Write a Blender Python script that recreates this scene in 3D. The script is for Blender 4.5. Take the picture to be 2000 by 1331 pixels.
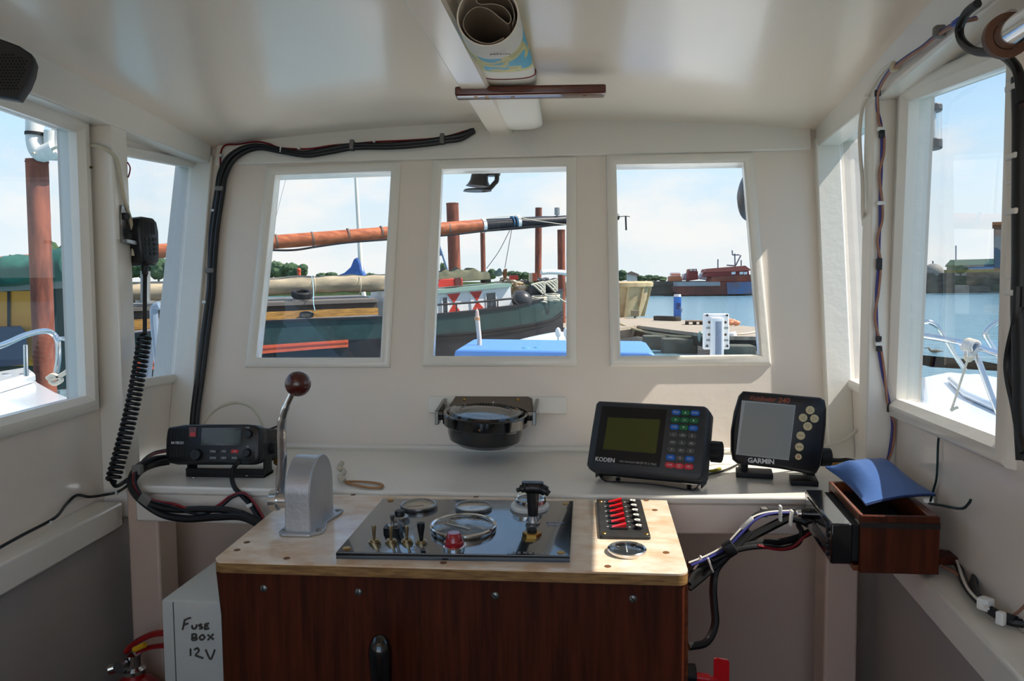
import bpy, bmesh, math, random
from math import sin, cos, pi, radians, tan, atan2, hypot
from mathutils import Vector, Matrix, geometry
V = Vector
random.seed(7)
scene = bpy.context.scene
COL = scene.collection
for o in list(bpy.data.objects):
    bpy.data.objects.remove(o)

# ------------------------------------------------------------------ camera
FPX, CX, CY = 1532.0, 1000.0, 665.5
CAM = V((0, 0, 1.5))
_a, _p, _t = radians(5.78), radians(3.87), 0.009
_f = V((-sin(_a)*cos(_p), cos(_a)*cos(_p), -sin(_p)))
_r0 = V((cos(_a), sin(_a), 0)); _u0 = _r0.cross(_f)
_r = cos(_t)*_r0 - sin(_t)*_u0; _u = sin(_t)*_r0 + cos(_t)*_u0
cd = bpy.data.cameras.new('camera'); cam = bpy.data.objects.new('camera', cd); COL.objects.link(cam)
cd.sensor_width = 36; cd.lens = FPX/2000*36; cd.clip_start = 0.02; cd.clip_end = 3000
cam.matrix_world = Matrix(((_r.x, _u.x, -_f.x, CAM.x), (_r.y, _u.y, -_f.y, CAM.y), (_r.z, _u.z, -_f.z, CAM.z), (0, 0, 0, 1)))
scene.camera = cam

# ------------------------------------------------------------------ light
vs = scene.view_settings
scene.display_settings.display_device = 'sRGB'
vs.view_transform = 'Standard'; vs.look = 'None'; vs.gamma = 1; vs.use_curve_mapping = False; vs.exposure = 0.42
SUN_DIR = V((1, 0.09, 1.21)).normalized()
SUN_STRENGTH, SKY_STRENGTH = 13.5, 2.4
sd = bpy.data.lights.new('sun', 'SUN'); sun = bpy.data.objects.new('sun', sd); COL.objects.link(sun)
sd.energy = SUN_STRENGTH; sd.angle = radians(0.55); sd.color = (1, .955, .88)
sun.rotation_euler = SUN_DIR.to_track_quat('Z', 'Y').to_euler(); sun.location = (5, 1, 9)

world = bpy.data.worlds.new('sky'); scene.world = world; world.use_nodes = True
nt = world.node_tree; nt.nodes.clear(); N = nt.nodes.new; L = nt.links.new
out = N('ShaderNodeOutputWorld'); bg = N('ShaderNodeBackground'); tc = N('ShaderNodeTexCoord')
sep = N('ShaderNodeSeparateXYZ'); L(tc.outputs['Generated'], sep.inputs[0])
ramp = N('ShaderNodeValToRGB'); L(sep.outputs['Z'], ramp.inputs[0])
el = ramp.color_ramp.elements
el[0].position = 0.0; el[0].color = (.66, .73, .77, 1)
el[1].position = .9; el[1].color = (.26, .40, .64, 1)
for pos_, c_ in ((.09, (.60, .71, .79, 1)), (.18, (.47, .69, .90, 1)), (.29, (.24, .46, .80, 1)), (.6, (.26, .44, .72, 1))):
    e_ = el.new(pos_); e_.color = c_
mp = N('ShaderNodeMapping'); mp.inputs['Scale'].default_value = (1.0, 1.0, 2.3); mp.inputs['Location'].default_value = (1.3, 2.6, .9)
L(tc.outputs['Generated'], mp.inputs[0])
nz = N('ShaderNodeTexNoise'); nz.inputs['Scale'].default_value = 4.2; nz.inputs['Detail'].default_value = 9; nz.inputs['Roughness'].default_value = .58
L(mp.outputs[0], nz.inputs[0])
cr = N('ShaderNodeValToRGB'); L(nz.outputs[0], cr.inputs[0])
cr.color_ramp.elements[0].position = .45; cr.color_ramp.elements[0].color = (0, 0, 0, 1)
cr.color_ramp.elements[1].position = .60; cr.color_ramp.elements[1].color = (1, 1, 1, 1)
mx_ = N('ShaderNodeMixRGB'); 
cf = N('ShaderNodeValToRGB'); L(sep.outputs['Z'], cf.inputs[0]); cf.color_ramp.elements[0].position = .15; cf.color_ramp.elements[0].color = (1, 1, 1, 1); cf.color_ramp.elements[1].position = .28; cf.color_ramp.elements[1].color = (.22, .22, .22, 1)
cm_ = N('ShaderNodeMath'); cm_.operation = 'MULTIPLY'; L(cr.outputs[0], cm_.inputs[0]); L(cf.outputs[0], cm_.inputs[1])
L(cm_.outputs[0], mx_.inputs[0]); L(ramp.outputs[0], mx_.inputs[1]); mx_.inputs[2].default_value = (.74, .76, .775, 1)
L(mx_.outputs[0], bg.inputs[0]); bg.inputs[1].default_value = SKY_STRENGTH; L(bg.outputs[0], out.inputs[0])

# ------------------------------------------------------------------ helpers
def ray(px, py): return _f + _r*((px-CX)/FPX) - _u*((py-CY)/FPX)
def on(px, py, n, o):
    d = ray(px, py); n = V(n); return CAM + d*(((V(o)-CAM).dot(n))/d.dot(n))
def az(px, py, z): return on(px, py, (0, 0, 1), (0, 0, z))
def ay(px, py, y): return on(px, py, (0, 1, 0), (0, y, 0))
def ad(px, py, d): return CAM + ray(px, py)*d
def px_of(p):
    d = V(p)-CAM; z = d.dot(_f); return CX+FPX*d.dot(_r)/z, CY-FPX*d.dot(_u)/z

def lin(c):
    c = c/255.0
    return c/12.92 if c <= .04045 else ((c+.055)/1.055)**2.4
def rgb(r, g, b): return (lin(r), lin(g), lin(b), 1)

MATS = {}
def mat(name, col, rough=.5, metal=0., coat=0., bump=0., bscale=40., var=0., vscale=6., col2=None, stretch=None, trans=0., emit=0., ior=1.45, coat_r=.08, spec=None, detail=4):
    if name in MATS: return MATS[name]
    m = bpy.data.materials.new(name); m.use_nodes = True
    t = m.node_tree; b = t.nodes['Principled BSDF']
    b.inputs['Base Color'].default_value = col; b.inputs['Roughness'].default_value = rough; b.inputs['Metallic'].default_value = metal
    b.inputs['Coat Weight'].default_value = coat; b.inputs['Coat Roughness'].default_value = coat_r; b.inputs['IOR'].default_value = ior
    b.inputs['Transmission Weight'].default_value = trans
    if spec is not None: b.inputs['Specular IOR Level'].default_value = spec
    if emit: b.inputs['Emission Color'].default_value = col; b.inputs['Emission Strength'].default_value = emit
    tc = t.nodes.new('ShaderNodeTexCoord'); src = tc.outputs['Object']
    if stretch:
        mp = t.nodes.new('ShaderNodeMapping'); mp.inputs['Scale'].default_value = stretch
        t.links.new(src, mp.inputs[0]); src = mp.outputs[0]
    if var or col2:
        n = t.nodes.new('ShaderNodeTexNoise'); n.inputs['Scale'].default_value = vscale; n.inputs['Detail'].default_value = detail; n.inputs['Roughness'].default_value = .6
        t.links.new(src, n.inputs[0])
        r = t.nodes.new('ShaderNodeValToRGB'); t.links.new(n.outputs[0], r.inputs[0])
        c2 = col2 or tuple(max(0, c*(1-var)) for c in col[:3])+(1,)
        r.color_ramp.elements[0].position = .36; r.color_ramp.elements[0].color = c2
        r.color_ramp.elements[1].position = .64; r.color_ramp.elements[1].color = col
        t.links.new(r.outputs[0], b.inputs['Base Color'])
    if bump:
        n = t.nodes.new('ShaderNodeTexNoise'); n.inputs['Scale'].default_value = bscale; n.inputs['Detail'].default_value = 3
        t.links.new(src, n.inputs[0])
        bp = t.nodes.new('ShaderNodeBump'); bp.inputs['Strength'].default_value = bump; bp.inputs['Distance'].default_value = .004
        t.links.new(n.outputs[0], bp.inputs['Height']); t.links.new(bp.outputs[0], b.inputs['Normal'])
    MATS[name] = m; return m

def glass_mat(name, tint=(.97, .99, 1, 1), refl=1.0):
    m = bpy.data.materials.new(name); m.use_nodes = True; t = m.node_tree; t.nodes.clear()
    o = t.nodes.new('ShaderNodeOutputMaterial'); mix = t.nodes.new('ShaderNodeMixShader'); tr = t.nodes.new('ShaderNodeBsdfTransparent'); gl = t.nodes.new('ShaderNodeBsdfGlossy')
    lw = t.nodes.new('ShaderNodeLayerWeight'); lw.inputs[0].default_value = .5
    pw = t.nodes.new('ShaderNodeMath'); pw.operation = 'POWER'; pw.inputs[1].default_value = 5; t.links.new(lw.outputs['Facing'], pw.inputs[0])
    ml = t.nodes.new('ShaderNodeMath'); ml.operation = 'MULTIPLY_ADD'; ml.inputs[1].default_value = .8*refl; ml.inputs[2].default_value = .06*refl
    t.links.new(pw.outputs[0], ml.inputs[0])
    tr.inputs[0].default_value = tint; gl.inputs['Roughness'].default_value = .01
    t.links.new(ml.outputs[0], mix.inputs[0]); t.links.new(tr.outputs[0], mix.inputs[1]); t.links.new(gl.outputs[0], mix.inputs[2]); t.links.new(mix.outputs[0], o.inputs[0])
    MATS[name] = m; return m

def smooth_path(pts, n=6, closed=False):
    pts = [V(p) for p in pts]
    if len(pts) < 3: return pts
    res = []; m = len(pts); rng = range(m if closed else m-1)
    for i in rng:
        p1, p2 = pts[i], pts[(i+1) % m]
        p0 = pts[i-1] if (i > 0 or closed) else p1+(p1-p2)
        p3 = pts[(i+2) % m] if (i+2 < m or closed) else p2+(p2-p1)
        for k in range(n):
            t = k/n
            res.append(.5*((2*p1)+(p2-p0)*t+(2*p0-5*p1+4*p2-p3)*t*t+(3*p1-p0-3*p2+p3)*t**3))
    if not closed: res.append(pts[-1])
    return res

def frame(c, yaw=0, tilt=0, roll=0):
    """x right on the face, y into the thing, z up the face; angles in degrees."""
    return Matrix.Translation(V(c)) @ Matrix.Rotation(radians(yaw), 4, 'Z') @ Matrix.Rotation(radians(tilt), 4, 'X') @ Matrix.Rotation(radians(roll), 4, 'Y')
def face_px(mx, px, py, off=0):
    """where the sight line of a photo pixel meets the face y=off of a frame, in the frame's own x, z"""
    n = mx.to_3x3() @ V((0, 1, 0)); o = mx @ V((0, off, 0))
    q = mx.inverted() @ on(px, py, n, o); return q.x, q.z

WM = {}
def thing(name, label, cat, loc=(0, 0, 0), mx=None, group=None):
    o = bpy.data.objects.new(name, None); COL.objects.link(o); o.empty_display_size = .02
    M_ = mx if mx is not None else Matrix.Translation(V(loc))
    o.matrix_world = M_; WM[o] = M_.copy()
    o['label'] = label; o['category'] = cat
    if group: o['group'] = group
    return o
def tag(o, label, cat, group=None, kind=None):
    o['label'] = label; o['category'] = cat
    if group: o['group'] = group
    if kind: o['kind'] = kind
    return o
def lab(o, label): o['label'] = label; return o

class M:
    def __init__(s): s.bm = bmesh.new()
    def _x(s, vs, mx):
        if mx is not None: bmesh.ops.transform(s.bm, matrix=mx, verts=vs)
    def box(s, c, size, rot=None, bev=0, seg=2):
        r = bmesh.ops.create_cube(s.bm, size=1); vs = r['verts']
        bmesh.ops.scale(s.bm, vec=V(size), verts=vs)
        if bev:
            es = list({e for v in vs for e in v.link_edges})
            g = bmesh.ops.bevel(s.bm, geom=es, offset=bev, segments=seg, profile=.5, affect='EDGES')
            vs = list({v for f in g['faces'] for v in f.verts} | {v for v in vs if v.is_valid})
        mx = Matrix.Translation(V(c)) @ (rot.to_4x4() if rot is not None else Matrix())
        s._x(vs, mx); return s
    def cyl(s, a, b, r, r2=None, seg=20, cap=True):
        a, b = V(a), V(b); d = b-a; r2 = r if r2 is None else r2
        g = bmesh.ops.create_cone(s.bm, cap_ends=cap, segments=seg, radius1=max(r, 1e-5), radius2=max(r2, 1e-5), depth=d.length)
        s._x(g['verts'], Matrix.Translation((a+b)/2) @ d.to_track_quat('Z', 'Y').to_matrix().to_4x4()); return s
    def sph(s, c, r, sc=(1, 1, 1), seg=24, rings=14, rot=None):
        g = bmesh.ops.create_uvsphere(s.bm, u_segments=seg, v_segments=rings, radius=r)
        s._x(g['verts'], Matrix.Translation(V(c)) @ (rot.to_4x4() if rot is not None else Matrix()) @ Matrix.Diagonal((*sc, 1))); return s
    def tube(s, pts, r, seg=8, n=6, closed=False, flat=1.0):
        P = smooth_path(pts, n, closed); rings = []
        m = len(P); up = None
        for i, p in enumerate(P):
            t = (P[(i+1) % m]-P[i-1]) if closed else (P[min(i+1, m-1)]-P[max(i-1, 0)])
            if t.length < 1e-9: t = V((0, 0, 1))
            t.normalize()
            if up is None:
                up = V((0, 0, 1)) if abs(t.z) < .9 else V((0, 1, 0))
            x = up.cross(t); 
            if x.length < 1e-6: x = V((1, 0, 0)).cross(t)
            x.normalize(); up = t.cross(x).normalized()
            rr = r[min(int(i*len(r)/m), len(r)-1)] if isinstance(r, (list, tuple)) else r
            rings.append([s.bm.verts.new(p+x*rr*cos(2*pi*k/seg)+up*rr*flat*sin(2*pi*k/seg)) for k in range(seg)])
        for i in range(m if closed else m-1):
            A, B = rings[i], rings[(i+1) % m]
            for k in range(seg): s.bm.faces.new((A[k], A[(k+1) % seg], B[(k+1) % seg], B[k]))
        if not closed:
            s.bm.faces.new(rings[0][::-1]); s.bm.faces.new(rings[-1])
        return s
    def lathe(s, prof, mx=None, seg=40):
        """prof: (radius, height) pairs round +z of mx"""
        rings = []
        for r, z in prof:
            if r < 1e-6: rings.append([s.bm.verts.new((0, 0, z))])
            else: rings.append([s.bm.verts.new((r*cos(2*pi*k/seg), r*sin(2*pi*k/seg), z)) for k in range(seg)])
        for A, B in zip(rings, rings[1:]):
            for k in range(seg):
                k2 = (k+1) % seg
                f = [A[k % len(A)], A[k2 % len(A)], B[k2 % len(B)], B[k % len(B)]]
                f = list(dict.fromkeys(f))
                if len(f) > 2: s.bm.faces.new(f)
        s._x([v for R in rings for v in R], mx); return s
    def prism(s, poly, vec):
        A = [s.bm.verts.new(V(p)) for p in poly]; B = [s.bm.verts.new(V(p)+V(vec)) for p in poly]
        m = len(A)
        s.bm.faces.new(A); s.bm.faces.new(B[::-1])
        for i in range(m): s.bm.faces.new((A[i], B[i], B[(i+1) % m], A[(i+1) % m]))
        return s
    def face(s, poly):
        s.bm.faces.new([s.bm.verts.new(V(p)) for p in poly]); return s
    def rrect(s, c, w, h, r, y0, y1, seg=5, bev=0):
        """rounded rectangle in local x, z, running from y0 to y1"""
        pts = []
        for cx, cz, a0 in ((w/2-r, h/2-r, 0), (-w/2+r, h/2-r, 90), (-w/2+r, -h/2+r, 180), (w/2-r, -h/2+r, 270)):
            for k in range(seg+1):
                a = radians(a0+90*k/seg); pts.append((c[0]+cx+r*cos(a), c[1]+cz+r*sin(a)))
        return s.profile(pts, y0, y1, bev)
    def profile(s, pts, y0, y1, bev=0):
        """polygon of (x, z) extruded in y, optional chamfer on the y0 edge"""
        cx = sum(p[0] for p in pts)/len(pts); cz = sum(p[1] for p in pts)/len(pts)
        def ring(y, k=0):
            res = []
            for x, z in pts:
                d = hypot(x-cx, z-cz) or 1
                res.append(s.bm.verts.new((x-(x-cx)/d*k, y, z-(z-cz)/d*k)))
            return res
        sg = 1 if y1 > y0 else -1
        R = [ring(y0, bev), ring(y0+sg*bev*.35, bev*.35), ring(y0+sg*bev, 0), ring(y1)] if bev else [ring(y0), ring(y1)]
        s.bm.faces.new(R[0]); s.bm.faces.new(R[-1][::-1]); m = len(pts)
        for A, B in zip(R, R[1:]):
            for i in range(m): s.bm.faces.new((A[i], B[i], B[(i+1) % m], A[(i+1) % m]))
        return s
    def loft(s, rings, cap=True, closed=True):
        R = [[s.bm.verts.new(V(p)) for p in ring] for ring in rings]
        m = len(R[0])
        for A, B in zip(R, R[1:]):
            for i in range(m if closed else m-1): s.bm.faces.new((A[i], A[(i+1) % m], B[(i+1) % m], B[i]))
        if cap: s.bm.faces.new(R[0][::-1]); s.bm.faces.new(R[-1])
        return s
    def done(s, name, mtl, parent=None, world=False, angle=35, label=None, kind=None, bevel=0):
        me = bpy.data.meshes.new(name)
        bmesh.ops.recalc_face_normals(s.bm, faces=s.bm.faces[:])
        root = parent
        while root is not None and root.parent is not None: root = root.parent
        if root is not None and world: bmesh.ops.transform(s.bm, matrix=WM.get(root, Matrix()).inverted(), verts=s.bm.verts[:])
        s.bm.to_mesh(me); s.bm.free()
        if me.polygons:
            me.polygons.foreach_set('use_smooth', [True]*len(me.polygons))
            me.set_sharp_from_angle(angle=radians(angle))
        for m_ in (mtl if isinstance(mtl, (list, tuple)) else [mtl]): me.materials.append(m_)
        o = bpy.data.objects.new(name, me); COL.objects.link(o)
        if parent is not None: o.parent = parent
        if label: o['label'] = label
        if kind: o['kind'] = kind
        if bevel:
            b = o.modifiers.new('bevel', 'BEVEL'); b.width = bevel; b.segments = 2; b.limit_method = 'ANGLE'; b.angle_limit = radians(40)
        return o

def copy_tree(o, parent=None):
    c = o.copy(); COL.objects.link(c)
    if parent is not None: c.parent = parent
    for ch in list(o.children): copy_tree(ch, c)
    return c

TXT = Matrix(((1, 0, 0, 0), (0, 0, -1, 0), (0, 1, 0, 0), (0, 0, 0, 1)))
def text(s, size, mx, mtl, parent, name='lettering', shear=0, bold=0, world=False, sx=1.0):
    cu = bpy.data.curves.new(name, 'FONT'); cu.body = s; cu.size = size; cu.align_x = 'CENTER'; cu.align_y = 'CENTER'
    cu.extrude = .00012; cu.shear = shear; cu.offset = bold; cu.resolution_u = 2
    tmp = bpy.data.objects.new(name, cu); COL.objects.link(tmp)
    dg = bpy.context.evaluated_depsgraph_get(); me = bpy.data.meshes.new_from_object(tmp.evaluated_get(dg))
    bpy.data.objects.remove(tmp)
    me.transform(mx @ TXT @ Matrix.Diagonal((sx, 1, 1, 1)))
    if world and parent is not None:
        root = parent
        while root.parent is not None: root = root.parent
        me.transform(WM.get(root, Matrix()).inverted())
    me.materials.clear(); me.materials.append(mtl)
    o = bpy.data.objects.new(name, me); COL.objects.link(o)
    if parent is not None: o.parent = parent
    return o
def T(x, y, z): return Matrix.Translation((x, y, z))

# ------------------------------------------------------------------ materials
white = mat('white_gloss_paint', rgb(233, 222, 210), .32, bump=.22, bscale=28, var=.03, vscale=3, coat=.25)
ceil_m = mat('ceiling_gloss_paint', rgb(233, 220, 203), .34, bump=.35, bscale=26, var=.02, vscale=3, coat=.65, coat_r=.15, stretch=(1, .35, 1))
trim_m = mat('white_trim_paint', rgb(231, 226, 216), .28, bump=.15, bscale=60, coat=.3)
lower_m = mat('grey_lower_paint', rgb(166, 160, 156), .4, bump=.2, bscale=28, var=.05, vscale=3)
bulk_m = mat('bounce_tinted_lower_paint', rgb(204, 178, 160), .4, bump=.2, bscale=28, var=.05, vscale=3)  # dull paint; its warm tint stands in for bounce off the sunlit wood
floor_m = mat('brown_floor_paint', rgb(66, 44, 32), .6, bump=.2)
black = mat('black_plastic', rgb(20, 21, 24), .38, bump=.05, bscale=300)
black_soft = mat('black_matt_plastic', rgb(16, 16, 18), .6)
black_gloss = mat('black_gloss', rgb(8, 8, 10), .12, coat=.6)
cable_m = mat('black_cable_sheath', rgb(14, 14, 16), .45)
red_wire = mat('red_wire', rgb(120, 14, 24), .45)
blue_wire = mat('blue_wire', rgb(46, 48, 120), .45)
brown_wire = mat('brown_wire', rgb(150, 104, 84), .5)
white_wire = mat('white_wire', rgb(214, 210, 200), .5)
beige_cable = mat('beige_cable', rgb(196, 188, 166), .45)
clip_grey = mat('grey_cable_clip', rgb(112, 108, 104), .6)
clip_white = mat('white_plastic_clip', rgb(220, 220, 215), .45)
chrome = mat('chrome', rgb(215, 215, 215), .14, metal=1)
steel = mat('brushed_steel', rgb(165, 165, 165), .33, metal=1, var=.25, vscale=60)
alu = mat('painted_cast_aluminium', rgb(186, 188, 192), .36, metal=.6, bump=.12, bscale=120, var=.15, vscale=14)
brass = mat('brass', rgb(170, 130, 66), .35, metal=1)
gls = glass_mat('window_glass', (.41, .405, .395, 1), .9)  # dark tint added to hold the bright outside down against the cabin
dial_glass = glass_mat('dial_glass', (.95, .96, .96, 1), 1.6)
red_pl = mat('red_plastic', rgb(196, 16, 26), .3, coat=.3)
mahog = mat('varnished_mahogany', rgb(84, 36, 18), .5, spec=.2, col2=rgb(52, 21, 10), vscale=7, stretch=(14, 14, 1.0), detail=8)
teak = mat('varnished_teak', rgb(120, 60, 24), .35, coat=.4, col2=rgb(78, 36, 14), vscale=8, stretch=(16, 1.5, 16), detail=6)
lacquer = mat('red_brown_lacquer', rgb(92, 34, 20), .2, coat=.6, var=.25, vscale=20)
label_w = mat('white_print', rgb(205, 205, 205), .5)
# ================================================================== the wheelhouse
XC = -.19; RK = radians(15); FO = V((XC, 1.54, 1.174)); FU = V((1, 0, 0)); FV = V((0, sin(RK), cos(RK))); FN = V((0, -cos(RK), sin(RK)))
SPL = .068
def FW(px, py, off=0): return on(px, py, FN, FO+FN*off)
def fy(z): return 1.54+(z-1.174)*tan(RK)
def SP(s, px, py, off=0): return on(px, py, (1, -s*SPL, 0), (XC+s*(.69-off), 1.6, 0))
def S3(s, y, z, off=0): return V((XC+s*(.69-off+SPL*(y-1.6)), y, z))
PI_ = .045                                                  # inner face of posts, headers and ledges
def ceil_z(x, y): return 1.86-.037*((x-XC)/.64)**2+.03*(1.7-y)

def offset_poly(P, d):
    """2D polygon moved outward by d"""
    A = sum(P[i][0]*P[(i+1) % len(P)][1]-P[(i+1) % len(P)][0]*P[i][1] for i in range(len(P))); sg = 1 if A > 0 else -1
    res = []; m = len(P)
    for i in range(m):
        p0, p1, p2 = V(P[i-1]), V(P[i]), V(P[(i+1) % m])
        a = (p1-p0).normalized(); b = (p2-p1).normalized()
        na = V((a.y, -a.x))*sg; nb = V((b.y, -b.x))*sg
        k = na+nb; k = k/(1+na.dot(nb)); res.append(tuple(p1+k*d))
    return res
def panel(name, to3, outer, holes, t0, t1, mtl, parent=None, kind=None):
    """sheet with openings; to3(u, v, off) -> world"""
    m = M(); loops = [outer]+holes
    tris = geometry.tessellate_polygon([[V((p[0], p[1], 0)) for p in lp] for lp in loops])
    flat = [p for lp in loops for p in lp]
    A = [m.bm.verts.new(to3(p[0], p[1], t0)) for p in flat]; B = [m.bm.verts.new(to3(p[0], p[1], t1)) for p in flat]
    for t in tris:
        m.bm.faces.new([A[i] for i in t]); m.bm.faces.new([B[i] for i in reversed(t)])
    k = 0
    for lp in loops:
        n = len(lp)
        for i in range(n): m.bm.faces.new((A[k+i], A[k+(i+1) % n], B[k+(i+1) % n], B[k+i]))
        k += n
    return m.done(name, mtl, parent, kind=kind)
def ring(name, to3, quad, prof, mtl, parent=None, label=None):
    m = M(); R = [[m.bm.verts.new(to3(p[0], p[1], h)) for p in offset_poly(quad, d)] for d, h in prof]
    n = len(quad)
    for A, B in zip(R, R[1:]+R[:1]):
        for i in range(n): m.bm.faces.new((A[i], A[(i+1) % n], B[(i+1) % n], B[i]))
    return m.done(name, mtl, parent, label=label)

def f3(u, v, off): return FO+FU*(u-XC)+FV*v+FN*off
def fuv(px, py):
    q = FW(px, py)-FO; return (q.x+XC, q.dot(FV))
fq = [[fuv(*q) for q in w] for w in ([(535, 340), (768, 332), (747, 703), (497, 703)], [(860, 328), (1110, 323), (1110, 700), (843, 700)], [(1200, 319), (1455, 315), (1487, 697), (1208, 700)])]
panel('wall_front', f3, [(XC-.74, -.03), (XC+.74, -.03), (XC+.74, .72), (XC-.74, .72)], fq, 0, -.035, white, kind='structure')
wl = ['front window on the left, with the green barge hull and red strake behind it', 'middle front window, with the red and white shutters behind it', 'front window on the right, with the rusty ship across the water behind it']
prof_f = [(0, -.03), (-.004, -.006), (-.004, .003), (0, .007), (.004, .0085), (.012, .008), (.0165, .005), (.0175, 0), (.0175, -.004)]
def window(n, to3, quad, prof, label, glass_off):
    r = ring('window_%d' % n, to3, quad, prof, trim_m); r['kind'] = 'structure'; r['label'] = label
    g = M(); q = offset_poly(quad, .002); A = [to3(p[0], p[1], glass_off) for p in q]
    g.face(A); g.done('pane', gls, r, label='glass pane tinted to dim the outside')
    return r
for i in range(3): window(i+1, f3, fq[i], prof_f, wl[i], -.014)

def side_of(s): return lambda y, z, off: S3(s, y, z, off)
def sq(s, pts):
    r = [SP(s, *p) for p in pts]; return [(min(q.y, fy(q.z)+.012), q.z) for q in r]
LF = sq(-1, [(246, 298, .007), (373, 331, -.028), (321, 735, -.028), (266, 747, .007)])
LA = sq(-1, [(118, 254, -.028), (138, 779, -.028)])
RF = [(p[0], p[1]) for p in LF]
rf_ = sq(1, [(1635, 295, -.028), (1665, 735, -.028)])
RA = sq(1, [(1813, 190, -.0255), (1966, 112, .012), (1944, 868, .012), (1786, 786, -.0255)])
yb = .86
LAq = [(yb-.2, 1.775), (LA[0][0], LA[0][1]), (LA[1][0], LA[1][1]), (yb-.2, LA[1][1]-.006)]
RFq = [(LF[0][0]-.005, rf_[0][1]), (min(rf_[0][0], fy(rf_[0][1])+.008), rf_[0][1]), rf_[1], (LF[3][0]-.005, rf_[1][1])]
prof_s = [(0, -.03), (-.006, -.004), (-.006, .004), (0, .010), (.004, .014), (.016, .014), (.022, .010), (.024, 0), (.024, -.004)]
prof_sf = [(0, -.03), (-.005, -.004), (-.005, .004), (0, .007), (.008, .008), (.012, .006), (.013, 0), (.013, -.004)]
for s, nm, hol in ((-1, 'left', [LF, LAq]), (1, 'right', [RFq, RA])):
    zt = 1.9
    panel('wall_'+nm, side_of(s), [(-.62, 1.08), (fy(1.08)+.03, 1.08), (fy(zt)+.03, zt), (-.62, zt)], hol, 0, -.035, white, kind='structure')
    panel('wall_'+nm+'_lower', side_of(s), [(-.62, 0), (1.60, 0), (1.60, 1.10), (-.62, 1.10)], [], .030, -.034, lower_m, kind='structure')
window(4, side_of(-1), LF, prof_sf, 'narrow raked window on the left behind the hanging handset', -.012)
window(5, side_of(-1), LAq, prof_s, 'left side window with the brown mooring pile behind it', -.012)
window(6, side_of(1), RFq, prof_sf, 'narrow raked window on the right beside the wired post', -.012)
window(7, side_of(1), RA, prof_s, 'right side window with the chrome bow rail behind it', -.012)

ntrim = [0]
def trim(m, label, mtl=None):
    ntrim[0] += 1; o = m.done('trim_%d' % ntrim[0], mtl or trim_m, kind='structure', label=label); return o
HB = 1.783
post = {}
for s, nm in ((-1, 'left'), (1, 'right')):
    y0 = SP(s, 225 if s < 0 else 1701, 400, PI_).y; y1 = SP(s, 254 if s < 0 else 1684, 400, PI_).y
    if s > 0: y1 = max(y1, y0+.05)
    else: y1 = y0+.05
    post[s] = (y0, y1)
    m = M(); T3 = side_of(s)
    pl = [(-.6, HB), (fy(HB)-.012, HB), (fy(1.86)-.012, 1.87), (-.6, 1.90)]
    m.prism([T3(a, b, PI_) for a, b in pl], T3(0, 0, -.001)-T3(0, 0, PI_))
    o = trim(m, 'white header board along the top of the %s wall' % nm); b = o.modifiers.new('b', 'BEVEL'); b.width = .004; b.segments = 2
    m = M(); pl = [(y0, 1.10), (y1, 1.10), (y1, HB+.002), (y0, HB+.002)]
    m.prism([T3(a, b, PI_-.0005) for a, b in pl], T3(0, 0, -.001)-T3(0, 0, PI_))
    o = trim(m, 'white upright post between the two %s side windows' % nm); b = o.modifiers.new('b', 'BEVEL'); b.width = .003; b.segments = 2
    # raked corner post
    m = M(); zb, zt = 1.172, 1.80
    pl = [(fy(zb)-(.014 if s < 0 else .024), zb), (fy(zb)+.002, zb), (fy(zt)+.002, zt), (fy(zt)-(.014 if s < 0 else .024), zt)]
    m.prism([T3(a, b, PI_+.003) for a, b in pl], T3(0, 0, -.001)-T3(0, 0, PI_+.003))
    o = trim(m, 'white raked corner post where the front wall meets the %s wall' % nm); b = o.modifiers.new('b', 'BEVEL'); b.width = .003; b.segments = 2
    # ledge
    m = M(); zt = 1.136; zb = 1.092
    pl = [(-.6, zb), (1.262, zb), (1.262, zt), (-.6, zt)]
    m.prism([T3(a, b, PI_+.004) for a, b in pl], T3(0, 0, -.001)-T3(0, 0, PI_+.004))
    o = trim(m, 'white ledge along the %s wall' % nm); b = o.modifiers.new('b', 'BEVEL'); b.width = .004; b.segments = 2
    # lower corner post under the shelf
    m = M(); xa = T3(1.30, 0, .03).x; xb = xa-s*.075
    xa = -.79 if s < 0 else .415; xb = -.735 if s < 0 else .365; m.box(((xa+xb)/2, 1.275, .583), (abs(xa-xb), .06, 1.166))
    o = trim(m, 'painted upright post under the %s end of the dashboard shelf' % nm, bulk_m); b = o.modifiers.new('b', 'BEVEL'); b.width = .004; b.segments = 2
# header strip over the front windows
m = M(); m.prism([f3(XC-.645, .625, .006), f3(XC+.645, .625, .006), f3(XC+.645, .74, .006), f3(XC-.645, .74, .006)], FN*-.006)
o = trim(m, 'white header board over the three front windows'); b = o.modifiers.new('b', 'BEVEL'); b.width = .004; b.segments = 2
# bulkhead below the shelf
m = M(); m.box((XC, 1.405, .56), (1.36, .03, 1.12)); m.done('wall_front_lower', bulk_m, kind='structure')
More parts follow.
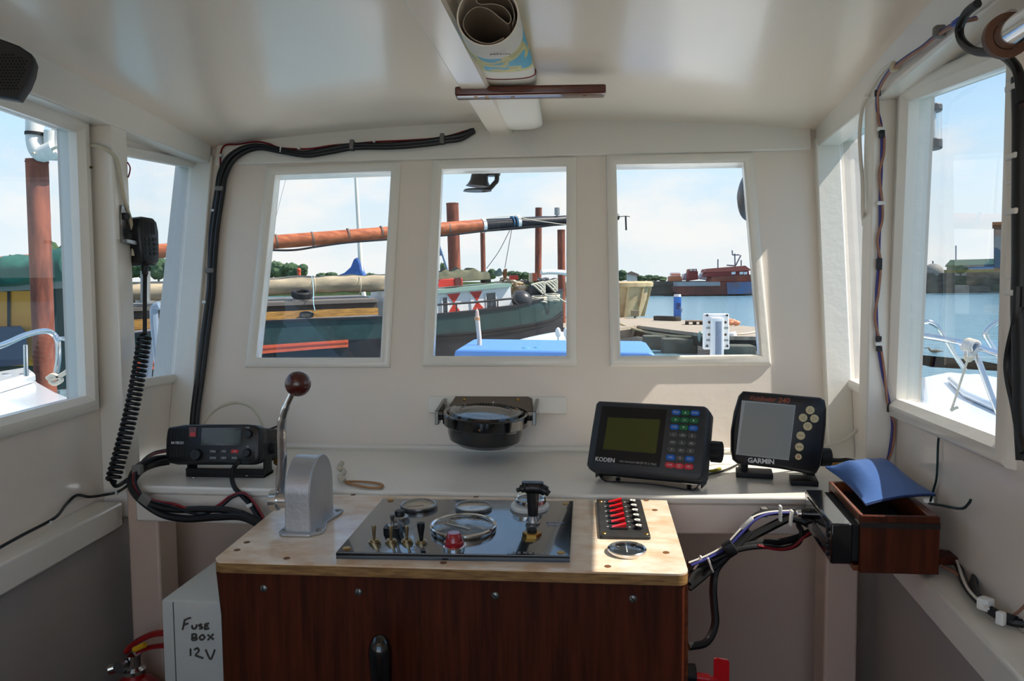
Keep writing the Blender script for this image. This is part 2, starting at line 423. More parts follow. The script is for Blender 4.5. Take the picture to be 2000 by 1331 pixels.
# dashboard shelf
def shelf_front(x): return 1.222+.0*(x-XC)
m = M(); zt = 1.174
pl = []
x0, x1 = XC-.64, XC+.64
pts = [(XC-.575, 1.226), (XC-.3, 1.218), (XC, 1.216), (XC+.3, 1.219), (XC+.575, 1.23), (x1-.012, 1.30), (x1+.02, 1.56), (x0-.02, 1.56), (x0+.012, 1.30)]
m.prism([(a, b, zt) for a, b in pts], (0, 0, -.014))
sh = m.done('dashboard_shelf', trim_m); tag(sh, 'white painted dashboard shelf running below the three front windows', 'shelf')
b = sh.modifiers.new('b', 'BEVEL'); b.width = .004; b.segments = 3; b.limit_method = 'ANGLE'; b.angle_limit = radians(50)
m = M(); m.prism([(a, b+.004, zt-.014) for a, b in pts[:5]]+[(XC+.575, 1.262, zt-.014), (XC-.575, 1.262, zt-.014)], (0, 0, -.048)); m.done('fascia', white, sh, bevel=.003)
m = M(); m.tube([f3(x, .004, .004) for x in (XC-.635, XC, XC+.635)], .007, 8); trim(m, 'white bead where the dashboard shelf meets the front wall')
# ceiling, beam
m = M(); nx, ny = 28, 30; G0 = []; G1 = []
for j in range(ny+1):
    y = -.66+j*(2.63)/ny; r0 = []; r1 = []
    for i in range(nx+1):
        hw = .69+SPL*(y-1.6)+.037; x = XC-hw+i*2*hw/nx; z = ceil_z(x, y); r0.append(m.bm.verts.new((x, y, z))); r1.append(m.bm.verts.new((x, y, z+.045)))
    G0.append(r0); G1.append(r1)
for j in range(ny):
    for i in range(nx):
        m.bm.faces.new((G0[j][i], G0[j][i+1], G0[j+1][i+1], G0[j+1][i])); m.bm.faces.new((G1[j][i], G1[j+1][i], G1[j+1][i+1], G1[j][i+1]))
for j in range(ny):
    m.bm.faces.new((G0[j][0], G0[j+1][0], G1[j+1][0], G1[j][0])); m.bm.faces.new((G0[j][nx], G1[j][nx], G1[j+1][nx], G0[j+1][nx]))
for i in range(nx):
    m.bm.faces.new((G0[0][i], G1[0][i], G1[0][i+1], G0[0][i+1])); m.bm.faces.new((G0[ny][i], G0[ny][i+1], G1[ny][i+1], G1[ny][i]))
m.done('ceiling', ceil_m, kind='structure')
BX0, BX1 = az(980, 268, 1.828), az(812, 0, 1.838)
dx = (BX1.x-BX0.x)/(BX1.y-BX0.y)
m = M()
def bxs(y):
    x = BX0.x+dx*(y-BX0.y); z = ceil_z(x, y); w = .0255
    return [(x-w, y, z+.01), (x-w, y, z-.026), (x-w+.004, y, z-.031), (x+w-.004, y, z-.031), (x+w, y, z-.026), (x+w, y, z+.01)]
m.loft([bxs(-.6+i*.1) for i in range(23)]+[bxs(BX0.y)]); trim(m, 'white beam running fore and aft along the middle of the ceiling', ceil_m)
# floor; back wall with an unseen opening, made wide to brighten the cabin
m = M(); m.box((XC, .5, -.02), (1.6, 2.3, .04)); m.done('floor', floor_m, kind='structure')
bo = lambda u, v, off: V((u, -.6+off, v))
panel('wall_back', bo, [(XC-.76, 0), (XC+.76, 0), (XC+.76, 1.93), (XC-.76, 1.93)], [[(XC-.54, 1.12), (XC+.54, 1.12), (XC+.54, 1.82), (XC-.54, 1.82)]], 0, -.04, white, kind='structure')

# unseen aft deck and hatch, added to bounce warm sunlight into the cabin
aft = mat('cream_bounce_paint', rgb(238, 200, 156), .6, var=.06, vscale=3)  # cream pushed towards orange so the bounced light turns warm
m = M(); m.box((XC, -2.5, .36), (2.6, 3.7, .10)); m.done('floor_bounce_deck', aft, kind='structure', label='unseen cream deck added behind the cabin to bounce warm light')
m = M(); m.box((XC, -1.55, .72), (1.7, 1.5, .62), bev=.03); hb_ = m.done('bounce_hatch', aft); tag(hb_, 'unseen cream hatch added behind the camera to bounce light forward', 'hatch')
# ================================================================== console and what is fixed on it
CTN = V((0, -.045, 1)).normalized(); CTO = V((0, 1.2, 1.168))
def CT(px, py, off=0): return on(px, py, CTN, CTO+CTN*off)
formica = mat('marbled_laminate', rgb(236, 220, 198), .24, coat=.5, col2=rgb(214, 180, 146), vscale=20, stretch=(1, 1.6, 1), detail=12)
ply = mat('varnished_plywood_edge', rgb(158, 122, 74), .45, coat=.2, col2=rgb(112, 80, 42), vscale=30, stretch=(1, 1, 9), detail=6)
cx0, cx1, cy0 = CT(413, 1097).x, CT(1346, 1122).x, .9325
cz = lambda y: 1.168-.045*(1.2-y)
con = thing('helm_console', 'varnished wooden helm console with a marbled laminate top', 'console', (XC-.0, 1.07, 0))
m = M(); pts = []
for x, y, sx, sy in ((cx0, cy0, 1, 1), (cx1, cy0, -1, 1)):
    r = .014
    for k in range(7):
        a = radians(15*k); 
        px_, py_ = (r-r*sin(a), r-r*cos(a)) if sx > 0 else (r-r*cos(a), r-r*sin(a))
        pts.append((x+sx*(r-r*cos(pi/2-a) if False else px_) if sx > 0 else x-px_+0, y+py_))
L_ = [(cx0+.014-.014*cos(radians(a)), cy0+.014-.014*sin(radians(a))) for a in range(0, 91, 15)]
R_ = [(cx1-.014+.014*sin(radians(a)), cy0+.014-.014*cos(radians(a))) for a in range(0, 91, 15)]
outl = L_+R_+[(cx1, 1.2135), (cx0, 1.2135)]
m.prism([(x, y, cz(y)) for x, y in outl], (0, 0, -.0022)); m.done('laminate_top', formica, con, world=True)
m = M(); m.prism([(x, y, cz(y)-.0022) for x, y in outl], (0, 0, -.0125)); m.done('plywood_board', ply, con, world=True)
zt = cz(cy0)-.0147
m = M(); m.prism([(cx0-.001, cy0+.010, zt), (cx0+.004, cy0+.010, zt-.06), (cx0+.006, cy0+.010, 0), (cx1-.010, cy0+.010, 0), (cx1-.004, cy0+.010, zt-.06), (cx1-.004, cy0+.010, zt)], (0, .014, 0))
m.done('front_panel', mahog, con, world=True, bevel=.003)
m = M(); m.prism([(cx1-.010, cy0+.024, 0), (cx1-.010, 1.20, 0), (cx1-.010, 1.20, cz(1.2)-.0147), (cx1-.010, cy0+.024, zt)], (.012, 0, 0)); m.done('side_panel', teak, con, world=True)  # lighter wood than the front panel, chosen to bounce warm sunlight
fpo = cy0+.010
screwm = mat('dull_screw', rgb(130, 132, 130), .4, metal=.9)
dark_slot = mat('dark_slot', rgb(24, 22, 20), .7)
for (px, py), a in zip([(515, 1150), (700, 1157), (967, 1164), (1236, 1170)], (80, 100, 45, 50)):
    p = ay(px, py, fpo); m = M(); m.sph(p, .0050, (1, .45, 1), 16, 8); s_ = m.done('screw', screwm, con, world=True)
    m = M(); m.box(p+V((0, -.0022, 0)), (.008, .0006, .0012), Matrix.Rotation(radians(a), 3, 'Y')); m.done('slot', dark_slot, s_, world=True)
plug = mat('wood_plug', rgb(112, 72, 36), .5)
Rc = Matrix(((1, 0, 0), (0, CTN.z, CTN.y), (0, -CTN.y, CTN.z))).to_4x4()
RcM = V((0, 0, 1)).rotation_difference(CTN).to_matrix().to_4x4()
def disc_mx(p): return Matrix.Translation(p) @ RcM
for px, py in ((690, 967), (482, 1060), (463, 1075), (560, 1091), (866, 1100), (1187, 1107), (1301, 1080), (1279, 997), (930, 971), (1262, 978)):
    p = CT(px, py); m = M(); m.lathe([(0, .0004), (.0042, .0004), (.0045, 0), (.0045, -.001)], disc_mx(p), 14); m.done('wood_plug', plug, con, world=True)

# --- instrument panel
ipc = CT(905, 1030, .009)
IP = frame(ipc, 0.4, -(90-2.58))
ip = thing('engine_instrument_panel', 'black engine instrument panel with round gauges set in the console top', 'instrument panel', mx=IP)
fx = lambda px, py, off=0: face_px(IP, px, py, off)
pan_m = mat('glossy_black_panel', rgb(12, 14, 20), .2, coat=1.0, coat_r=.05, bump=.03, bscale=90)
cor = [fx(*q) for q in ((747, 974), (1120, 979), (1113, 1086), (656, 1079))]
m = M(); m.profile(cor[::-1], 0, .0088, bev=.0012); m.done('panel_plate', pan_m, ip)
LZ = Matrix(((1, 0, 0, 0), (0, 0, -1, 0), (0, 1, 0, 0), (0, 0, 0, 1)))  # lathe axis (+z) -> out of a face (-y)
def lz(x, z, y=0): return Matrix.Translation((x, y, z)) @ LZ
paper = mat('aged_dial_paper', rgb(206, 188, 164), .5, var=.2, vscale=220)
dialb = mat('dark_dial', rgb(18, 18, 20), .3)
needle_m = mat('needle', rgb(30, 26, 24), .5); tickw = mat('dial_white_marks', rgb(220, 220, 215), .5)
def gauge(par, name, mxp, r, h, dial, ring_m=chrome, ringw=.12, ang=30, ticks=18, tick_m=None, label=None, needle=True, dome=False, numbers=None):
    x, z, y = mxp
    m = M(); w = r*ringw
    m.lathe([(r*.97, 0), (r, h*.4), (r*.99, h*.85), (r-w*.4, h), (r-w, h*.85), (r-w, h*.2)], lz(x, z, y), 48)
    g = m.done(name, ring_m, par, label=label)
    m = M(); m.lathe([(0, h*.25), (r-w*.9, h*.25)], lz(x, z, y), 40); m.done('dial', dial, g)
    m = M()
    for k in range(ticks):
        a = radians(-140+280*k/(ticks-1)); R0 = (r-w)*.92; R1 = (r-w)*(.74 if k % 3 == 0 else .82)
        d = V((sin(a), 0, cos(a))); t = V((cos(a), 0, -sin(a)))*r*.014
        c = V((x, y-h*.28, z)); m.face([c+d*R0+t, c+d*R0-t, c+d*R1-t, c+d*R1+t])
    m.done('scale', tick_m or needle_m, g)
    if needle:
        m = M(); a = radians(ang); d = V((sin(a), 0, cos(a))); t = V((cos(a), 0, -sin(a))); c = V((x, y-h*.42, z))
        m.prism([c-d*r*.25+t*r*.03, c+d*r*.66+t*r*.008, c+d*r*.66-t*r*.008, c-d*r*.25-t*r*.03], (0, h*.08, 0)); m.done('needle', tick_m or needle_m, g)
    m = M(); R = r-w
    pr = [(R, h*.75), (R*.7, h*.75+(R*.10 if dome else .0004)), (0, h*.75+(R*.17 if dome else .0006))]
    m.lathe(pr, lz(x, z, y), 40); m.done('glass', dial_glass, g)
    return g
g0 = (*fx(818, 991), 0); gauge(ip, 'small_gauge', g0, .0272, .0055, paper, steel, ang=-110, label='small gauge with a buff dial, nearest the throttle')
g0 = (*fx(925, 994), 0); gauge(ip, 'small_gauge', g0, .0276, .0055, paper, steel, ang=60, label='small gauge with a marbled dial in the middle of the top row')
g0 = (*fx(1035, 992), 0)
m = M(); m.lathe([(0, 0), (.0286, 0), (.0286, .004), (.0270, .0058), (0, .0058)], lz(*g0), 44); wr = m.done('white_ring', mat('white_nylon', rgb(214, 214, 210), .5), ip)
gauge(ip, 'small_gauge', (g0[0]+.001, g0[1]+.001, -.0058), .0232, .010, dialb, chrome, ringw=.2, ang=20, tick_m=tickw, label='chrome gauge on a white ring behind the T-handle')
g0 = (*fx(905, 1035), 0); gauge(ip, 'tachometer', g0, .0460, .0085, dialb, chrome, ringw=.11, ang=-60, tick_m=tickw, dome=True, ticks=25, label='large chrome-rimmed tachometer with a domed glass')
# toggles
nick = mat('worn_nickel', rgb(168, 152, 120), .32, metal=1)
def toggle(px, py, h, black_bat=False, lean=0):
    x, z = fx(px, py); m = M()
    m.lathe([(0, 0), (.0078, 0), (.0078, .0022), (.0062, .0024), (.0062, .0042), (.0050, .0046), (.0038, .0036), (0, .0036)], lz(x, z), 6 if False else 20)
    s_ = m.done('toggle_switch', nick, ip)
    m = M()
    if black_bat: pr = [(0, .004), (.0024, .004), (.0028, .008), (.0052, h*.8), (.0050, h*.97), (0, h)]
    else: pr = [(0, .0036), (.0016, .0036), (.0022, h*.5), (.0030, h*.85), (.0026, h*.97), (0, h)]
    m.lathe(pr, lz(x, z) @ Matrix.Rotation(radians(lean), 4, 'X'), 16)
    m.done('bat', black if black_bat else nick, s_)
toggle(731, 1060, .024); toggle(764, 1060, .023); toggle(795, 1060, .023); toggle(823, 1061, .028, True, 0)
x, z = fx(887, 1071)
m = M(); m.lathe([(.0140, 0), (.0140, .003), (.0120, .004), (.0118, .006)], lz(x, z), 30); lb = m.done('warning_lamp', chrome, ip, label='red warning lamp beside the tachometer')
m = M(); m.lathe([(.0118, .003), (.0130, .005), (.0128, .009), (.0110, .010), (.0088, .019), (.0074, .0205), (0, .0205)], lz(x, z), 20); m.done('lens', mat('red_lens', rgb(170, 10, 32), .22, coat=.6, trans=.25), lb)
x, z = fx(781, 1014); m = M(); m.lathe([(.0125, 0), (.0125, .004), (.0105, .0052), (.0072, .0056)], lz(x, z), 28); pb = m.done('push_button', steel, ip)
m = M(); m.lathe([(.0072, .003), (.0072, .011), (.0062, .0125), (0, .0125)], lz(x, z), 24); m.done('button_cap', black, pb)
x, z = fx(767, 1041); m = M(); m.rrect((x, z), .022, .020, .003, 0, -.009); kb = m.done('key_switch', black, ip)
m = M(); m.lathe([(.007, .009), (.007, .011), (.003, .0115), (.0022, .018), (.0036, .021), (.0036, .025), (.002, .027), (0, .027)], lz(x, z+.001), 16); m.done('key', steel, kb)
# T handle
x, z = fx(1041, 1024)
m = M(); m.lathe([(.0098, 0), (.0098, .003), (.0080, .0036), (.0066, .0085), (.0056, .010), (.0048, .0125), (.0044, .0135)], lz(x, z), 22); th = m.done('pull_stop', steel, ip, label='black T-handled pull stop')
m = M(); m.lathe([(.0070, .0125), (.0072, .018), (.0082, .034), (.0086, .046), (0, .048)], lz(x, z), 20)
def tb(x0, y0): return (x+x0, -y0, z)
m.tube([(x-.022, -.0475, z), (x-.014, -.0505, z), (x, -.052, z), (x+.014, -.0495, z), (x+.0225, -.0435, z)], [.003, .0058, .0085, .0085, .0075, .0045], 12, 5)
m.rrect((x, z), .030, .011, .004, -.057, -.060)
m.done('T_handle'.lower(), black, th)
x, z = fx(1039, 1047)
m = M(); m.lathe([(0, 0), (.0128, 0), (.0128, .0045), (.0108, .0055), (.0062, .0055)], lz(x, z), 6); bn = m.done('brass_nut', brass, ip)
m = M(); m.lathe([(.0066, .005), (.0066, .009), (.0055, .0098), (0, .0098)], lz(x, z), 20); m.done('plug', black_soft, bn)
for px, py in ((762, 977), (677, 1071), (1105, 984), (1096, 1080)):
    x, z = fx(px, py); m = M(); m.lathe([(0, .0008), (.0046, .0008), (.0056, 0)], lz(x, z), 16); m.done('screw', brass, ip)
def iptext(s, px, py, size, mtl=label_w, **k):
    x, z = fx(px, py); return text(s, size, Matrix.Translation((x, -.0002, z)), mtl, ip, **k)
dim = mat('worn_print', rgb(150, 150, 155), .5); blu = mat('blue_print', rgb(120, 140, 190), .5)
iptext('P E R K I N S', 1036, 1081, .0085, dim)
iptext('ENGINE', 1084, 1022, .0070, blu); iptext('STOP', 1081, 1027.5, .0070, blu)
iptext('START', 819, 1070, .0058, dim); iptext('MOTOR', 819, 1075, .0058, dim)

# --- switch panel
SC = CT(1214, 1012, .0045); SPM = frame(SC, 1.2, -(90-2.58))
sp = thing('fuse_switch_panel', 'black switch panel with six red rockers on the sunny side of the console', 'switch panel', mx=SPM)
sx = lambda px, py, off=0: face_px(SPM, px, py, off)
spm = mat('worn_black_metal', rgb(46, 44, 42), .45, var=.3, vscale=60)
cc = [sx(*q) for q in ((1169, 975.5), (1256, 976), (1266, 1048), (1167, 1048))]
w_ = ((cc[1][0]-cc[0][0])+(cc[2][0]-cc[3][0]))/2; h_ = cc[0][1]-cc[3][1]; mx0 = sum(c[0] for c in cc)/4; mz0 = sum(c[1] for c in cc)/4
m = M(); m.rrect((mx0, mz0), w_, h_, .004, 0, .0044, bev=.001); m.done('panel_plate', spm, sp)
rk_m = mat('red_rocker', rgb(214, 14, 22), .25, coat=.4)
fz = mat('fuse_cap_white', rgb(225, 215, 200), .5)
S_ = 1/8.873
for k in range(6):
    pyb = [985, 994, 1002.5, 1012, 1021.5, 1031.5][k]; pyc = [981, 990.5, 1000, 1010, 1020.5, 1031.5][k]
    x, z = sx(1200-.3*k+.8, pyb+3); zz = mz0+h_*(.40-.137*k)-.004
    xx = mx0-w_*.10
    m = M(); m.box((xx, -.0012, zz), (.0245, .0026, .0098), bev=.0006); rs = m.done('rocker_switch', black, sp)
    m = M(); m.prism([(xx-.0098, -.0024, zz-.0038), (xx+.0098, -.0024, zz-.0038), (xx+.0098, -.0078, zz-.0038)], (0, 0, .0076)); m.done('rocker', rk_m, rs)
    xf = mx0+w_*.295
    m = M(); m.lathe([(.0058, 0), (.0058, .0042), (.0050, .0052), (0, .0052)], lz(xf, zz), 22); fh = m.done('fuse_holder', black, sp)
    m = M(); m.lathe([(.0043, .0050), (.0043, .0055), (0, .0055)], lz(xf, zz), 20); m.done('fuse_cap', fz, fh)
    m = M(); m.box((xf, -.0057, zz), (.0008, .0004, .004)); m.done('slot', dark_slot, fh)
    m = M()
    for q in range(3): m.box((xx-.015+q*.0135*(1 if q < 2 else 1.12), -.0002, zz+.0058), (.003, .0004, .0015))
    m.done('marking', label_w, sp)
for a, b in ((-.42, .43), (.42, -.43), (-.42, -.43)):
    m = M(); m.lathe([(0, .0009), (.003, .0008), (.0038, 0)], lz(mx0+a*w_, mz0+b*h_), 14); m.done('screw', brass, sp)
# --- lone gauge
GC = CT(1224.5, 1079, 0); GM = frame(GC, 1, -(90-2.58))
gt = thing('voltmeter', 'lone chrome-rimmed domed gauge in front of the red rockers', 'gauge', mx=GM)
gauge(gt, 'bezel', (0, 0, 0), .0252, .0060, dialb, chrome, ringw=.13, ang=0, tick_m=tickw, dome=True, ticks=9)

# --- single lever engine control
B0, B1, B2 = CT(549, 1047), CT(606, 1052), CT(668, 1006)
HX = CT(580, 1045)
hx0, hx1 = CT(551, 1046).x, CT(607, 1050).x
hy0 = CT(580, 1048).y+.006; hy1 = CT(655, 1000).y-.004
ec = thing('throttle_control', 'grey cast single-lever engine control bolted to the left of the console top', 'engine control', ((hx0+hx1)/2, (hy0+hy1)/2, cz((hy0+hy1)/2)))
def dprof(y0, y1, zt, n=22):
    r = (y1-y0)/2; cy = (y0+y1)/2
    return [(y0, cz(y0)+.002)]+[(cy-r*cos(pi*k/n), max(zt-r, cz(y0)+.02)+ (zt-max(zt-r, cz(y0)+.02))*sin(pi*k/n)) for k in range(n+1)]+[(y1, cz(y1)+.002)]
ZT = ay(620, 890, (hy0+hy1)/2).z
m = M(); P = dprof(hy0, hy1, ZT); m.prism([(hx0+.003, y, z) for y, z in P], (hx1-hx0-.006, 0, 0)); hs = m.done('housing', alu, ec, world=True, bevel=.0015)
m = M(); P2 = dprof(hy0-.001, hy1+.001, ZT+.0012); m.prism([(hx1-.0052, y, z) for y, z in P2], (.0028, 0, 0)); m.done('cover_plate', alu, ec, world=True, bevel=.0012)
m = M(); fy0, fy1 = hy0-.010, hy1+.010
fl = [(hx0-.006, fy0+.010), (hx0+.002, fy0), (hx1-.002, fy0), (hx1+.012, fy0+.012), (hx1+.012, fy0+.030), (hx1+.004, (fy0+fy1)/2), (hx1+.012, fy1-.022), (hx1+.012, fy1-.006), (hx1+.004, fy1), (hx0, fy1), (hx0-.006, fy1-.008)]
m.prism([(x, y, cz(y)+.0002) for x, y in fl], (0, 0, .004)); m.done('base_flange', alu, ec, world=True, bevel=.0012)
for x, y in ((hx1+.006, fy0+.020), (hx1+.006, fy1-.012), (hx0+.0, fy0+.014)):
    m = M(); m.sph((x, y, cz(y)+.0042), .0052, (1, 1, .45), 16, 8); m.done('screw', steel, ec, world=True)
hcy = (hy0+hy1)/2-.012; hub = ay(540, 977, hcy)
m = M(); m.cyl((hx0+.004, hub.y, hub.z), (hub.x-.004, hub.y, hub.z), .0115, seg=24); m.cyl((hub.x+.004, hub.y, hub.z), (hub.x-.008, hub.y, hub.z), .0155, .0145, seg=24); hb = m.done('hub', chrome, ec, world=True, bevel=.001)
pth = [ay(546, 985, hub.y), ay(547, 950, hub.y), ay(551, 905, hub.y), ay(550, 866, hub.y-.002), ay(550, 830, hub.y-.004), ay(557, 800, hub.y-.006), ay(571, 768, hub.y-.008)]
m = M(); m.tube(pth, [.0062, .0066, .0068, .0066, .0062, .0056, .0046], 14, 7); lv = m.done('lever', chrome, ec, world=True)
kb_ = ay(582, 750, hub.y-.010); m = M(); m.sph(kb_, .0180, seg=32, rings=20); m.done('ball_knob', mat('brown_bakelite', rgb(72, 24, 18), .25, coat=.5), ec, world=True)

# --- gear lever in front of the console
LP = ay(742, 1262, .87)
gl = thing('gear_lever', 'tall lever with a black pear-shaped grip standing in front of the console', 'lever', (LP.x+.03, .87, 0))
dn = (V((LP.x+.03, .87, 0))-LP).normalized()
mxl = Matrix.Translation(LP) @ (-dn).to_track_quat('Z', 'Y').to_matrix().to_4x4()
m = M(); m.lathe([(0, .0135), (.006, .0115), (.0112, .005), (.0138, -.004), (.0140, -.013), (.0128, -.035), (.0095, -.07), (.0085, -.085), (0, -.085)], mxl, 28); m.done('grip', black_gloss, gl, world=True)
m = M(); m.cyl(LP+dn*.08, V((LP.x+.03, .87, .012)), .007); m.done('rod', steel, gl, world=True)
m = M(); m.cyl((LP.x+.03, .87, 0), (LP.x+.03, .87, .02), .04, .03); m.done('floor_boot', black_soft, gl, world=True)
# ================================================================== electronics on the shelf
SHZ = 1.174
grey_pl = mat('dark_grey_plastic', rgb(42, 44, 48), .45, bump=.04, bscale=400)
# --- VHF radio
vc = CAM+(V((-.629, 1.239, 1.243))-CAM)*(.165/.16); VH = frame(vc, 2.2, -11.8)
vh = thing('marine_radio', 'black marine radio with a green display at the left end of the shelf', 'radio', mx=VH)
vx = lambda px, py, off=0: face_px(VH, px, py, off)
vp = lambda x, y: vx(310+x/8.696, 820+y/8.696)
m = M(); m.profile([vp(*q) for q in ((150, 130), (420, 88), (800, 80), (1480, 80), (1640, 96), (1710, 140), (1735, 220), (1730, 580), (1715, 680), (1660, 740), (1560, 772), (900, 772), (300, 768), (160, 740), (110, 680), (96, 560), (104, 320), (125, 180))], 0, .026, bev=.006)
fp_ = m.done('faceplate', black, vh)
m = M(); m.rrect((.002, 0), .152, .058, .006, .024, .105); m.done('case', black_soft, vh)
def vbox(a, b, c, d, y0, y1, mm, nm, r=.001, par=vh, bev=0, label=None):
    (xa, za), (xb, zb) = vp(a, b), vp(c, d); m = M(); m.rrect(((xa+xb)/2, (za+zb)/2), abs(xb-xa), abs(zb-za), r, y0, y1, bev=bev); return m.done(nm, mm, par, label=label)
lcd = mat('dull_green_display', rgb(52, 62, 56), .2, coat=.5)
scr = vbox(735, 140, 1400, 440, -.0004, .002, black_gloss, 'display'); vbox(770, 185, 1382, 400, -.0007, .001, lcd, 'screen', par=scr)
for k in range(6):
    xk = 205+k*53; vbox(xk, 165, xk+22, 372, -.0003, .001, dark_slot, 'speaker_slot'); vbox(xk-8, 440, xk+14, 640, -.0003, .001, dark_slot, 'speaker_slot')
vbox(525, 130, 640, 300, -.0016, .001, mat('dark_red_plastic', rgb(92, 14, 14), .3, coat=.4), 'distress_cover', .002)
vbox(545, 215, 630, 290, -.0022, .001, red_pl, 'distress_button', .0015)
for t_, a, b, c_ in (('CALL', 930, 540, 0), ('H/L', 1115, 540, 0), ('16', 1297, 540, 1), ('SCAN', 927, 652, 0), ('MEM', 1112, 652, 0), ('END', 1292, 652, 0)):
    bt = vbox(a-56, b-28, a+56, b+28, -.0018, .001, red_pl if c_ else mat('grey_key', rgb(66, 68, 72), .5), 'key', .001)
    x, z = vp(a, b); text(t_, .0042, T(x, -.0019, z), label_w, bt)
def knob(mxp, r, h, par, nm='knob', mm=black, seg=28):
    x, z = mxp; m = M(); m.lathe([(r*1.08, 0), (r, h*.15), (r*.96, h*.9), (r*.85, h), (0, h)], lz(x, z), seg); return m.done(nm, mm, par)
kn = knob(vp(655, 595), .0094, .009, vh, 'channel_knob'); x, z = vp(655, 595)
m = M()
for k in range(14):
    a = 2*pi*k/14; m.box((x+.0070*cos(a), -.0091, z+.0070*sin(a)), (.0011, .0003, .0011))
m.done('dial_marks', mat('faint_marks', rgb(90, 92, 96), .5), kn)
knob(vp(1535, 245), .0066, .008, vh, 'volume_knob'); knob(vp(1510, 565), .0068, .008, vh, 'squelch_knob')
for t_, a, b, s_ in (('VOL', 1518, 138, .0038), ('SQ', 1515, 462, .0040), ('MT-500', 1060, 428, .0044)):
    x, z = vp(a, b); text(t_, s_, T(x, -.0009, z), label_w if s_ < .0042 else dim, vh)
x, z = vp(318, 398); text('M-TECH', .0060, T(x, -.0004, z), label_w, vh, bold=.0002)
# bracket standing on the shelf
bk = M(); yb0, yb1 = vc.y+.012, vc.y+.052
bl, br = az(346, 940, SHZ).x, az(514, 936, SHZ).x
bk.box(((bl+br)/2, (yb0+yb1)/2, SHZ+.003), (br-bl, yb1-yb0, .006), bev=.001)
for xx in (bl+.002, br-.002): bk.box((xx, (yb0+yb1)/2, SHZ+.03), (.004, .030, .058), bev=.001)
bk.box(((bl+br)/2, yb0+.003, SHZ+.008), (br-bl, .004, .014))
brk = bk.done('bracket', black_soft, vh, world=True)
for px, py in ((378, 933), (482, 929)):
    p = az(px, py, SHZ+.006); m = M(); m.sph(p, .003, (1, 1, .5), 12, 8); m.done('screw', chrome, brk, world=True)
xs, zs = vp(1810, 450)
m = M(); m.lathe([(0, 0), (.010, 0), (.0108, .002), (.0108, .011), (.009, .013), (0, .013)], Matrix.Translation((.0825, .045, -.006)) @ Matrix.Rotation(pi/2, 4, 'Y'), 14); m.done('side_knob', black_soft, vh)
m = M(); m.cyl((.0865, .075, -.030), (.0865, .095, -.034), .007, seg=14); m.done('aerial_plug', brass, vh)

# --- GPS navigator
GF = frame(CAM+(V((.093, 1.328, 1.244))-CAM)*.965, -20.85, -23.15)
gp = thing('gps_navigator', 'dark grey navigator with a yellow-green screen and coloured keypad on the shelf', 'navigator', mx=GF)
gx = lambda px, py, off=0: face_px(GF, px, py, off); gp_ = lambda x, y: gx(1140+x/6.656, 770+y/6.656)
m = M(); m.profile([gp_(*q) for q in ((185, 82), (700, 106), (1560, 150), (1600, 175), (1632, 235), (1560, 1060), (1535, 1110), (1490, 1130), (800, 1070), (110, 1005), (60, 970), (28, 915), (100, 420), (150, 120))], 0, .034, bev=.006); m.done('case_front', grey_pl, gp)
m = M(); m.rrect((0, .010), .168, .082, .008, .032, .078); m.done('case_back', grey_pl, gp)
def gpoly(pts, y0, y1, mm, nm, par=gp): m = M(); m.profile([gp_(*q) for q in pts], y0, y1); return m.done(nm, mm, par)
win = gpoly([(240, 155), (1085, 205), (990, 950), (130, 880)], -.0004, .002, mat('smoked_plastic', rgb(12, 13, 16), .3), 'screen_window')
gpoly([(318, 305), (995, 335), (940, 775), (250, 715)], -.0007, .001, mat('yellow_green_lcd', rgb(62, 66, 18), .25, coat=.25), 'screen', win)
x, z = gp_(278, 858); text('KODEN', .0098, T(x, -.0006, z), label_w, gp, bold=.0002)
x, z = gp_(590, 888); text('GPS NAVIGATOR', .0042, T(x, -.0006, z), dim, gp)
x, z = gp_(820, 908); text('KGP-913 MkII', .0056, T(x, -.0006, z), dim, gp)
kc = {'b': mat('blue_key', rgb(16, 92, 180), .45), 'g': mat('green_key', rgb(10, 98, 52), .45), 'k': mat('grey_numeric_key', rgb(72, 72, 70), .5), 'r': mat('red_key', rgb(196, 48, 58), .45)}
keys = [('MENU', 1205, 240, 'b'), ('^', 1325, 245, 'g'), ('MODE', 1450, 250, 'b'), ('<', 1195, 335, 'g'), ('SEL', 1315, 342, 'g'), ('>', 1435, 350, 'g'), ('CTRS', 1182, 432, 'b'), ('v', 1300, 438, 'g'), ('EVT', 1425, 446, 'b'),
        ('1', 1168, 530, 'k'), ('2/N', 1290, 540, 'k'), ('3', 1412, 548, 'k'), ('4/W', 1158, 630, 'k'), ('5', 1278, 637, 'k'), ('6/E', 1402, 646, 'k'), ('7', 1145, 727, 'k'), ('8/S', 1267, 736, 'k'), ('9', 1390, 745, 'k'),
        ('CLR', 1133, 825, 'b'), ('0', 1255, 836, 'k'), ('ENT', 1378, 846, 'b'), ('MOB', 1120, 925, 'r'), ('PWR\nDIM', 1243, 938, 'r'), ('OFF', 1367, 948, 'r')]
for t_, a, b, c_ in keys:
    x, z = gp_(a, b); m = M()
    pts = [(x+(.0033 if cos(q) > 0 else -.0033)*(1 if abs(cos(q)) > 1e-6 else 0)+.0044*cos(q), z+.0046*sin(q)) for q in [2*pi*(k+.5)/24 for k in range(24)]]
    m.profile(pts, -.0020, .001, bev=.0012); ky = m.done('key', kc[c_], gp)
    if t_ in '^<>v':
        rot = {'^': 0, '<': 90, 'v': 180, '>': -90}[t_]; m = M()
        m.face([V((x, -.00215, z))+Matrix.Rotation(radians(-rot), 3, 'Y') @ V(q) for q in ((-.0018, 0, -.0015), (.0018, 0, -.0015), (0, 0, .0018))]); m.done('arrow', label_w, ky)
    else: text(t_, .0052 if len(t_) < 3 else (.0026 if '\n' in t_ else .0036), T(x, -.0021, z), label_w, ky)
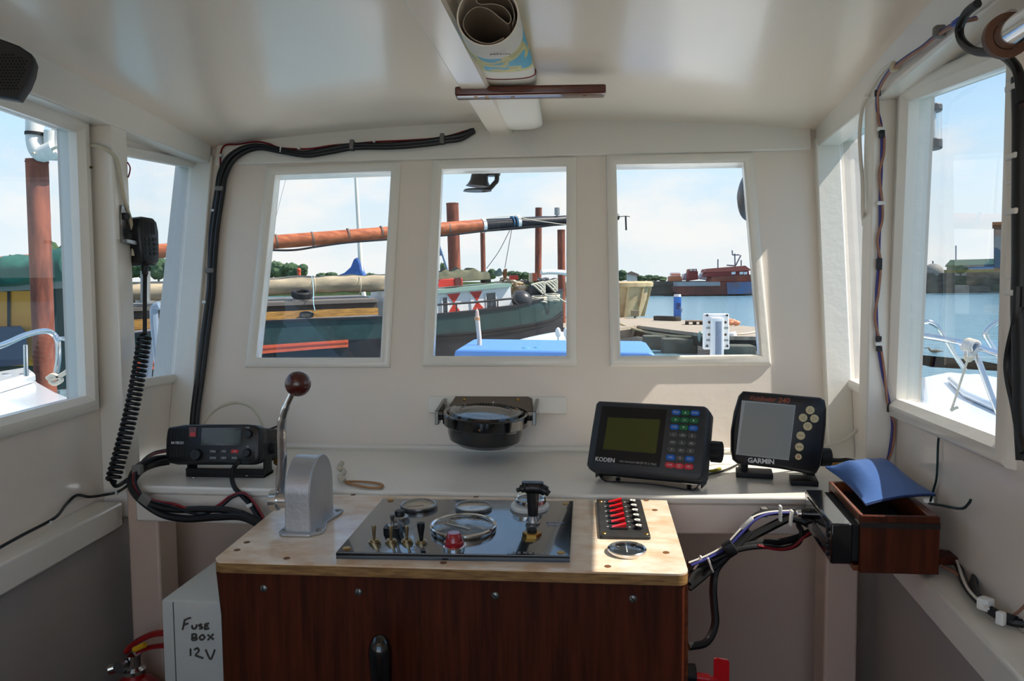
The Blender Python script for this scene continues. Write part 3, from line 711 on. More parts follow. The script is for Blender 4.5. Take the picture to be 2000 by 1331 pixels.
def fluted(mx, r, h, par, nm, mm, n=14):
    m = M(); R = []
    for hz, k in ((0, 1), (h*.9, 1), (h, .9)):
        R.append([mx @ V(((r*(1-.07*(i % 2)))*k*cos(2*pi*i/(2*n)), (r*(1-.07*(i % 2)))*k*sin(2*pi*i/(2*n)), hz)) for i in range(2*n)])
    m.loft(R); return m.done(nm, mm, par)
xr = gp_(1600, 600)[0]; xl = gp_(60, 560)[0]
fluted(Matrix.Translation((xr-.001, .046, -.004)) @ Matrix.Rotation(pi/2, 4, 'Y'), .0175, .017, gp, 'clamp_knob', black_soft)
fluted(Matrix.Translation((xl+.006, .046, -.004)) @ Matrix.Rotation(-pi/2, 4, 'Y'), .0175, .013, gp, 'clamp_knob', black_soft)
# bail bracket resting on the shelf
inv = GF.inverted()
A = GF @ V((-.089, .046, -.055)); Bp = GF @ V((.089, .046, -.055)); A0 = GF @ V((-.089, .046, 0)); B0_ = GF @ V((.089, .046, 0))
def flat_strip(path, wdir, w, t, nsub=5):
    P = smooth_path(path, nsub); m = M(); R = []
    for i, p in enumerate(P):
        tg = (P[min(i+1, len(P)-1)]-P[max(i-1, 0)]).normalized(); nn = tg.cross(wdir).normalized()
        R.append([p-wdir*w/2-nn*t/2, p+wdir*w/2-nn*t/2, p+wdir*w/2+nn*t/2, p-wdir*w/2+nn*t/2])
    m.loft(R); return m
wd = V((sin(radians(20.85)), cos(radians(20.85)), 0))
zb = SHZ+.0015; qL, qR = az(1168, 940, SHZ)+wd*.015, az(1366, 961, SHZ)+wd*.015; lo = lambda p, k=0: V(((qL if p is A else qR).x, (qL if p is A else qR).y, zb+k))
ex = (B0_-A0).normalized()
# the strap comes down from the clamp knobs, bends forward and lies on the shelf
fw = wd*0
path = [A0, A+V((0, 0, -.004)), lo(A)+V((0, 0, .012))-ex*.002, lo(A)+ex*.012+fw, lo(A)+ex*.04+fw+V((0, 0, .001)), (lo(A)+lo(Bp))/2+fw+V((0, 0, .0025)), lo(Bp)-ex*.04+fw+V((0, 0, .001)), lo(Bp)-ex*.012+fw, lo(Bp)+V((0, 0, .012))+ex*.002, Bp+V((0, 0, -.004)), B0_]
m = flat_strip(path, wd, .030, .0022); bb = m.done('bail_bracket', black, gp, world=True)
for k in (.03, .15):
    p = lo(A)+ex*k+fw+V((0, 0, .0025)); m = M(); m.sph(p, .0042, (1, 1, .5), 12, 8); m.done('screw', black_soft, bb, world=True)

# --- fishfinder
FC = ad(1522, 846, 1.265); FF = frame(FC, -9, -9, 1.2)
ff = thing('fish_finder', 'black fish finder with cream buttons and a screen reflecting the blue pouch', 'fish finder', mx=FF)
ffx = lambda x, y: face_px(FF, 1410+x/6.048, 750+y/6.048)
m = M(); m.profile([ffx(*q) for q in ((250, 86), (600, 112), (1170, 162), (1220, 195), (1240, 300), (1235, 480), (1205, 760), (1165, 980), (1120, 1060), (1060, 1075), (700, 1010), (180, 945), (125, 900), (102, 800), (105, 560), (140, 340), (200, 140))], 0, .03, bev=.006); fb = m.done('case', mat('blue_black_plastic', rgb(17, 18, 24), .35, bump=.04, bscale=300), ff)
m = M(); m.rrect((.004, .002), .126, .112, .012, .028, .060); m.done('case_back', black_soft, ff)
def fpoly(pts, y0, y1, mm, nm, par=ff): m = M(); m.profile([ffx(*q) for q in pts], y0, y1); return m.done(nm, mm, par)
sw = fpoly([(235, 195), (872, 255), (790, 905), (165, 835)], -.0004, .001, black_gloss, 'screen_bezel')
fpoly([(275, 215), (860, 268), (785, 893), (185, 830)], -.0008, .0, mat('grey_lcd', rgb(64, 66, 60), .06, spec=.5), 'screen', sw)
orange_t = mat('orange_print', rgb(150, 62, 28), .5)
x, z = ffx(480, 182); text('Fishfinder', .0105, T(x, -.0003, z), orange_t, ff, shear=.25)
x, z = ffx(728, 200); text('240', .0120, T(x, -.0003, z), orange_t, ff, shear=.25, bold=.0002)
x, z = ffx(462, 915); text('GARMIN', .0108, T(x, -.0003, z), label_w, ff, bold=.0003)
cream = mat('cream_button', rgb(196, 182, 142), .5)
for a, b, r, s_ in ((1040, 312, .0068, '^'), (958, 402, .0066, '<'), (1092, 413, .0066, '>'), (1012, 503, .0068, 'v'), (930, 613, .0067, 'MENU'), (914, 747, .0067, 'ENTER'), (902, 863, .0050, 'o')):
    x, z = ffx(a, b); m = M(); m.lathe([(r, 0), (r, .0016), (r*.85, .0024), (0, .0026)], lz(x, z), 26); bt = m.done('button', cream, ff)
    if s_ in '^<>v':
        rot = {'^': 0, '<': 90, 'v': 180, '>': -90}[s_]; P = [Matrix.Rotation(radians(-rot), 3, 'Y') @ V(q) for q in ((-.0030, 0, -.0022), (.0030, 0, -.0022), (0, 0, .0032))]
        m = M(); m.tube([V((x, -.0027, z))+q for q in P], .0004, 5, 1, True); m.done('arrow', mat('brown_print', rgb(90, 66, 40), .6), bt)
    elif s_ == 'o':
        m = M(); m.tube([V((x+.0018*cos(q), -.0027, z+.0018*sin(q))) for q in [k*pi/4 for k in range(8)]], .0005, 5, 2, True); m.done('power_mark', orange_t, bt)
    else: text(s_, .0028, T(x, -.0028, z), mat('brown_print', rgb(90, 66, 40), .6), bt)
# stand: two feet on the shelf and a rear yoke
st = M()
fzz = FF @ V((0, .045, -.052))
for pxa, pya, sgn in ((1470, 925, 0), (1568, 940, 1)):
    p = az(pxa+6, pya+4, SHZ+.004)
    st.box((p.x, p.y+.014, SHZ+.0045), (.060 if not sgn else .042, .042, .009), Matrix.Rotation(radians(-9), 3, 'Z'), bev=.0012)
p0 = az(1453, 938, SHZ); 
yA = FF @ V((-.060, .040, -.045)); yB = FF @ V((.066, .040, -.040))
pA = az(1453, 938, SHZ); pB = az(1597, 940, SHZ)
st.box(((pA.x+.006), pA.y+.040, SHZ+.024), (.012, .026, .046), bev=.001)
st.box((pB.x-.004, pB.y+.040, SHZ+.030), (.014, .028, .060), bev=.001)
st.done('stand', black_soft, ff, world=True)
q = FF @ V((.078, .045, -.036))
m = M(); m.cyl(q-V((.012, 0, 0)), q+V((.006, 0, 0)), .015, seg=22); m.done('clamp_knob', black_soft, ff, world=True, bevel=.002)

# --- compass on the front wall
CPc = ay(949, 806, 1.462)
bd = M(); a_, b_ = FW(838, 776), FW(1105, 810)
bo_ = FW(971.5, 793); bw = b_.x-a_.x; bh = (a_-b_).dot(FV)
Rf = Matrix((FU, -FN, FV)).transposed()
bd.box(bo_+FN*.009, (bw, .018, bh), Rf, bev=.003); bd = bd.done('compass_board', trim_m); tag(bd, 'white painted mounting board behind the black compass', 'board')
cp = thing('bulkhead_compass', 'black gimballed compass hung on a bracket below the middle front window', 'compass', CPc)
cm = mat('compass_black', rgb(9, 9, 11), .14, coat=.6)
bx_ = bw*.47/2; top = bo_+FN*.0185
m = M(); hh = bh*.95
tl = lambda x, v, o=0: V((CPc.x, top.y, top.z))+FU*x+FV*v+FN*o
P = [(-.072, hh*.5), (.074, hh*.5), (.082, hh*.38), (.084, -hh*.45), (-.084, -hh*.45), (-.084, -hh*.1)]
m.prism([tl(x, v, 0) for x, v in P], FN*.007); br_ = m.done('bracket', cm, cp, world=True, bevel=.001)
for s in (-1, 1):
    m = M(); xx = CPc.x+s*.0925; w = .007
    yw = top.y-.004
    arm = [(yw, top.z+hh*.42), (yw-.01, top.z+hh*.42), (CPc.y-.01, CPc.z+.004), (CPc.y-.014, CPc.z-.022), (CPc.y+.004, CPc.z-.022), (CPc.y+.02, CPc.z-.014), (yw, top.z-hh*.5)]
    m.prism([(xx-w/2, y, z) for y, z in arm], (w, 0, 0)); m.done('arm', cm, cp, world=True, bevel=.001)
    m = M(); m.cyl((xx-s*.012, CPc.y-.002, CPc.z-.010), (xx+s*.003, CPc.y-.002, CPc.z-.010), .005); m.done('pivot', black_soft, cp, world=True)
    p = tl(s*.054, hh*.28, .007); m = M(); m.sph(p, .0034, (1, .5, 1), 12, 8); m.done('screw', brass, cp, world=True)
cmx = Matrix.Translation(CPc) @ Matrix.Rotation(radians(3), 4, 'Y') @ Matrix.Rotation(radians(4), 4, 'X')
m = M(); m.lathe([(.0745, .0), (.0800, .0), (.0815, -.002), (.0815, -.020), (.0800, -.022), (.0725, -.022), (.072, -.003), (.0745, 0)], cmx, 64); rg = m.done('gimbal_ring', cm, cp, world=True)
p = cmx @ V((0, -.0815, -.014)); m = M(); m.sph(p, .002); m.done('screw', brass, rg, world=True)
m = M(); m.lathe([(.071, -.001), (.0715, -.022), (.0715, -.036), (.068, -.050), (.055, -.059), (.030, -.063), (0, -.064), ], cmx, 56); bw_ = m.done('bowl', cm, cp, world=True)
m = M(); m.lathe([(.071, -.001), (.069, .003), (.050, .006)], cmx, 56); m.lathe([(.050, .006), (.048, .004), (.047, -.004)], cmx, 56); m.done('bezel', black_gloss, cp, world=True)
m = M(); m.lathe([(0, -.005), (.047, -.005), (.047, -.012), (0, -.012)], cmx, 48); cdc = m.done('compass_card', mat('card_grey', rgb(120, 118, 112), .4), cp, world=True)
m = M()
for k in range(72):
    a = 2*pi*k/72; R0, R1 = .0665, (.062 if k % 2 else .060); t_ = .0006
    d = V((cos(a), sin(a), 0)); n_ = V((-sin(a), cos(a), 0))*t_
    zf = lambda r: .0032+(.069-r)/.019*.003+.0003
    m.face([cmx @ (d*R0+n_+V((0, 0, zf(R0)))), cmx @ (d*R0-n_+V((0, 0, zf(R0)))), cmx @ (d*R1-n_+V((0, 0, zf(R1)))), cmx @ (d*R1+n_+V((0, 0, zf(R1))))])
m.done('graduation_ring', tickw, cp, world=True)
m = M(); m.lathe([(.048, .0045), (.03, .0075), (0, .0085)], cmx, 40); m.done('glass', dial_glass, cp, world=True)
m = M(); p = cmx @ V((.006, .062, .006)); m.sph(p, .0018); m.done('lubber_pin', tickw, cp, world=True)
# ================================================================== cables, chart, stereo box and the rest of the cabin
def clip_on(par, p, size, mm, nm='cable_clip', rot=None):
    m = M(); m.box(p, size, rot, bev=min(size)*.2); return m.done(nm, mm, par, world=True)
def cable(par, pts, r, mm, nm, seg=8, n=6):
    m = M(); m.tube(pts, r, seg, n); return m.done(nm, mm, par, world=True)
# --- bundle round the front left window
fwp = lambda L_, off, dx=0, dy=0: [FW(x+dx, y+dy, off) for x, y in L_]
base = [(374, 868), (379, 800), (390, 720), (400, 640), (409, 570), (411, 530), (417, 450), (427, 380), (435, 335), (455, 303), (495, 285), (545, 292), (592, 299), (640, 292), (688, 284), (760, 283), (830, 277), (866, 271), (905, 264), (927, 254)]
cb = thing('cable_bundle', 'black cable bundle clipped up the left corner and above the front window', 'cables', FW(374, 868, .012))
cable(cb, fwp(base, .013), .0056, cable_m, 'black_cable')
cable(cb, fwp(base, .014, 7, 5)[:-2]+[FW(900, 272, .014), FW(926, 257, .012)], .0052, cable_m, 'black_cable')
cable(cb, [FW(x-6+(3 if y > 500 else 0), y-1, .012) for x, y in base], .0036, cable_m, 'black_cable')
redp = [(370, 866), (373, 815), (384, 740), (394, 680), (404, 590), (408, 530), (413, 450), (424, 385), (430, 330), (431, 300), (440, 284), (465, 282), (500, 277), (525, 281), (548, 289), (600, 291), (650, 284), (690, 281), (735, 277), (800, 274), (865, 268), (922, 252)]
cable(cb, fwp(redp, .010), .0021, red_wire, 'red_wire', 6)
cable(cb, fwp([(x-2, y) for x, y in redp[:9]], .010), .0018, white_wire, 'white_wire', 6)
for x, y, w, h in ((430, 370, .019, .010), (411, 530, .019, .010), (688, 284, .009, .022), (864, 272, .009, .022)):
    clip_on(cb, FW(x, y, .014), (w, .016, h), clip_grey, rot=Rf)
for x, y, w, h in ((431, 304, .007, .005), (417, 412, .006, .005), (400, 591, .008, .006), (549, 293, .003, .014), (584, 290, .006, .006), (731, 277, .004, .006)):
    clip_on(cb, FW(x, y, .014), (w, .010, h), clip_white, 'cable_tie', Rf)
clip_on(cb, FW(538, 293, .016), (.016, .0015, .002), clip_white, 'cable_tie', Rf @ Matrix.Rotation(radians(-20), 3, 'Y'))

# --- handset on the left post
HM = frame(SP(-1, 294, 472, PI_+.03), 76, -2, 0)
hs = thing('radio_handset', 'black fist microphone with a coiled lead hanging on the left post', 'microphone', mx=HM)
dpt = .034
m = M(); m.profile([(-.019, .040), (-.012, .044), (.013, .043), (.020, .037), (.0235, .020), (.0225, -.010), (.019, -.036), (.012, -.0425), (-.011, -.0425), (-.018, -.037), (-.0225, -.010), (-.0235, .020)], 0, dpt, bev=.006); m.done('body', black, hs)
for k in range(5):
    m = M(); m.rrect((-.010+k*.005, .024), .0024, .022, .001, -.0003, .002); m.done('grille_slot', dark_slot, hs)
for r in range(4):
    for c in range(3):
        m = M(); m.rrect((-.0095+c*.0095, .004-r*.0085), .0075, .0058, .0015, -.0014, .001); m.done('key', mat('handset_key', rgb(34, 35, 39), .5), hs)
m = M(); m.rrect((0, 0), .030, .050, .006, dpt-.001, dpt+.006); m.done('back_pad', black_soft, hs)
m = M(); m.rrect((.0225, .006), .004, .032, .001, .010, .024); m.done('talk_bar', black_soft, hs)
pb = HM @ V((0, .017, -.0425))
c_top = SP(-1, 283, 652, PI_+.030); c_bot = SP(-1, 219, 942, PI_+.018)
m = M(); m.tube([pb+V((0, 0, .004)), pb+V((0, 0, -.012)), pb+V((0, 0, -.02))], [.0062, .0055, .0042], 10); m.done('strain_relief', black, hs, world=True)
cable(hs, [pb+V((0, 0, -.015)), (pb+c_top)/2, c_top], .0036, cable_m, 'straight_lead')
# coiled part
turns = 31; P = []
axis = (c_bot-c_top); sag = V((.012, -.01, 0))
Lc = axis.length; zdir = axis.normalized(); e1 = zdir.cross(V((0, 1, 0))).normalized(); e2 = zdir.cross(e1)
for i in range(turns*12+1):
    t = i/(turns*12); a = 2*pi*turns*t; c = c_top+axis*t+sag*sin(pi*t)
    rr = .0098*min(1, t*30+.2, (1-t)*30+.35)
    P.append(c+e1*rr*cos(a)+e2*rr*sin(a))
m = M(); m.tube(P, .0030, 7, 1); m.done('coiled_lead', cable_m, hs, world=True)
cable(hs, [c_bot, SP(-1, 228, 950, PI_+.018), ay(250, 937, 1.27), ay(275, 920, 1.27), ay(300, 907, 1.28), VH @ V((-.070, .06, -.020))], .0036, cable_m, 'straight_lead')
# hanger plate
hp = SP(-1, 244, 438, PI_); T3l = side_of(-1)
hg = thing('microphone_hanger', 'scratched chrome hanger plate with a black knob on the left post', 'hanger', hp)
hh = [SP(-1, x, y, PI_+.0005) for x, y in ((234, 401), (249, 403), (257, 478), (236, 472))]
m = M(); m.prism(hh, V((.003, 0, 0))); m.done('plate', mat('worn_chrome', rgb(190, 190, 188), .25, metal=1, col2=rgb(90, 86, 80), vscale=60), hg, world=True)
m = M(); c = SP(-1, 242, 423, PI_+.003); m.cyl(c, c+V((.009, -.004, 0)), .0068, .0060, seg=20); m.done('knob', black, hg, world=True, bevel=.001)
m = M(); m.prism([SP(-1, x, y, PI_+.003) for x, y in ((236, 468), (256, 472), (257, 480), (236, 474))], V((.014, -.004, 0))); m.done('hook', steel, hg, world=True)
# cream aerial lead on the post
al = thing('aerial_lead', 'cream lead curling from a hole in the left wall behind the handset', 'cable', SP(-1, 168, 284, 0))
yq = lambda px, py: SP(-1, px, py, PI_+.004)
cable(al, [SP(-1, 166, 283, .001), SP(-1, 175, 284, .012), SP(-1, 192, 286, .03), SP(-1, 213, 296, .046), yq(228, 312), yq(234, 340), yq(238, 362), yq(244, 395), yq(255, 430), yq(260, 470), yq(260, 500)], .0032, beige_cable, 'lead')
clip_on(al, yq(239, 361), (.004, .007, .005), clip_white)
rw = thing('red_wire_end', 'short bowed red wire by the narrow left window', 'wire', SP(-1, 250, 330, PI_))
cable(rw, [SP(-1, 249, 317, PI_), SP(-1, 254, 327, PI_+.004), SP(-1, 253, 338, PI_+.004), SP(-1, 250, 347, PI_)], .0012, red_wire, 'wire', 6)
wb = thing('wall_bolt', 'rusty bolt and nut poking through the left window frame', 'bolt', SP(-1, 163, 328, 0))
c = SP(-1, 163, 328, .0); rust = mat('rusty_steel', rgb(110, 90, 70), .6, metal=.6, col2=rgb(70, 46, 30), vscale=80)
m = M(); m.cyl(c-V((.002, 0, 0)), c+V((.006, 0, 0)), .0068, seg=20); m.done('washer', steel, wb, world=True)
m = M(); m.cyl(c, c+V((.012, -.002, 0)), .0044, seg=6); m.cyl(c+V((.01, -.002, 0)), c+V((.018, -.004, 0)), .0022, seg=10); m.done('nut', rust, wb, world=True)

# --- lead along the left ledge
ll = thing('ledge_wire', 'thin black wire clipped along the left ledge', 'wire', az(0, 1070, 1.137))
Lz = [(-60, 1105), (0, 1070), (45, 1045), (90, 1022), (112, 1008), (130, 985), (150, 968), (175, 971), (205, 967), (228, 962), (248, 950), (262, 938)]
cable(ll, [ay(x, y, 1.25) if x > 240 else (SP(-1, x, y, .004) if 120 < x < 200 else SP(-1, x, y, .028)) for x, y in Lz], .0024, cable_m, 'wire')
for x, y in ((97, 1021), (227, 963)): clip_on(ll, SP(-1, x, y, .028), (.006, .008, .007), clip_white)

# --- looms below the radio
lm = thing('radio_loom', 'thick black cables sagging from the radio to the left of the console', 'cables', V((-.60, 1.20, 1.13)))
def A_(L_, y=None): return [ay(a, b, c) for a, b, c in L_]
cable(lm, A_([(330, 902, 1.32), (300, 908, 1.30), (272, 922, 1.25), (258, 945, 1.212), (262, 962, 1.205), (285, 985, 1.20), (320, 1006, 1.198), (365, 1014, 1.195), (420, 1011, 1.19), (470, 1010, 1.18), (505, 1024, 1.17), (530, 1040, 1.165)]), .0062, cable_m, 'black_cable')
cable(lm, A_([(330, 894, 1.33), (298, 898, 1.30), (270, 912, 1.25), (256, 935, 1.214), (258, 955, 1.206), (275, 972, 1.20), (305, 988, 1.20), (345, 996, 1.198), (400, 995, 1.195), (450, 998, 1.19), (490, 1012, 1.18), (525, 1034, 1.17)]), .0058, cable_m, 'black_cable')
cable(lm, A_([(325, 882, 1.36), (300, 888, 1.32), (280, 900, 1.27), (264, 920, 1.222), (262, 945, 1.207), (280, 970, 1.197), (310, 980, 1.195), (340, 985, 1.195), (375, 997, 1.195), (405, 998, 1.195), (430, 985, 1.20), (450, 970, 1.205), (475, 964, 1.205), (495, 980, 1.198), (508, 1000, 1.185), (520, 1022, 1.175)]), .0024, red_wire, 'red_wire', 6)
cable(lm, A_([(325, 879, 1.37), (302, 884, 1.33), (282, 897, 1.275), (268, 918, 1.222), (265, 945, 1.206), (285, 974, 1.195), (330, 988, 1.193), (375, 1003, 1.193), (402, 1004, 1.193), (432, 990, 1.198), (455, 972, 1.203), (480, 968, 1.203), (500, 990, 1.195), (522, 1026, 1.172)]), .0022, cable_m, 'black_wire', 6)
pw = thing('radio_power_lead', 'black lead dropping from under the radio into the loom', 'cable', ay(465, 905, 1.25))
cable(pw, A_([(470, 900, 1.275), (458, 912, 1.262), (453, 932, 1.238), (458, 952, 1.215), (472, 968, 1.207), (488, 985, 1.200), (500, 1003, 1.19), (516, 1024, 1.175)]), .0040, cable_m, 'lead')
clip_on(lm, ay(269, 918, 1.222), (.016, .012, .016), clip_grey); clip_on(lm, ay(285, 976, 1.197), (.020, .012, .016), clip_grey, rot=Matrix.Rotation(radians(35), 3, 'Y'))
clip_on(pw, ay(489, 987, 1.199), (.010, .011, .006), clip_white, 'cable_tie', Matrix.Rotation(radians(-20), 3, 'Y'))
lp = thing('cream_cable_loop', 'cream cable arching up behind the radio', 'cable', az(405, 880, SHZ+.004))
cable(lp, A_([(392, 850, 1.44), (400, 822, 1.45), (425, 798, 1.47), (460, 787, 1.48), (490, 795, 1.46), (508, 818, 1.43), (517, 848, 1.40), (516, 870, 1.37)]), .0034, beige_cable, 'cable')
bl_ = thing('thin_black_lead', 'thin black lead bending behind the throttle lever', 'cable', az(528, 900, SHZ))
cable(bl_, A_([(505, 850, 1.40), (520, 842, 1.42), (545, 833, 1.44), (552, 840, 1.44), (540, 865, 1.40), (528, 895, 1.36), (520, 905, 1.34)]), .0022, cable_m, 'lead')
# lanyard with tan strap
ln = thing('lanyard', 'white cord toggle with a tan leather loop lying behind the throttle', 'lanyard', az(690, 942, SHZ))
m = M(); pts = [az(x, y, SHZ+.003+h) for x, y, h in ((668, 905, .006), (662, 915, .01), (672, 922, .004), (664, 932, .008), (672, 940, .003))]
m.tube(pts, .0045, 8); m.done('knotted_cord', mat('dirty_white_cord', rgb(200, 190, 170), .8, bump=.5, bscale=200), ln, world=True)
m = M(); m.tube([az(x, y, SHZ+.0028) for x, y in ((674, 941), (700, 941), (728, 943), (745, 947), (742, 953), (720, 953), (695, 948), (676, 943))], .0032, 8, 6, False, .55); m.done('leather_loop', mat('tan_leather', rgb(168, 118, 68), .6), ln, world=True)

# --- chart rack and chart
rk = thing('chart_rack_bar', 'varnished wooden bar across the ceiling beam holding up the rolled chart', 'rack', az(1000, 185, 1.838))
z0_ = 1.8285
q = [az(888, 187, z0_), az(1184, 182, z0_)]
yb_ = (q[0].y+q[1].y)/2; RZ = Matrix.Rotation(atan2(q[1].y-q[0].y, q[1].x-q[0].x), 3, 'Z')
cb0 = (q[0]+q[1])/2
m = M(); m.box(cb0+RZ @ V((0, .018, .008)), ((q[1]-q[0]).length, .036, .016), RZ, bev=.0035, seg=3); m.done('bar', lacquer, rk, world=True)
for k, dz in ((-.094, .012), (-.075, .030), (-.075, .010), (-.030, .016), (.094, .016)):
    p = cb0+RZ @ V((k, dz, -.0002)); m = M(); m.cyl(p+V((0, 0, .002)), p-V((0, 0, .0004)), .0035, seg=14); m.done('screw', brass if k < -.05 else plug, rk, world=True)
cha = bpy.data.materials.new('printed_chart'); cha.use_nodes = True; t = cha.node_tree; b = t.nodes['Principled BSDF']; b.inputs['Roughness'].default_value = .6
tcn = t.nodes.new('ShaderNodeTexCoord'); sp_ = t.nodes.new('ShaderNodeSeparateXYZ'); t.links.new(tcn.outputs['Object'], sp_.inputs[0])
nzn = t.nodes.new('ShaderNodeTexNoise'); nzn.inputs['Scale'].default_value = 13; nzn.inputs['Detail'].default_value = 2.5; mpn = t.nodes.new('ShaderNodeMapping'); mpn.inputs['Rotation'].default_value = (0, 0, .6); mpn.inputs['Scale'].default_value = (1.1, .55, 1.1); mpn.inputs['Location'].default_value = (2.4, .7, 0)
t.links.new(tcn.outputs['Object'], mpn.inputs[0]); t.links.new(mpn.outputs[0], nzn.inputs[0])
rp = t.nodes.new('ShaderNodeValToRGB'); t.links.new(nzn.outputs[0], rp.inputs[0]); rp.color_ramp.interpolation = 'CONSTANT'
e_ = rp.color_ramp.elements; e_[0].position = 0; e_[0].color = rgb(226, 222, 210); e_[1].position = .40; e_[1].color = rgb(96, 178, 206)
for p_, c_ in ((.53, rgb(216, 204, 136)), (.585, rgb(196, 188, 130)), (.63, rgb(96, 178, 206))): ee = e_.new(p_); ee.color = c_
ys = t.nodes.new('ShaderNodeValToRGB'); mr = t.nodes.new('ShaderNodeMapRange'); mr.inputs['From Min'].default_value = 0; mr.inputs['From Max'].default_value = .8
t.links.new(sp_.outputs['Y'], mr.inputs['Value']); t.links.new(mr.outputs[0], ys.inputs[0]); ys.color_ramp.interpolation = 'CONSTANT'
ye = ys.color_ramp.elements; ye[0].color = (0, 0, 0, 1); ye[1].position = .085; ye[1].color = (1, 1, 1, 1); k_ = ye.new(.34); k_.color = (0, 0, 0, 1)
mxn = t.nodes.new('ShaderNodeMixRGB'); t.links.new(ys.outputs[0], mxn.inputs[0]); mxn.inputs[1].default_value = rgb(228, 222, 210); t.links.new(rp.outputs[0], mxn.inputs[2]); t.links.new(mxn.outputs[0], b.inputs['Base Color'])
paper_in = mat('chart_back_paper', rgb(150, 140, 128), .75)
cyn = ad(953, 68, .985); yN = cyn.y; yF = 1.665
cth = thing('rolled_chart', 'rolled paper chart with blue and yellow sea areas tucked above the wooden bar', 'chart', (cyn.x, yN, cyn.z))
WM[cth] = Matrix.Translation((cyn.x, yN, cyn.z))
barx = az(996, 160, 1.85).x; farx = ay(1019, 225, yF).x
ybar = q[0].y+.018
def chart_c(y):
    if y < ybar: k = (y-yN)/(ybar-yN); x = cyn.x+(barx-cyn.x)*k
    else: k = (y-ybar)/(yF-ybar); x = barx+(farx-barx)*k
    K = min(1, max(0, (y-yN)/(ybar-.03-yN))); K = K*K*(3-2*K)
    top = ceil_z(x, y)-.003
    a = .0395+.0045*K; bb = .0375*(1-K)+.0100*K
    if y > ybar+.03: bb += .004*min(1, (y-ybar-.03)/.1)
    return x, top-bb, a, bb
def ringc(y, sc=1.0, n=40):
    x, z, a, bb = chart_c(y); e = 2.0+.8*min(1, max(0, (y-yN)/.3))
    return [V((x+sc*a*math.copysign(abs(cos(2*pi*k/n))**(2/e), cos(2*pi*k/n)), y, z+sc*bb*math.copysign(abs(sin(2*pi*k/n))**(2/e), sin(2*pi*k/n)))) for k in range(n)]
YS = [yN+(yF-yN)*k/26 for k in range(27)]
# outer sheet with thickness (open ended tube)
m = M(); RO = [ringc(y) for y in YS]; RI = [ringc(y, .95) for y in YS[::-1]]
m.loft(RO+RI+[RO[0]], cap=False); m.done('outer_sheet', cha, cth, world=True)
# inner curl : open S shaped sheet
def inner_pts(y, kk):
    x, z, a, bb = chart_c(y); a *= .9; bb *= .9
    pts = [(.86, -.30), (.93, .05), (.80, .52), (.45, .82), (0, .92), (-.35, .80), (-.42, .62), (-.25, .50), (.15, .50), (.55, .36), (.80, .02), (.72, -.25), (.45, -.05), (0, .32), (-.45, .40), (-.80, .12), (-.90, -.25), (-.72, -.60), (-.35, -.86), (.1, -.94), (.55, -.76)]
    P = smooth_path([(p, q_, 0) for p, q_ in pts], 4)
    o = []; inn = []
    for i, p in enumerate(P):
        t_ = (P[min(i+1, len(P)-1)]-P[max(i-1, 0)]); t_ = t_.normalized() if t_.length > 1e-6 else V((1, 0, 0))
        nn = V((-t_.y, t_.x, 0))*.018
        o.append(V((x+a*(p.x+nn.x), y, z+bb*(p.y+nn.y)))); inn.append(V((x+a*(p.x-nn.x), y, z+bb*(p.y-nn.y))))
    return o+inn[::-1]
m = M(); m.loft([inner_pts(y, 0) for y in (yN+.006, yN+.03, yN+.08, yN+.16, yN+.24)]); m.done('inner_curl', paper_in, cth, world=True)
yb2 = ybar-.040
m = M(); m.tube(ringc(yb2, 1.015, 40), .0014, 6, 1, True); m.done('elastic_band', mat('dark_red_elastic', rgb(110, 18, 26), .6), cth, world=True)
zz = chart_c(yN+.03); text('WGS84', .0085, T(zz[0]+.012, yN+.035, zz[1]-zz[3]*1.0) @ Matrix.Rotation(radians(-62), 4, 'X') @ Matrix.Rotation(pi, 4, 'Y'), mat('grey_print', rgb(110, 106, 100), .6), cth, world=True)

# --- loudspeaker top left
spk = thing('loudspeaker', 'black box loudspeaker fixed high in the left rear corner', 'speaker', ad(0, 130, .95))
SF = frame(ad(-10, 140, .95), 32, 8, 0); 
WM[spk] = Matrix.Translation(ad(0, 130, .95))
def sxy(px, py): x, z = face_px(SF, px, py); return (x, z)
m = M(); pl = [sxy(*q) for q in ((-150, 30), (0, 76), (38, 90), (62, 106), (68, 122), (64, 145), (54, 170), (36, 196), (0, 190), (-150, 165))]
R0 = [SF @ V((x, 0, z)) for x, z in pl]; cxx = sum((p for p in R0), V())/len(R0)
Rr = [[cxx+(p-cxx)*.93+SF.to_3x3() @ V((0, -.004, 0)) for p in R0], R0, [p+SF.to_3x3() @ V((0, .05, 0)) for p in R0], [cxx+(p-cxx)*.86+SF.to_3x3() @ V((0, .062, 0)) for p in R0]]
m.loft(Rr); m.done('case', black_soft, spk, world=True)
m = M()
for r in range(12):
    for c_ in range(18):
        px_, py_ = -60+c_*6.6+(r % 2)*3.3, 108+r*6.0-c_*.0
        if px_ > 60-(r*2.2) or py_ > 184 or py_ < 100+(px_*.3): continue
        x, z = sxy(px_, py_); p = SF @ V((x, -.0045, z)); 
        e1_ = SF.to_3x3() @ V((1, 0, 0)); e3_ = SF.to_3x3() @ V((0, 0, 1)); d = .0012
        m.face([p+(e1_*cos(k*pi/3)+e3_*sin(k*pi/3))*d for k in range(6)])
m.done('grille_holes', mat('deep_black', rgb(4, 4, 5), .9), spk, world=True)

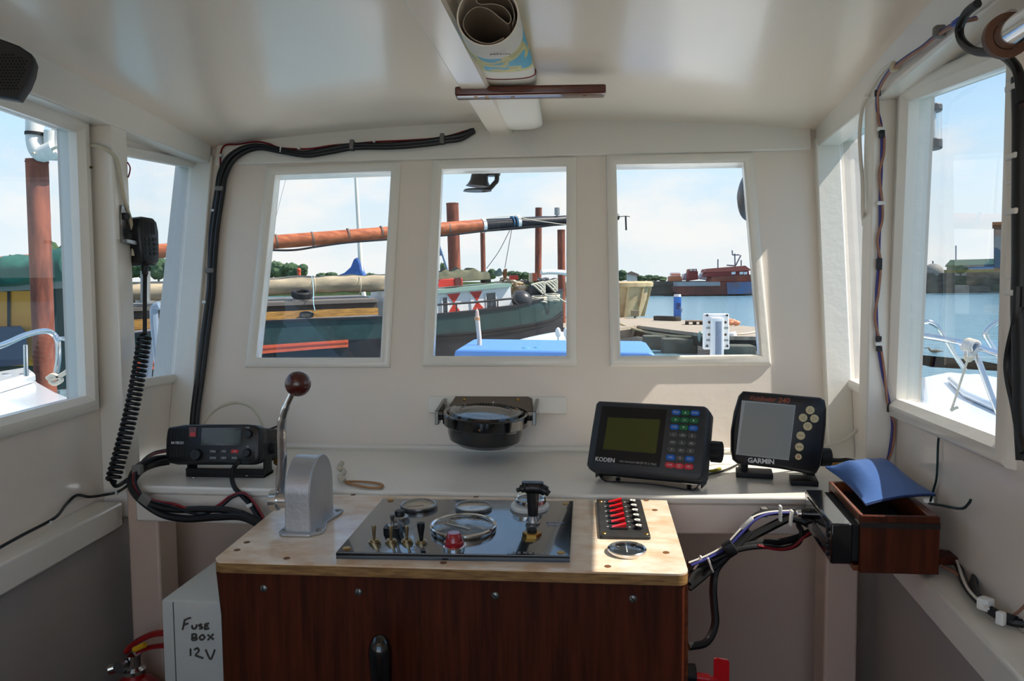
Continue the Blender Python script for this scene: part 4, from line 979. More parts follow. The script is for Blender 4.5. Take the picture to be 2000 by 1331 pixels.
# --- right wall wiring
rw_ = thing('post_wiring', 'blue and brown wires clipped up the right post and along the header', 'wires', ay(1728, 905, post[1][0]-.006))
yp = post[1][0]-.005
def prw(L_, dx=0, off=0): 
    res = []
    for x, y in L_:
        res.append(SP(1, x+dx, y, PI_+.006+off) if y < 205 else ay(x+dx, y, yp-off))
    return res
Lw = [(1905, 35), (1868, 45), (1834, 64), (1800, 92), (1775, 108), (1746, 130), (1728, 150), (1714, 178), (1713, 210), (1720, 240), (1722, 262), (1722, 300), (1721, 340), (1719, 396), (1719, 430), (1717, 470), (1716, 515), (1712, 570), (1712, 620), (1715, 672), (1723, 725), (1737, 790), (1743, 830), (1738, 880), (1730, 915)]
cable(rw_, prw(Lw), .0022, blue_wire, 'blue_wire', 6)
cable(rw_, prw([(x+(4 if i % 3 else -3) if y > 210 else x+2, y+(2 if y < 205 else 0)) for i, (x, y) in enumerate(Lw)], 0, .002), .0020, brown_wire, 'brown_wire', 6)
for x, y in ((1721, 252), (1720, 397), (1717, 672)): clip_on(rw_, ay(x, y, yp-.001), (.012, .006, .006), clip_white)
for x, y, h in ((1722, 262, .012), (1717, 516, .018), (1716, 662, .008), (1717, 682, .008), (1738, 797, .014), (1714, 182, .010)): clip_on(rw_, ay(x, y, yp-.002) if y > 205 else SP(1, x, y, PI_+.006), (.008, .007, h), cable_m, 'tape_wrap')
tbk = clip_on(rw_, SP(1, 1747, 131, PI_+.007), (.010, .012, .012), mat('cream_terminal', rgb(188, 176, 150), .5), 'terminal_block')
clip_on(rw_, SP(1, 1834, 62, PI_+.007), (.012, .012, .014), clip_grey)
clip_on(rw_, SP(1, 1872, 42, PI_+.009), (.008, .020, .006), mat('blue_tape', rgb(40, 70, 160), .5), 'tape_wrap')
wc = thing('white_lead', 'white lead dropping down the corner edge of the right post', 'cable', SP(1, 1683, 329, PI_))
cable(wc, [SP(1, x, y, PI_+.0045) for x, y in ((1745, 122), (1722, 140), (1703, 168), (1690, 192), (1682, 225), (1679, 265), (1681, 310), (1684, 345), (1685, 380), (1685, 415))]+[SP(1, 1687, 440, PI_-.012)], .0030, white_wire, 'lead')
clip_on(wc, SP(1, 1692, 188, PI_+.005), (.008, .008, .006), clip_white)
w2 = thing('shelf_lead', 'white lead sagging from the corner to behind the fish finder', 'cable', az(1640, 865, SHZ+.03))
cable(w2, A_([(1675, 840, 1.50), (1660, 853, 1.48), (1640, 864, 1.45), (1615, 871, 1.42), (1580, 876, 1.40), (1540, 885, 1.38)]), .0034, white_wire, 'lead')
w3 = thing('navigator_lead', 'thin leads with yellow sleeving lying between the navigator and the fish finder', 'cable', az(1410, 915, SHZ))
cable(w3, [az(x, y, SHZ+.004) for x, y in ((1375, 925), (1395, 922), (1420, 914), (1440, 905), (1460, 893), (1500, 885))], .0016, white_wire, 'white_wire', 6)
cable(w3, [az(x, y, SHZ+.003) for x, y in ((1378, 929), (1400, 924), (1425, 916), (1448, 904), (1470, 898), (1510, 892))], .0016, cable_m, 'black_wire', 6)
cable(w3, [az(x, y, SHZ+.005) for x, y in ((1382, 922), (1392, 921), (1406, 917))], .0035, mat('yellow_black_sleeve', rgb(205, 190, 30), .5, col2=rgb(30, 30, 10), vscale=300), 'yellow_sleeve', 8)
cable(w3, A_([(1380, 895, 1.42), (1410, 885, 1.44), (1440, 880, 1.45), (1470, 876, 1.44)]), .0018, white_wire, 'white_wire', 6)
w4 = thing('plug_leads', 'black and yellow lead ends lying beside the fish finder clamp knob', 'cable', az(1640, 905, SHZ))
cable(w4, [az(x, y, SHZ+.004) for x, y in ((1612, 898), (1635, 900), (1655, 899), (1672, 903))], .0040, cable_m, 'black_lead')
cable(w4, [az(x, y, SHZ+.003) for x, y in ((1615, 907), (1640, 906), (1665, 905))], .0022, brass, 'yellow_lead', 6)

# thick bundle at the right edge
tb_ = thing('thick_wiring_bundle', 'thick black taped wiring bundle hanging beside the right side window', 'cables', SP(1, 1995, 400, .02))
R1 = lambda L_, o=.03: [SP(1, x, y, o) for x, y in L_]
cable(tb_, R1([(1909, 7), (1890, 22), (1879, 40), (1873, 60), (1880, 82), (1905, 100), (1950, 105), (1976, 121), (1990, 147), (1995, 200)], .062), .0044, cable_m, 'black_cable')
cable(tb_, R1([(1912, 9), (1893, 24), (1882, 42), (1877, 62), (1884, 84), (1908, 103), (1952, 109), (1980, 127), (1993, 155), (1997, 210)], .060), .0030, mat('dark_brown_wire', rgb(58, 40, 38), .5), 'brown_wire', 6)
cable(tb_, R1([(1994, 150), (1996, 250), (1995, 400), (1995, 520), (1993, 600), (1996, 700), (1998, 800), (2004, 900)], .035), .0085, cable_m, 'taped_core', 12)
cable(tb_, R1([(1988, 560), (1985, 620), (1972, 680), (1968, 715), (1972, 750), (1981, 790), (1990, 840), (2000, 885)], .04), .0040, cable_m, 'black_cable')
cable(tb_, R1([(1992, 600), (1988, 650), (1979, 700), (1978, 735), (1984, 790), (1994, 850), (2006, 900)], .038), .0034, cable_m, 'black_cable')
cable(tb_, R1([(1990, 480), (1984, 560), (1983, 620), (1990, 700), (1996, 760)], .03), .0016, brown_wire, 'brown_wire', 6)
for y in (170, 305, 413, 572): clip_on(tb_, SP(1, 1993, y, .034), (.020, .020, .006), clip_white, 'cable_tie')
for y in (153, 355, 541): clip_on(tb_, SP(1, 1982, y, .034), (.006, .022, .003), clip_white, 'cable_tie')
tu = thing('metal_tube_fitting', 'shiny metal tube in a brown clamp ring at the top of the right wall', 'tube', SP(1, 1985, 70, .075))
a0, a1 = SP(1, 1958, 76, .075), SP(1, 2060, 10, .078)
m = M(); m.cyl(a0, a1, .0125, seg=28); m.done('tube', chrome, tu, world=True)
m = M(); dd = (a1-a0).normalized(); m.lathe([(.0128, 0), (.0195, 0), (.0195, .008), (.0128, .008)], Matrix.Translation(a0+dd*.006) @ dd.to_track_quat('Z', 'Y').to_matrix().to_4x4(), 32); m.done('clamp_ring', mat('brown_clamp', rgb(90, 58, 40), .5), tu, world=True)
m = M(); m.cyl(a0+dd*.01+V((0, 0, .012)), SP(1, 1975, 30, PI_), .006); m.done('bracket', steel, tu, world=True)
m = M(); m.sph(a0-dd*.001, .0115, (1, 1, 1), 20, 12); m.done('tube_end', steel, tu, world=True)

# loose dark green wire below the right window
lg = thing('loose_green_wire', 'loose dark green wire poking out of the wall below the right window', 'wire', SP(1, 1832, 852, 0))
cable(lg, [SP(1, x, y, .003) for x, y in ((1834, 851), (1832, 870), (1831, 905), (1829, 935), (1824, 955), (1817, 980))], .0016, mat('dark_green_wire', rgb(20, 44, 46), .5), 'wire', 6)
cable(lg, [SP(1, x, y, .003+o) for x, y, o in ((1815, 984, 0), (1840, 988, .004), (1865, 993, .008), (1882, 993, .010), (1892, 984, .012), (1896, 977, .012))], .0018, MATS['dark_green_wire'], 'wire', 6)

# --- teak stereo box on the right ledge
bn, bf = .990, 1.165
T3r = side_of(1); xl_ = az(1681, 1008, 1.197).x; zb_, zt_ = 1.137, 1.212
# scale so that the near face keeps its outline
NF = [ay(1681, 1008, bn), ay(1839, 1008, bn), ay(1832, 1124, bn), ay(1684, 1124, bn)]
zt_, zb_ = NF[0].z, NF[2].z
X0, X1 = NF[0].x, (NF[1].x+NF[2].x)/2
sb = thing('stereo_box', 'open-topped varnished wooden box mounted on the right ledge', 'box', ((X0+X1)/2, (bn+bf)/2, zb_))
SLX = .071
def bxp(x, y, z): return V((x+SLX*(y-bn), y, z))
def board(x0, x1, y0, y1, z0, z1, nm, mm=teak):
    m = M(); m.loft([[bxp(x0, y0, z0), bxp(x1, y0, z0), bxp(x1, y1, z0), bxp(x0, y1, z0)], [bxp(x0, y0, z1), bxp(x1, y0, z1), bxp(x1, y1, z1), bxp(x0, y1, z1)]]); return m.done(nm, mm, sb, world=True, bevel=.0012)
t_ = .007
board(X0, X1, bn, bn+t_, zb_, zt_, 'front_board', mahog); board(X0, X1, bf-t_, bf, zb_, zt_, 'rear_board')
board(X1-.012, X1, bn+t_, bf-t_, zb_, zt_, 'side_board')
board(X0, X0+.005, bn+t_, bf-t_, zt_-.010, zt_, 'top_rail'); board(X0-.006, X0+.005, bn+t_, bf-t_, zb_, zb_+.007, 'bottom_rail')
board(X0+.005, X1-.012, bn+t_, bf-t_, zb_, zb_+.006, 'base_board', mahog)
board(X1-.004, T3r(bn, 0, -.002).x-.002, bn+.03, bn+.06, zb_+.002, zb_+.012, 'wall_batten', mahog)
m = M(); m.loft([[bxp(X0, bn-.0012, zt_-.015), bxp(X1, bn-.0012, zt_-.015), bxp(X1, bn, zt_-.015), bxp(X0, bn, zt_-.015)], [bxp(X0, bn-.0012, zt_-.008), bxp(X1, bn-.0012, zt_-.008), bxp(X1, bn, zt_-.008), bxp(X0, bn, zt_-.008)]]); m.done('dark_band', mat('dark_stain', rgb(26, 12, 8), .5), sb, world=True)
# car stereo in the box, its face looking left
sf = thing('car_stereo', 'black car stereo with a chrome knob set in the side of the wooden box', 'stereo', bxp(X0-.02, (bn+bf)/2, zb_+.008))
zs0, zs1 = zb_+.009, zt_-.012
ys0, ys1 = bn+.004, bf-.004
def sbx(xa, xb, ya, yb, za, zb2, nm, mm, par=sf, bev=.001, rv=None):
    m = M(); m.loft([[bxp(xa, ya, za), bxp(xb, ya, za), bxp(xb, yb, za), bxp(xa, yb, za)], [bxp(xa, ya, zb2), bxp(xb, ya, zb2), bxp(xb, yb, zb2), bxp(xa, yb, zb2)]]); return m.done(nm, mm, par, world=True, bevel=bev)
sbx(X0-.008, X0+.062, ys0+.006, ys1-.004, zs0+.002, zs1-.002, 'chassis', black_soft)
fc = sbx(X0-.034, X0-.008, ys0, ys1, zs0, zs1, 'fascia', black_gloss, bev=.002)
sbx(X0-.0355, X0-.033, ys0+.02, ys1-.02, zs0+.030, zs0+.046, 'display', mat('stereo_display', rgb(30, 32, 36), .1, coat=1), fc, .0005)
sbx(X0-.0350, X0-.033, ys0+.03, ys1-.06, zs0+.010, zs0+.024, 'cassette_door', mat('dark_silver', rgb(70, 70, 72), .3, metal=.6), fc, .0005)
for k in range(5): sbx(X0-.0362, X0-.033, ys0+.012+k*.0, ys0+.020, zs0+.006+k*.008, zs0+.011+k*.008, 'button', black, fc, .0005)
kc_ = bxp(X0-.034, ys1-.050, zs0+.030); m = M(); m.cyl(kc_, kc_-V((.014, 0, 0)), .0085, .0075, seg=24); m.done('volume_knob', black_gloss, sf, world=True, bevel=.001)
kc2 = kc_-V((.014, 0, 0)); m = M(); m.cyl(kc2, kc2-V((.006, 0, 0)), .0060, .0055, seg=24); m.done('chrome_knob', chrome, sf, world=True, bevel=.001)
# blue pouch
bpz = zt_+.004
bp = thing('blue_pouch', 'blue padded vinyl pouch lying across the open top of the wooden box', 'pouch', bxp((X0+X1)/2, 1.13, zt_))
nu, nv = 18, 14
qa, qb, qc, qd = az(1690, 986, zt_+.004), az(1826, 966, zt_+.012), az(1740, 905, zt_+.014), az(1612, 913, zt_+.008)
top_, bot_ = [], []
m = M()
for j in range(nv+1):
    v = j/nv; a_r = []; b_r = []
    for i in range(nu+1):
        u = i/nu
        p = (qa*(1-u)+qb*u)*(1-v)+(qd*(1-u)+qc*u)*v
        e = (1-abs(2*u-1)**2.6)*(1-abs(2*v-1)**2.6)
        p = p+V((0, 0, .004*sin(pi*u)*(1-v)))
        pin = .008*sin(pi*v)
        p.x += -pin*(u-.5)*1.4
        bul = .022*e*(.35+.85*v)+.0012+.006*max(0, sin(3*pi*u))*e*v
        a_r.append(m.bm.verts.new(p+V((0, 0, bul)))); b_r.append(m.bm.verts.new(p-V((0, 0, .003*e+.0012))))
    top_.append(a_r); bot_.append(b_r)
for j in range(nv):
    for i in range(nu):
        m.bm.faces.new((top_[j][i], top_[j][i+1], top_[j+1][i+1], top_[j+1][i])); m.bm.faces.new((bot_[j][i], bot_[j+1][i], bot_[j+1][i+1], bot_[j][i+1]))
for j in range(nv):
    m.bm.faces.new((top_[j][0], top_[j+1][0], bot_[j+1][0], bot_[j][0])); m.bm.faces.new((top_[j][nu], bot_[j][nu], bot_[j+1][nu], top_[j+1][nu]))
for i in range(nu):
    m.bm.faces.new((top_[0][i], bot_[0][i], bot_[0][i+1], top_[0][i+1])); m.bm.faces.new((top_[nv][i], top_[nv][i+1], bot_[nv][i+1], bot_[nv][i]))
m.done('padded_cover', mat('blue_vinyl', rgb(66, 100, 158), .45, bump=.08, bscale=120), bp, world=True, angle=60)
m = M(); m.tube([(qa*(1-u)+qb*u)+V((0, -.0005, .004*sin(pi*u)-.001)) for u in (0, .25, .5, .75, 1)], .0016, 6); m.done('piping', mat('navy_piping', rgb(20, 36, 78), .4), bp, world=True)
# loom from console to stereo
lo_ = thing('stereo_loom', 'tangle of black cables with white ties running from the console to the stereo', 'cables', ay(1440, 1060, 1.15))
e0 = 1.15
def Y_(L_, y0=1.12, y1=1.19): n_ = len(L_); return [ay(a, b, y0+(y1-y0)*i/(n_-1)) for i, (a, b) in enumerate(L_)]
cable(lo_, Y_([(1345, 1102), (1375, 1092), (1410, 1075), (1440, 1052), (1462, 1022), (1485, 1005), (1520, 1000), (1555, 998), (1592, 985)]), .0052, cable_m, 'black_cable')
cable(lo_, Y_([(1345, 1112), (1390, 1095), (1430, 1068), (1465, 1050), (1500, 1032), (1540, 1012), (1570, 998), (1600, 975)]), .0066, cable_m, 'black_cable')
cable(lo_, Y_([(1345, 1120), (1400, 1090), (1440, 1068), (1480, 1062), (1520, 1060), (1560, 1050), (1600, 1030), (1625, 1020)]), .0055, cable_m, 'black_cable')
cable(lo_, Y_([(1390, 1096), (1440, 1075), (1490, 1068), (1530, 1072), (1558, 1062), (1566, 1040), (1560, 1022), (1590, 1008)]), .0040, cable_m, 'black_cable')
cable(lo_, Y_([(1540, 1012), (1570, 1020), (1600, 1040), (1625, 1050), (1645, 1052)], 1.17, 1.14), .0056, cable_m, 'black_cable')
cable(lo_, Y_([(1345, 1150), (1370, 1130), (1395, 1108), (1425, 1082), (1445, 1062), (1465, 1040)], 1.10, 1.15), .0050, cable_m, 'black_cable')
cable(lo_, Y_([(1345, 1140), (1360, 1118), (1400, 1095), (1430, 1075), (1470, 1055)], 1.10, 1.15), .0046, cable_m, 'black_cable')
cable(lo_, Y_([(1440, 1068), (1415, 1092), (1398, 1115), (1393, 1150), (1395, 1185), (1397, 1215), (1390, 1240), (1375, 1258), (1345, 1264)], 1.14, 1.08), .0056, cable_m, 'black_cable')
cable(lo_, Y_([(1345, 1100), (1380, 1086), (1415, 1066), (1445, 1035), (1468, 1012), (1500, 1001), (1545, 998)], 1.11, 1.17), .0014, white_wire, 'white_wire', 6)
cable(lo_, Y_([(1350, 1105), (1385, 1090), (1420, 1070), (1450, 1040), (1475, 1016), (1505, 1004), (1545, 1002)], 1.108, 1.168), .0020, blue_wire, 'blue_wire', 6)
cable(lo_, Y_([(1480, 1066), (1520, 1074), (1550, 1068), (1570, 1050), (1590, 1036), (1610, 1028)], 1.13, 1.16), .0020, red_wire, 'red_wire', 6)
for x, y, rt in ((1362, 1100, 30), (1387, 1103, -20), (1459, 1022, 45), (1524, 1003, 0), (1545, 1012, 5)):
    clip_on(lo_, ay(x, y, 1.118), (.003, .010, .022), clip_white, 'cable_tie', Matrix.Rotation(radians(rt), 3, 'Y'))
clip_on(lo_, ay(1425, 1072, 1.125), (.016, .02, .020), cable_m, 'tape_wrap', Matrix.Rotation(radians(-35), 3, 'Y'))
clip_on(lo_, ay(1492, 1001, 1.205), (.010, .012, .014), clip_grey)

# loom on the right ledge
rl = thing('ledge_loom', 'black wiring with white connectors lying along the right ledge', 'cables', az(1900, 1150, 1.14))
zl = 1.1405
cable(rl, [az(x, y, zl+.003) for x, y in ((1836, 1080), (1858, 1088), (1872, 1105), (1880, 1130), (1895, 1155), (1918, 1180), (1945, 1200), (1975, 1215), (2030, 1222))], .0050, cable_m, 'black_cable')
cable(rl, [az(x, y, zl+.006) for x, y in ((1845, 1060), (1866, 1080), (1890, 1100), (1905, 1118), (1902, 1145), (1915, 1172), (1940, 1195), (1985, 1212))], .0046, cable_m, 'black_cable')
cable(rl, [az(x, y, zl+.004) for x, y in ((1838, 1105), (1870, 1122), (1885, 1145), (1910, 1175), (1950, 1203), (2000, 1218))], .0018, brown_wire, 'brown_wire', 6)
cable(rl, [az(x, y, zl+.010) for x, y in ((1840, 1035), (1852, 1055), (1860, 1075), (1870, 1100), (1890, 1150), (1930, 1190))], .0017, white_wire, 'white_wire', 6)
cable(rl, [az(x, y, zl+.010) for x, y in ((1850, 1045), (1870, 1052), (1890, 1072))], .0017, blue_wire, 'blue_wire', 6)
cable(rl, [SP(1, x, y, .006) for x, y in ((1975, 1205), (1990, 1195), (2010, 1175))], .0016, brown_wire, 'brown_wire', 6)
for x, y, s_ in ((1858, 1073, .013), (1925, 1180, .014), (1955, 1208, .008)): clip_on(rl, az(x, y, zl+.010), (s_, s_, .014), clip_white, 'connector', Matrix.Rotation(.6, 3, 'Z'))

# --- fuse box beside the console
fb0, fb1 = ay(314, 1172, 1.03), ay(414, 1172, 1.03)
fbx = thing('fuse_box', 'white fuse box hand-lettered in marker beside the left of the console', 'fuse box', (fb0.x+.06, 1.12, fb0.z-.22))
fbm = mat('white_box_plastic', rgb(196, 196, 188), .45, var=.06, vscale=8)
WX = cx0+.012-fb0.x
m = M(); m.box((fb0.x+WX/2, 1.03+.11, fb0.z-.11), (WX, .22, .22), bev=.004); m.done('body', fbm, fbx, world=True)
p340 = ay(341, 1250, 1.03).x
m = M(); m.box((p340, 1.0298, fb0.z-.11), (.0012, .0008, .214)); m.done('lid_seam', mat('dark_seam', rgb(80, 78, 74), .7), fbx, world=True)
mk = mat('marker_ink', rgb(72, 64, 56), .7)
def strokes(par, L_, r=.0014):
    m = M()
    for s_ in L_: m.tube([ay(310+(x-915)/2.952, 880+y/2.952, 1.0294) for x, y in s_], r, 6, 4)
    return m.done('handwriting', mk, par, world=True)
strokes(fbx, [[(1065, 975), (1058, 1010), (1052, 1035)], [(1062, 982), (1080, 972), (1100, 966)], [(1058, 1008), (1075, 1002), (1085, 998)],
    [(1108, 1010), (1108, 1025), (1120, 1030), (1130, 1022), (1134, 1005)], [(1165, 1004), (1150, 1006), (1148, 1014), (1162, 1018), (1166, 1026), (1150, 1030)], [(1182, 1002), (1180, 1032)], [(1182, 1003), (1204, 998)], [(1182, 1016), (1200, 1013)], [(1180, 1032), (1206, 1028)],
    [(1108, 1060), (1106, 1095)], [(1106, 1062), (1128, 1062), (1130, 1078), (1108, 1080), (1134, 1084), (1130, 1094), (1108, 1095)], [(1162, 1066), (1150, 1080), (1162, 1094), (1180, 1082), (1170, 1066), (1160, 1068)], [(1196, 1064), (1232, 1092)], [(1230, 1060), (1198, 1095)],
    [(1098, 1145), (1098, 1185)], [(1120, 1150), (1138, 1142), (1146, 1158), (1128, 1182), (1145, 1190), (1172, 1200)], [(1185, 1150), (1205, 1195), (1216, 1205), (1228, 1180), (1238, 1150)]])
for d in (('leg', 0),):
    m = M(); m.box((fb0.x+WX/2, 1.14, (fb0.z-.22)/2), (WX*.9, .18, fb0.z-.22)); m.done('plinth', fbm, fbx, world=True)

# --- fire extinguisher in the dark left corner
ey = 1.17; ec_ = ay(262, 1318, ey)
fe = thing('fire_extinguisher', 'red fire extinguisher with a chrome valve in the dark left corner', 'fire extinguisher', (ec_.x, ey, ec_.z-.34))
redp_ = mat('red_enamel', rgb(150, 14, 18), .3, coat=.4)
mxe = Matrix.Translation((ec_.x, ey, ec_.z))
m = M(); m.lathe([(0, -.34), (.052, -.34), (.055, -.33), (.055, -.06), (.050, -.035), (.030, -.012), (.018, -.004), (.016, .004), (0, .004)], mxe, 36); m.done('cylinder', redp_, fe, world=True)
m = M(); m.lathe([(.014, .0), (.019, .004), (.019, .010), (.012, .014), (.012, .034), (.0, .036)], mxe, 20); m.cyl((ec_.x-.005, ey, ec_.z+.02), (ec_.x-.034, ey-.015, ec_.z+.014), .008); m.done('valve', chrome, fe, world=True)
g_ = ay(236, 1302, ey-.02); m = M(); m.cyl(g_+V((0, .006, 0)), g_+V((0, -.006, 0)), .0095, seg=20); m.done('pressure_gauge', steel, fe, world=True)
m = M(); m.tube([ay(x, y, ey) for x, y in ((248, 1272), (262, 1258), (285, 1245), (305, 1238), (330, 1236))], .0085, 10, 6, False, .6); m.done('carry_handle', redp_, fe, world=True)
m = M(); m.tube([ay(x, y, ey) for x, y in ((270, 1276), (290, 1266), (315, 1262), (335, 1262))], .0065, 10, 6, False, .6); m.done('lever', redp_, fe, world=True)
m = M(); m.cyl(ay(262, 1270, ey-.018), ay(283, 1260, ey-.018), .0045); m.done('safety_pin', mat('yellow_plastic', rgb(214, 160, 30), .4), fe, world=True)
m = M(); m.box((ec_.x, ey+.052, ec_.z-.18), (.06, .012, .03)); m.cyl((ec_.x, ey, ec_.z-.80+.0), (ec_.x, ey, ec_.z-.341), .03); m.done('stand', black_soft, fe, world=True)

# --- battery isolator with red key
by_ = 1.05
bs = thing('battery_switch', 'black battery isolator with a red key low on the console side', 'switch', ay(1365, 1320, by_))
xs0 = cx1+.002; zc = ay(1365, 1318, by_).z
m = M(); m.cyl((xs0, by_, zc), (xs0+.022, by_, zc), .0135, seg=26); m.done('body', black_soft, bs, world=True, bevel=.001)
m = M(); m.cyl((xs0+.022, by_, zc-.004), (xs0+.040, by_, zc-.006), .007, seg=16); m.box((xs0+.040, by_, zc-.008), (.022, .010, .010), bev=.001); m.done('hub', red_pl, bs, world=True)
ka, kb2 = ay(1394, 1287, by_), ay(1424, 1340, by_)
m = M(); m.profile([(x, z) for x, z in ((ka.x, ka.z-.0), (ka.x+.004, ka.z+.0015), (kb2.x-.002, ka.z-.001), (kb2.x, ka.z-.004), (kb2.x, kb2.z), (ka.x, kb2.z))], by_-.002, by_+.002); m.done('key', red_pl, bs, world=True, bevel=.0005)

# clips on the lower posts
for px, py, y, lb in ((327, 1130, 1.365, 'grey plastic clip on the lower left post'), (1616, 1156, 1.365, 'grey plastic clip on the lower right post')):
    p = ay(px, py, y); t = thing('cable_eye', lb, 'clip', p)
    m = M(); m.cyl(p, p+V((0, -.006, 0)), .009, seg=16); m.cyl(p, p+V((.012, -.012, 0)), .004, seg=10); m.done('eye', clip_grey, t, world=True)
# ================================================================== outside
WZ = -.5
def ext(px, fn, vec, mm, nm, par=None, world=True, **k):
    m = M(); m.prism([fn(*q) for q in px], vec); return m.done(nm, mm, par, world=world, **k)
water = bpy.data.materials.new('harbour_water'); water.use_nodes = True; t = water.node_tree; b = t.nodes['Principled BSDF']
b.inputs['Base Color'].default_value = rgb(104, 144, 160); b.inputs['Roughness'].default_value = .12; b.inputs['IOR'].default_value = 1.33
tcn = t.nodes.new('ShaderNodeTexCoord'); mpn = t.nodes.new('ShaderNodeMapping'); mpn.inputs['Scale'].default_value = (1.4, 2.6, 1); t.links.new(tcn.outputs['Object'], mpn.inputs[0])
nn = t.nodes.new('ShaderNodeTexNoise'); nn.inputs['Scale'].default_value = 1.1; nn.inputs['Detail'].default_value = 6; t.links.new(mpn.outputs[0], nn.inputs[0])
bp_ = t.nodes.new('ShaderNodeBump'); bp_.inputs['Strength'].default_value = .55; bp_.inputs['Distance'].default_value = .25; t.links.new(nn.outputs[0], bp_.inputs['Height']); t.links.new(bp_.outputs[0], b.inputs['Normal'])
m = M(); m.face([(-400, -60, WZ), (500, -60, WZ), (500, 420, WZ), (-400, 420, WZ)]); wo = m.done('water', water, kind='structure', label='blue green harbour water')

# materials
rustp = mat('rusty_steel_pile', rgb(146, 82, 62), .85, col2=rgb(92, 50, 40), vscale=3, stretch=(2, 2, .5), bump=.4, bscale=6)
green_h = mat('dark_green_hull_paint', rgb(36, 62, 62), .4, var=.3, vscale=2.5, bump=.1, bscale=4)
hull_b = mat('black_hull_paint', rgb(26, 28, 36), .45, var=.4, vscale=2)
red_st = mat('faded_red_paint', rgb(206, 90, 58), .5, var=.2, vscale=3)
cream_w = mat('white_boat_paint', rgb(232, 232, 230), .35, var=.05, vscale=1)
gel = mat('white_gelcoat', rgb(224, 228, 232), .2, coat=.5)
deckg = mat('grey_deck_paint', rgb(112, 106, 100), .6, var=.15, vscale=2)
brownside = mat('brown_coaming', rgb(84, 72, 64), .6, var=.25, vscale=3)
ochre = mat('ochre_varnished_plank', rgb(198, 146, 72), .45, col2=rgb(140, 98, 50), vscale=3, stretch=(1, 1, 9), detail=7)
canvas = mat('stone_canvas', rgb(188, 172, 144), .85, col2=rgb(132, 122, 104), vscale=1.6, bump=.6, bscale=3, stretch=(.4, 1, 2.2))
spar_m = mat('varnished_spar', rgb(196, 112, 70), .45, col2=rgb(150, 76, 44), vscale=1.5, stretch=(.35, 6, 6), detail=6)
rubber = mat('rubber', rgb(30, 30, 32), .7)
greent = mat('olive_tarpaulin', rgb(110, 108, 82), .8, col2=rgb(70, 74, 58), vscale=2, bump=.6, bscale=3)
rope = mat('pale_rope', rgb(206, 196, 176), .85, bump=.6, bscale=60)
redp2 = mat('red_paint', rgb(196, 52, 40), .5, var=.15, vscale=3)
glassd = mat('dark_window_glass', rgb(52, 62, 68), .08, coat=.6)
galv = mat('galvanised_steel', rgb(150, 152, 150), .45, metal=.7)

# ---------------------------------------------------------------- the barge
TB = radians(30); BU = V((cos(TB), sin(TB), 0)); BNn = V((sin(TB), -cos(TB), 0)); BO = ay(745, 565, 20.0)
def BP(px, py, off=0): return on(px, py, BNn, BO+BNn*off)     # point on the barge's side, off > 0 towards us
IN = -BNn
bg0 = BP(745, 620)
bg = thing('barge', 'green and black barge with an ochre plank and red-triangle shutters', 'barge', (bg0.x, bg0.y, WZ))
sb_ = lambda p: (p-BO).dot(BU)
# sheer from pixels (rail) and strake
rail = [(120, 668), (270, 652), (497, 629), (620, 624), (745, 620), (845, 615.5), (926, 607.7), (1021, 596.6), (1080, 585), (1111, 577), (1150, 566)]
strk = [(120, 735), (270, 707), (499, 676), (620, 668), (745, 661), (846, 654), (926, 648), (1021, 636), (1080, 629), (1111, 624), (1150, 610)]
def bow_in(s):                                              # how far the side curls inboard toward the bow
    s1 = sb_(BP(930, 600)); s2 = sb_(BP(1165, 600)); k = max(0, (s-s1)/(s2-s1)); return 1.9*min(1, k)**2.2
def skin(rows, nm, mm, th, par=bg, off=0):
    """rows: list of pixel polylines top to bottom on the hull side"""
    m = M(); G = []
    for row in rows:
        r = []
        for q in row:
            p = BP(*q) if not isinstance(q, V) else q.copy()
            r.append(p+IN*(bow_in(sb_(p))-off))
        G.append(r)
    F0 = [[m.bm.verts.new(p) for p in r] for r in G]; F1 = [[m.bm.verts.new(p+IN*th) for p in r] for r in G]
    n_ = len(G[0])
    for A, B in zip(F0, F0[1:]):
        for i in range(n_-1): m.bm.faces.new((A[i], A[i+1], B[i+1], B[i]))
    for A, B in zip(F1, F1[1:]):
        for i in range(n_-1): m.bm.faces.new((A[i], B[i], B[i+1], A[i+1]))
    for i in range(n_-1):
        m.bm.faces.new((F0[0][i], F1[0][i], F1[0][i+1], F0[0][i+1])); m.bm.faces.new((F0[-1][i], F0[-1][i+1], F1[-1][i+1], F1[-1][i]))
    for j in range(len(G)-1):
        m.bm.faces.new((F0[j][0], F0[j+1][0], F1[j+1][0], F1[j][0])); m.bm.faces.new((F0[j][-1], F1[j][-1], F1[j+1][-1], F0[j+1][-1]))
    return m.done(nm, mm, par, world=True)
def mid(A, B, k): return [(a[0]*(1-k)+b[0]*k, a[1]*(1-k)+b[1]*k) for a, b in zip(A, B)]
low = []
for q in strk:
    p = BP(*q); low.append(V((p.x, p.y, WZ-.3)))
skin([rail, mid(rail, strk, .5), strk], 'topside', green_h, .25)
skin([strk, low], 'lower_hull', hull_b, .25)
skin([[(x, y-1.5) for x, y in rail], [(x, y+2.5) for x, y in rail]], 'rail_capping', hull_b, .3, off=.05)
skin([[(x, y) for x, y in strk[4:]], [(x, y+3) for x, y in strk[4:]]], 'rubbing_strake', hull_b, .1, off=.06)
skin([[(x, y+8) for x, y in strk[4:]], [(x, y+10) for x, y in strk[4:]]], 'rubbing_strake', hull_b, .1, off=.05)
skin([strk[:4]+[(679, 664)], [(120, 757), (270, 726), (499, 692), (620, 682), (679, 678)]], 'red_strake', red_st, .12, off=.07)
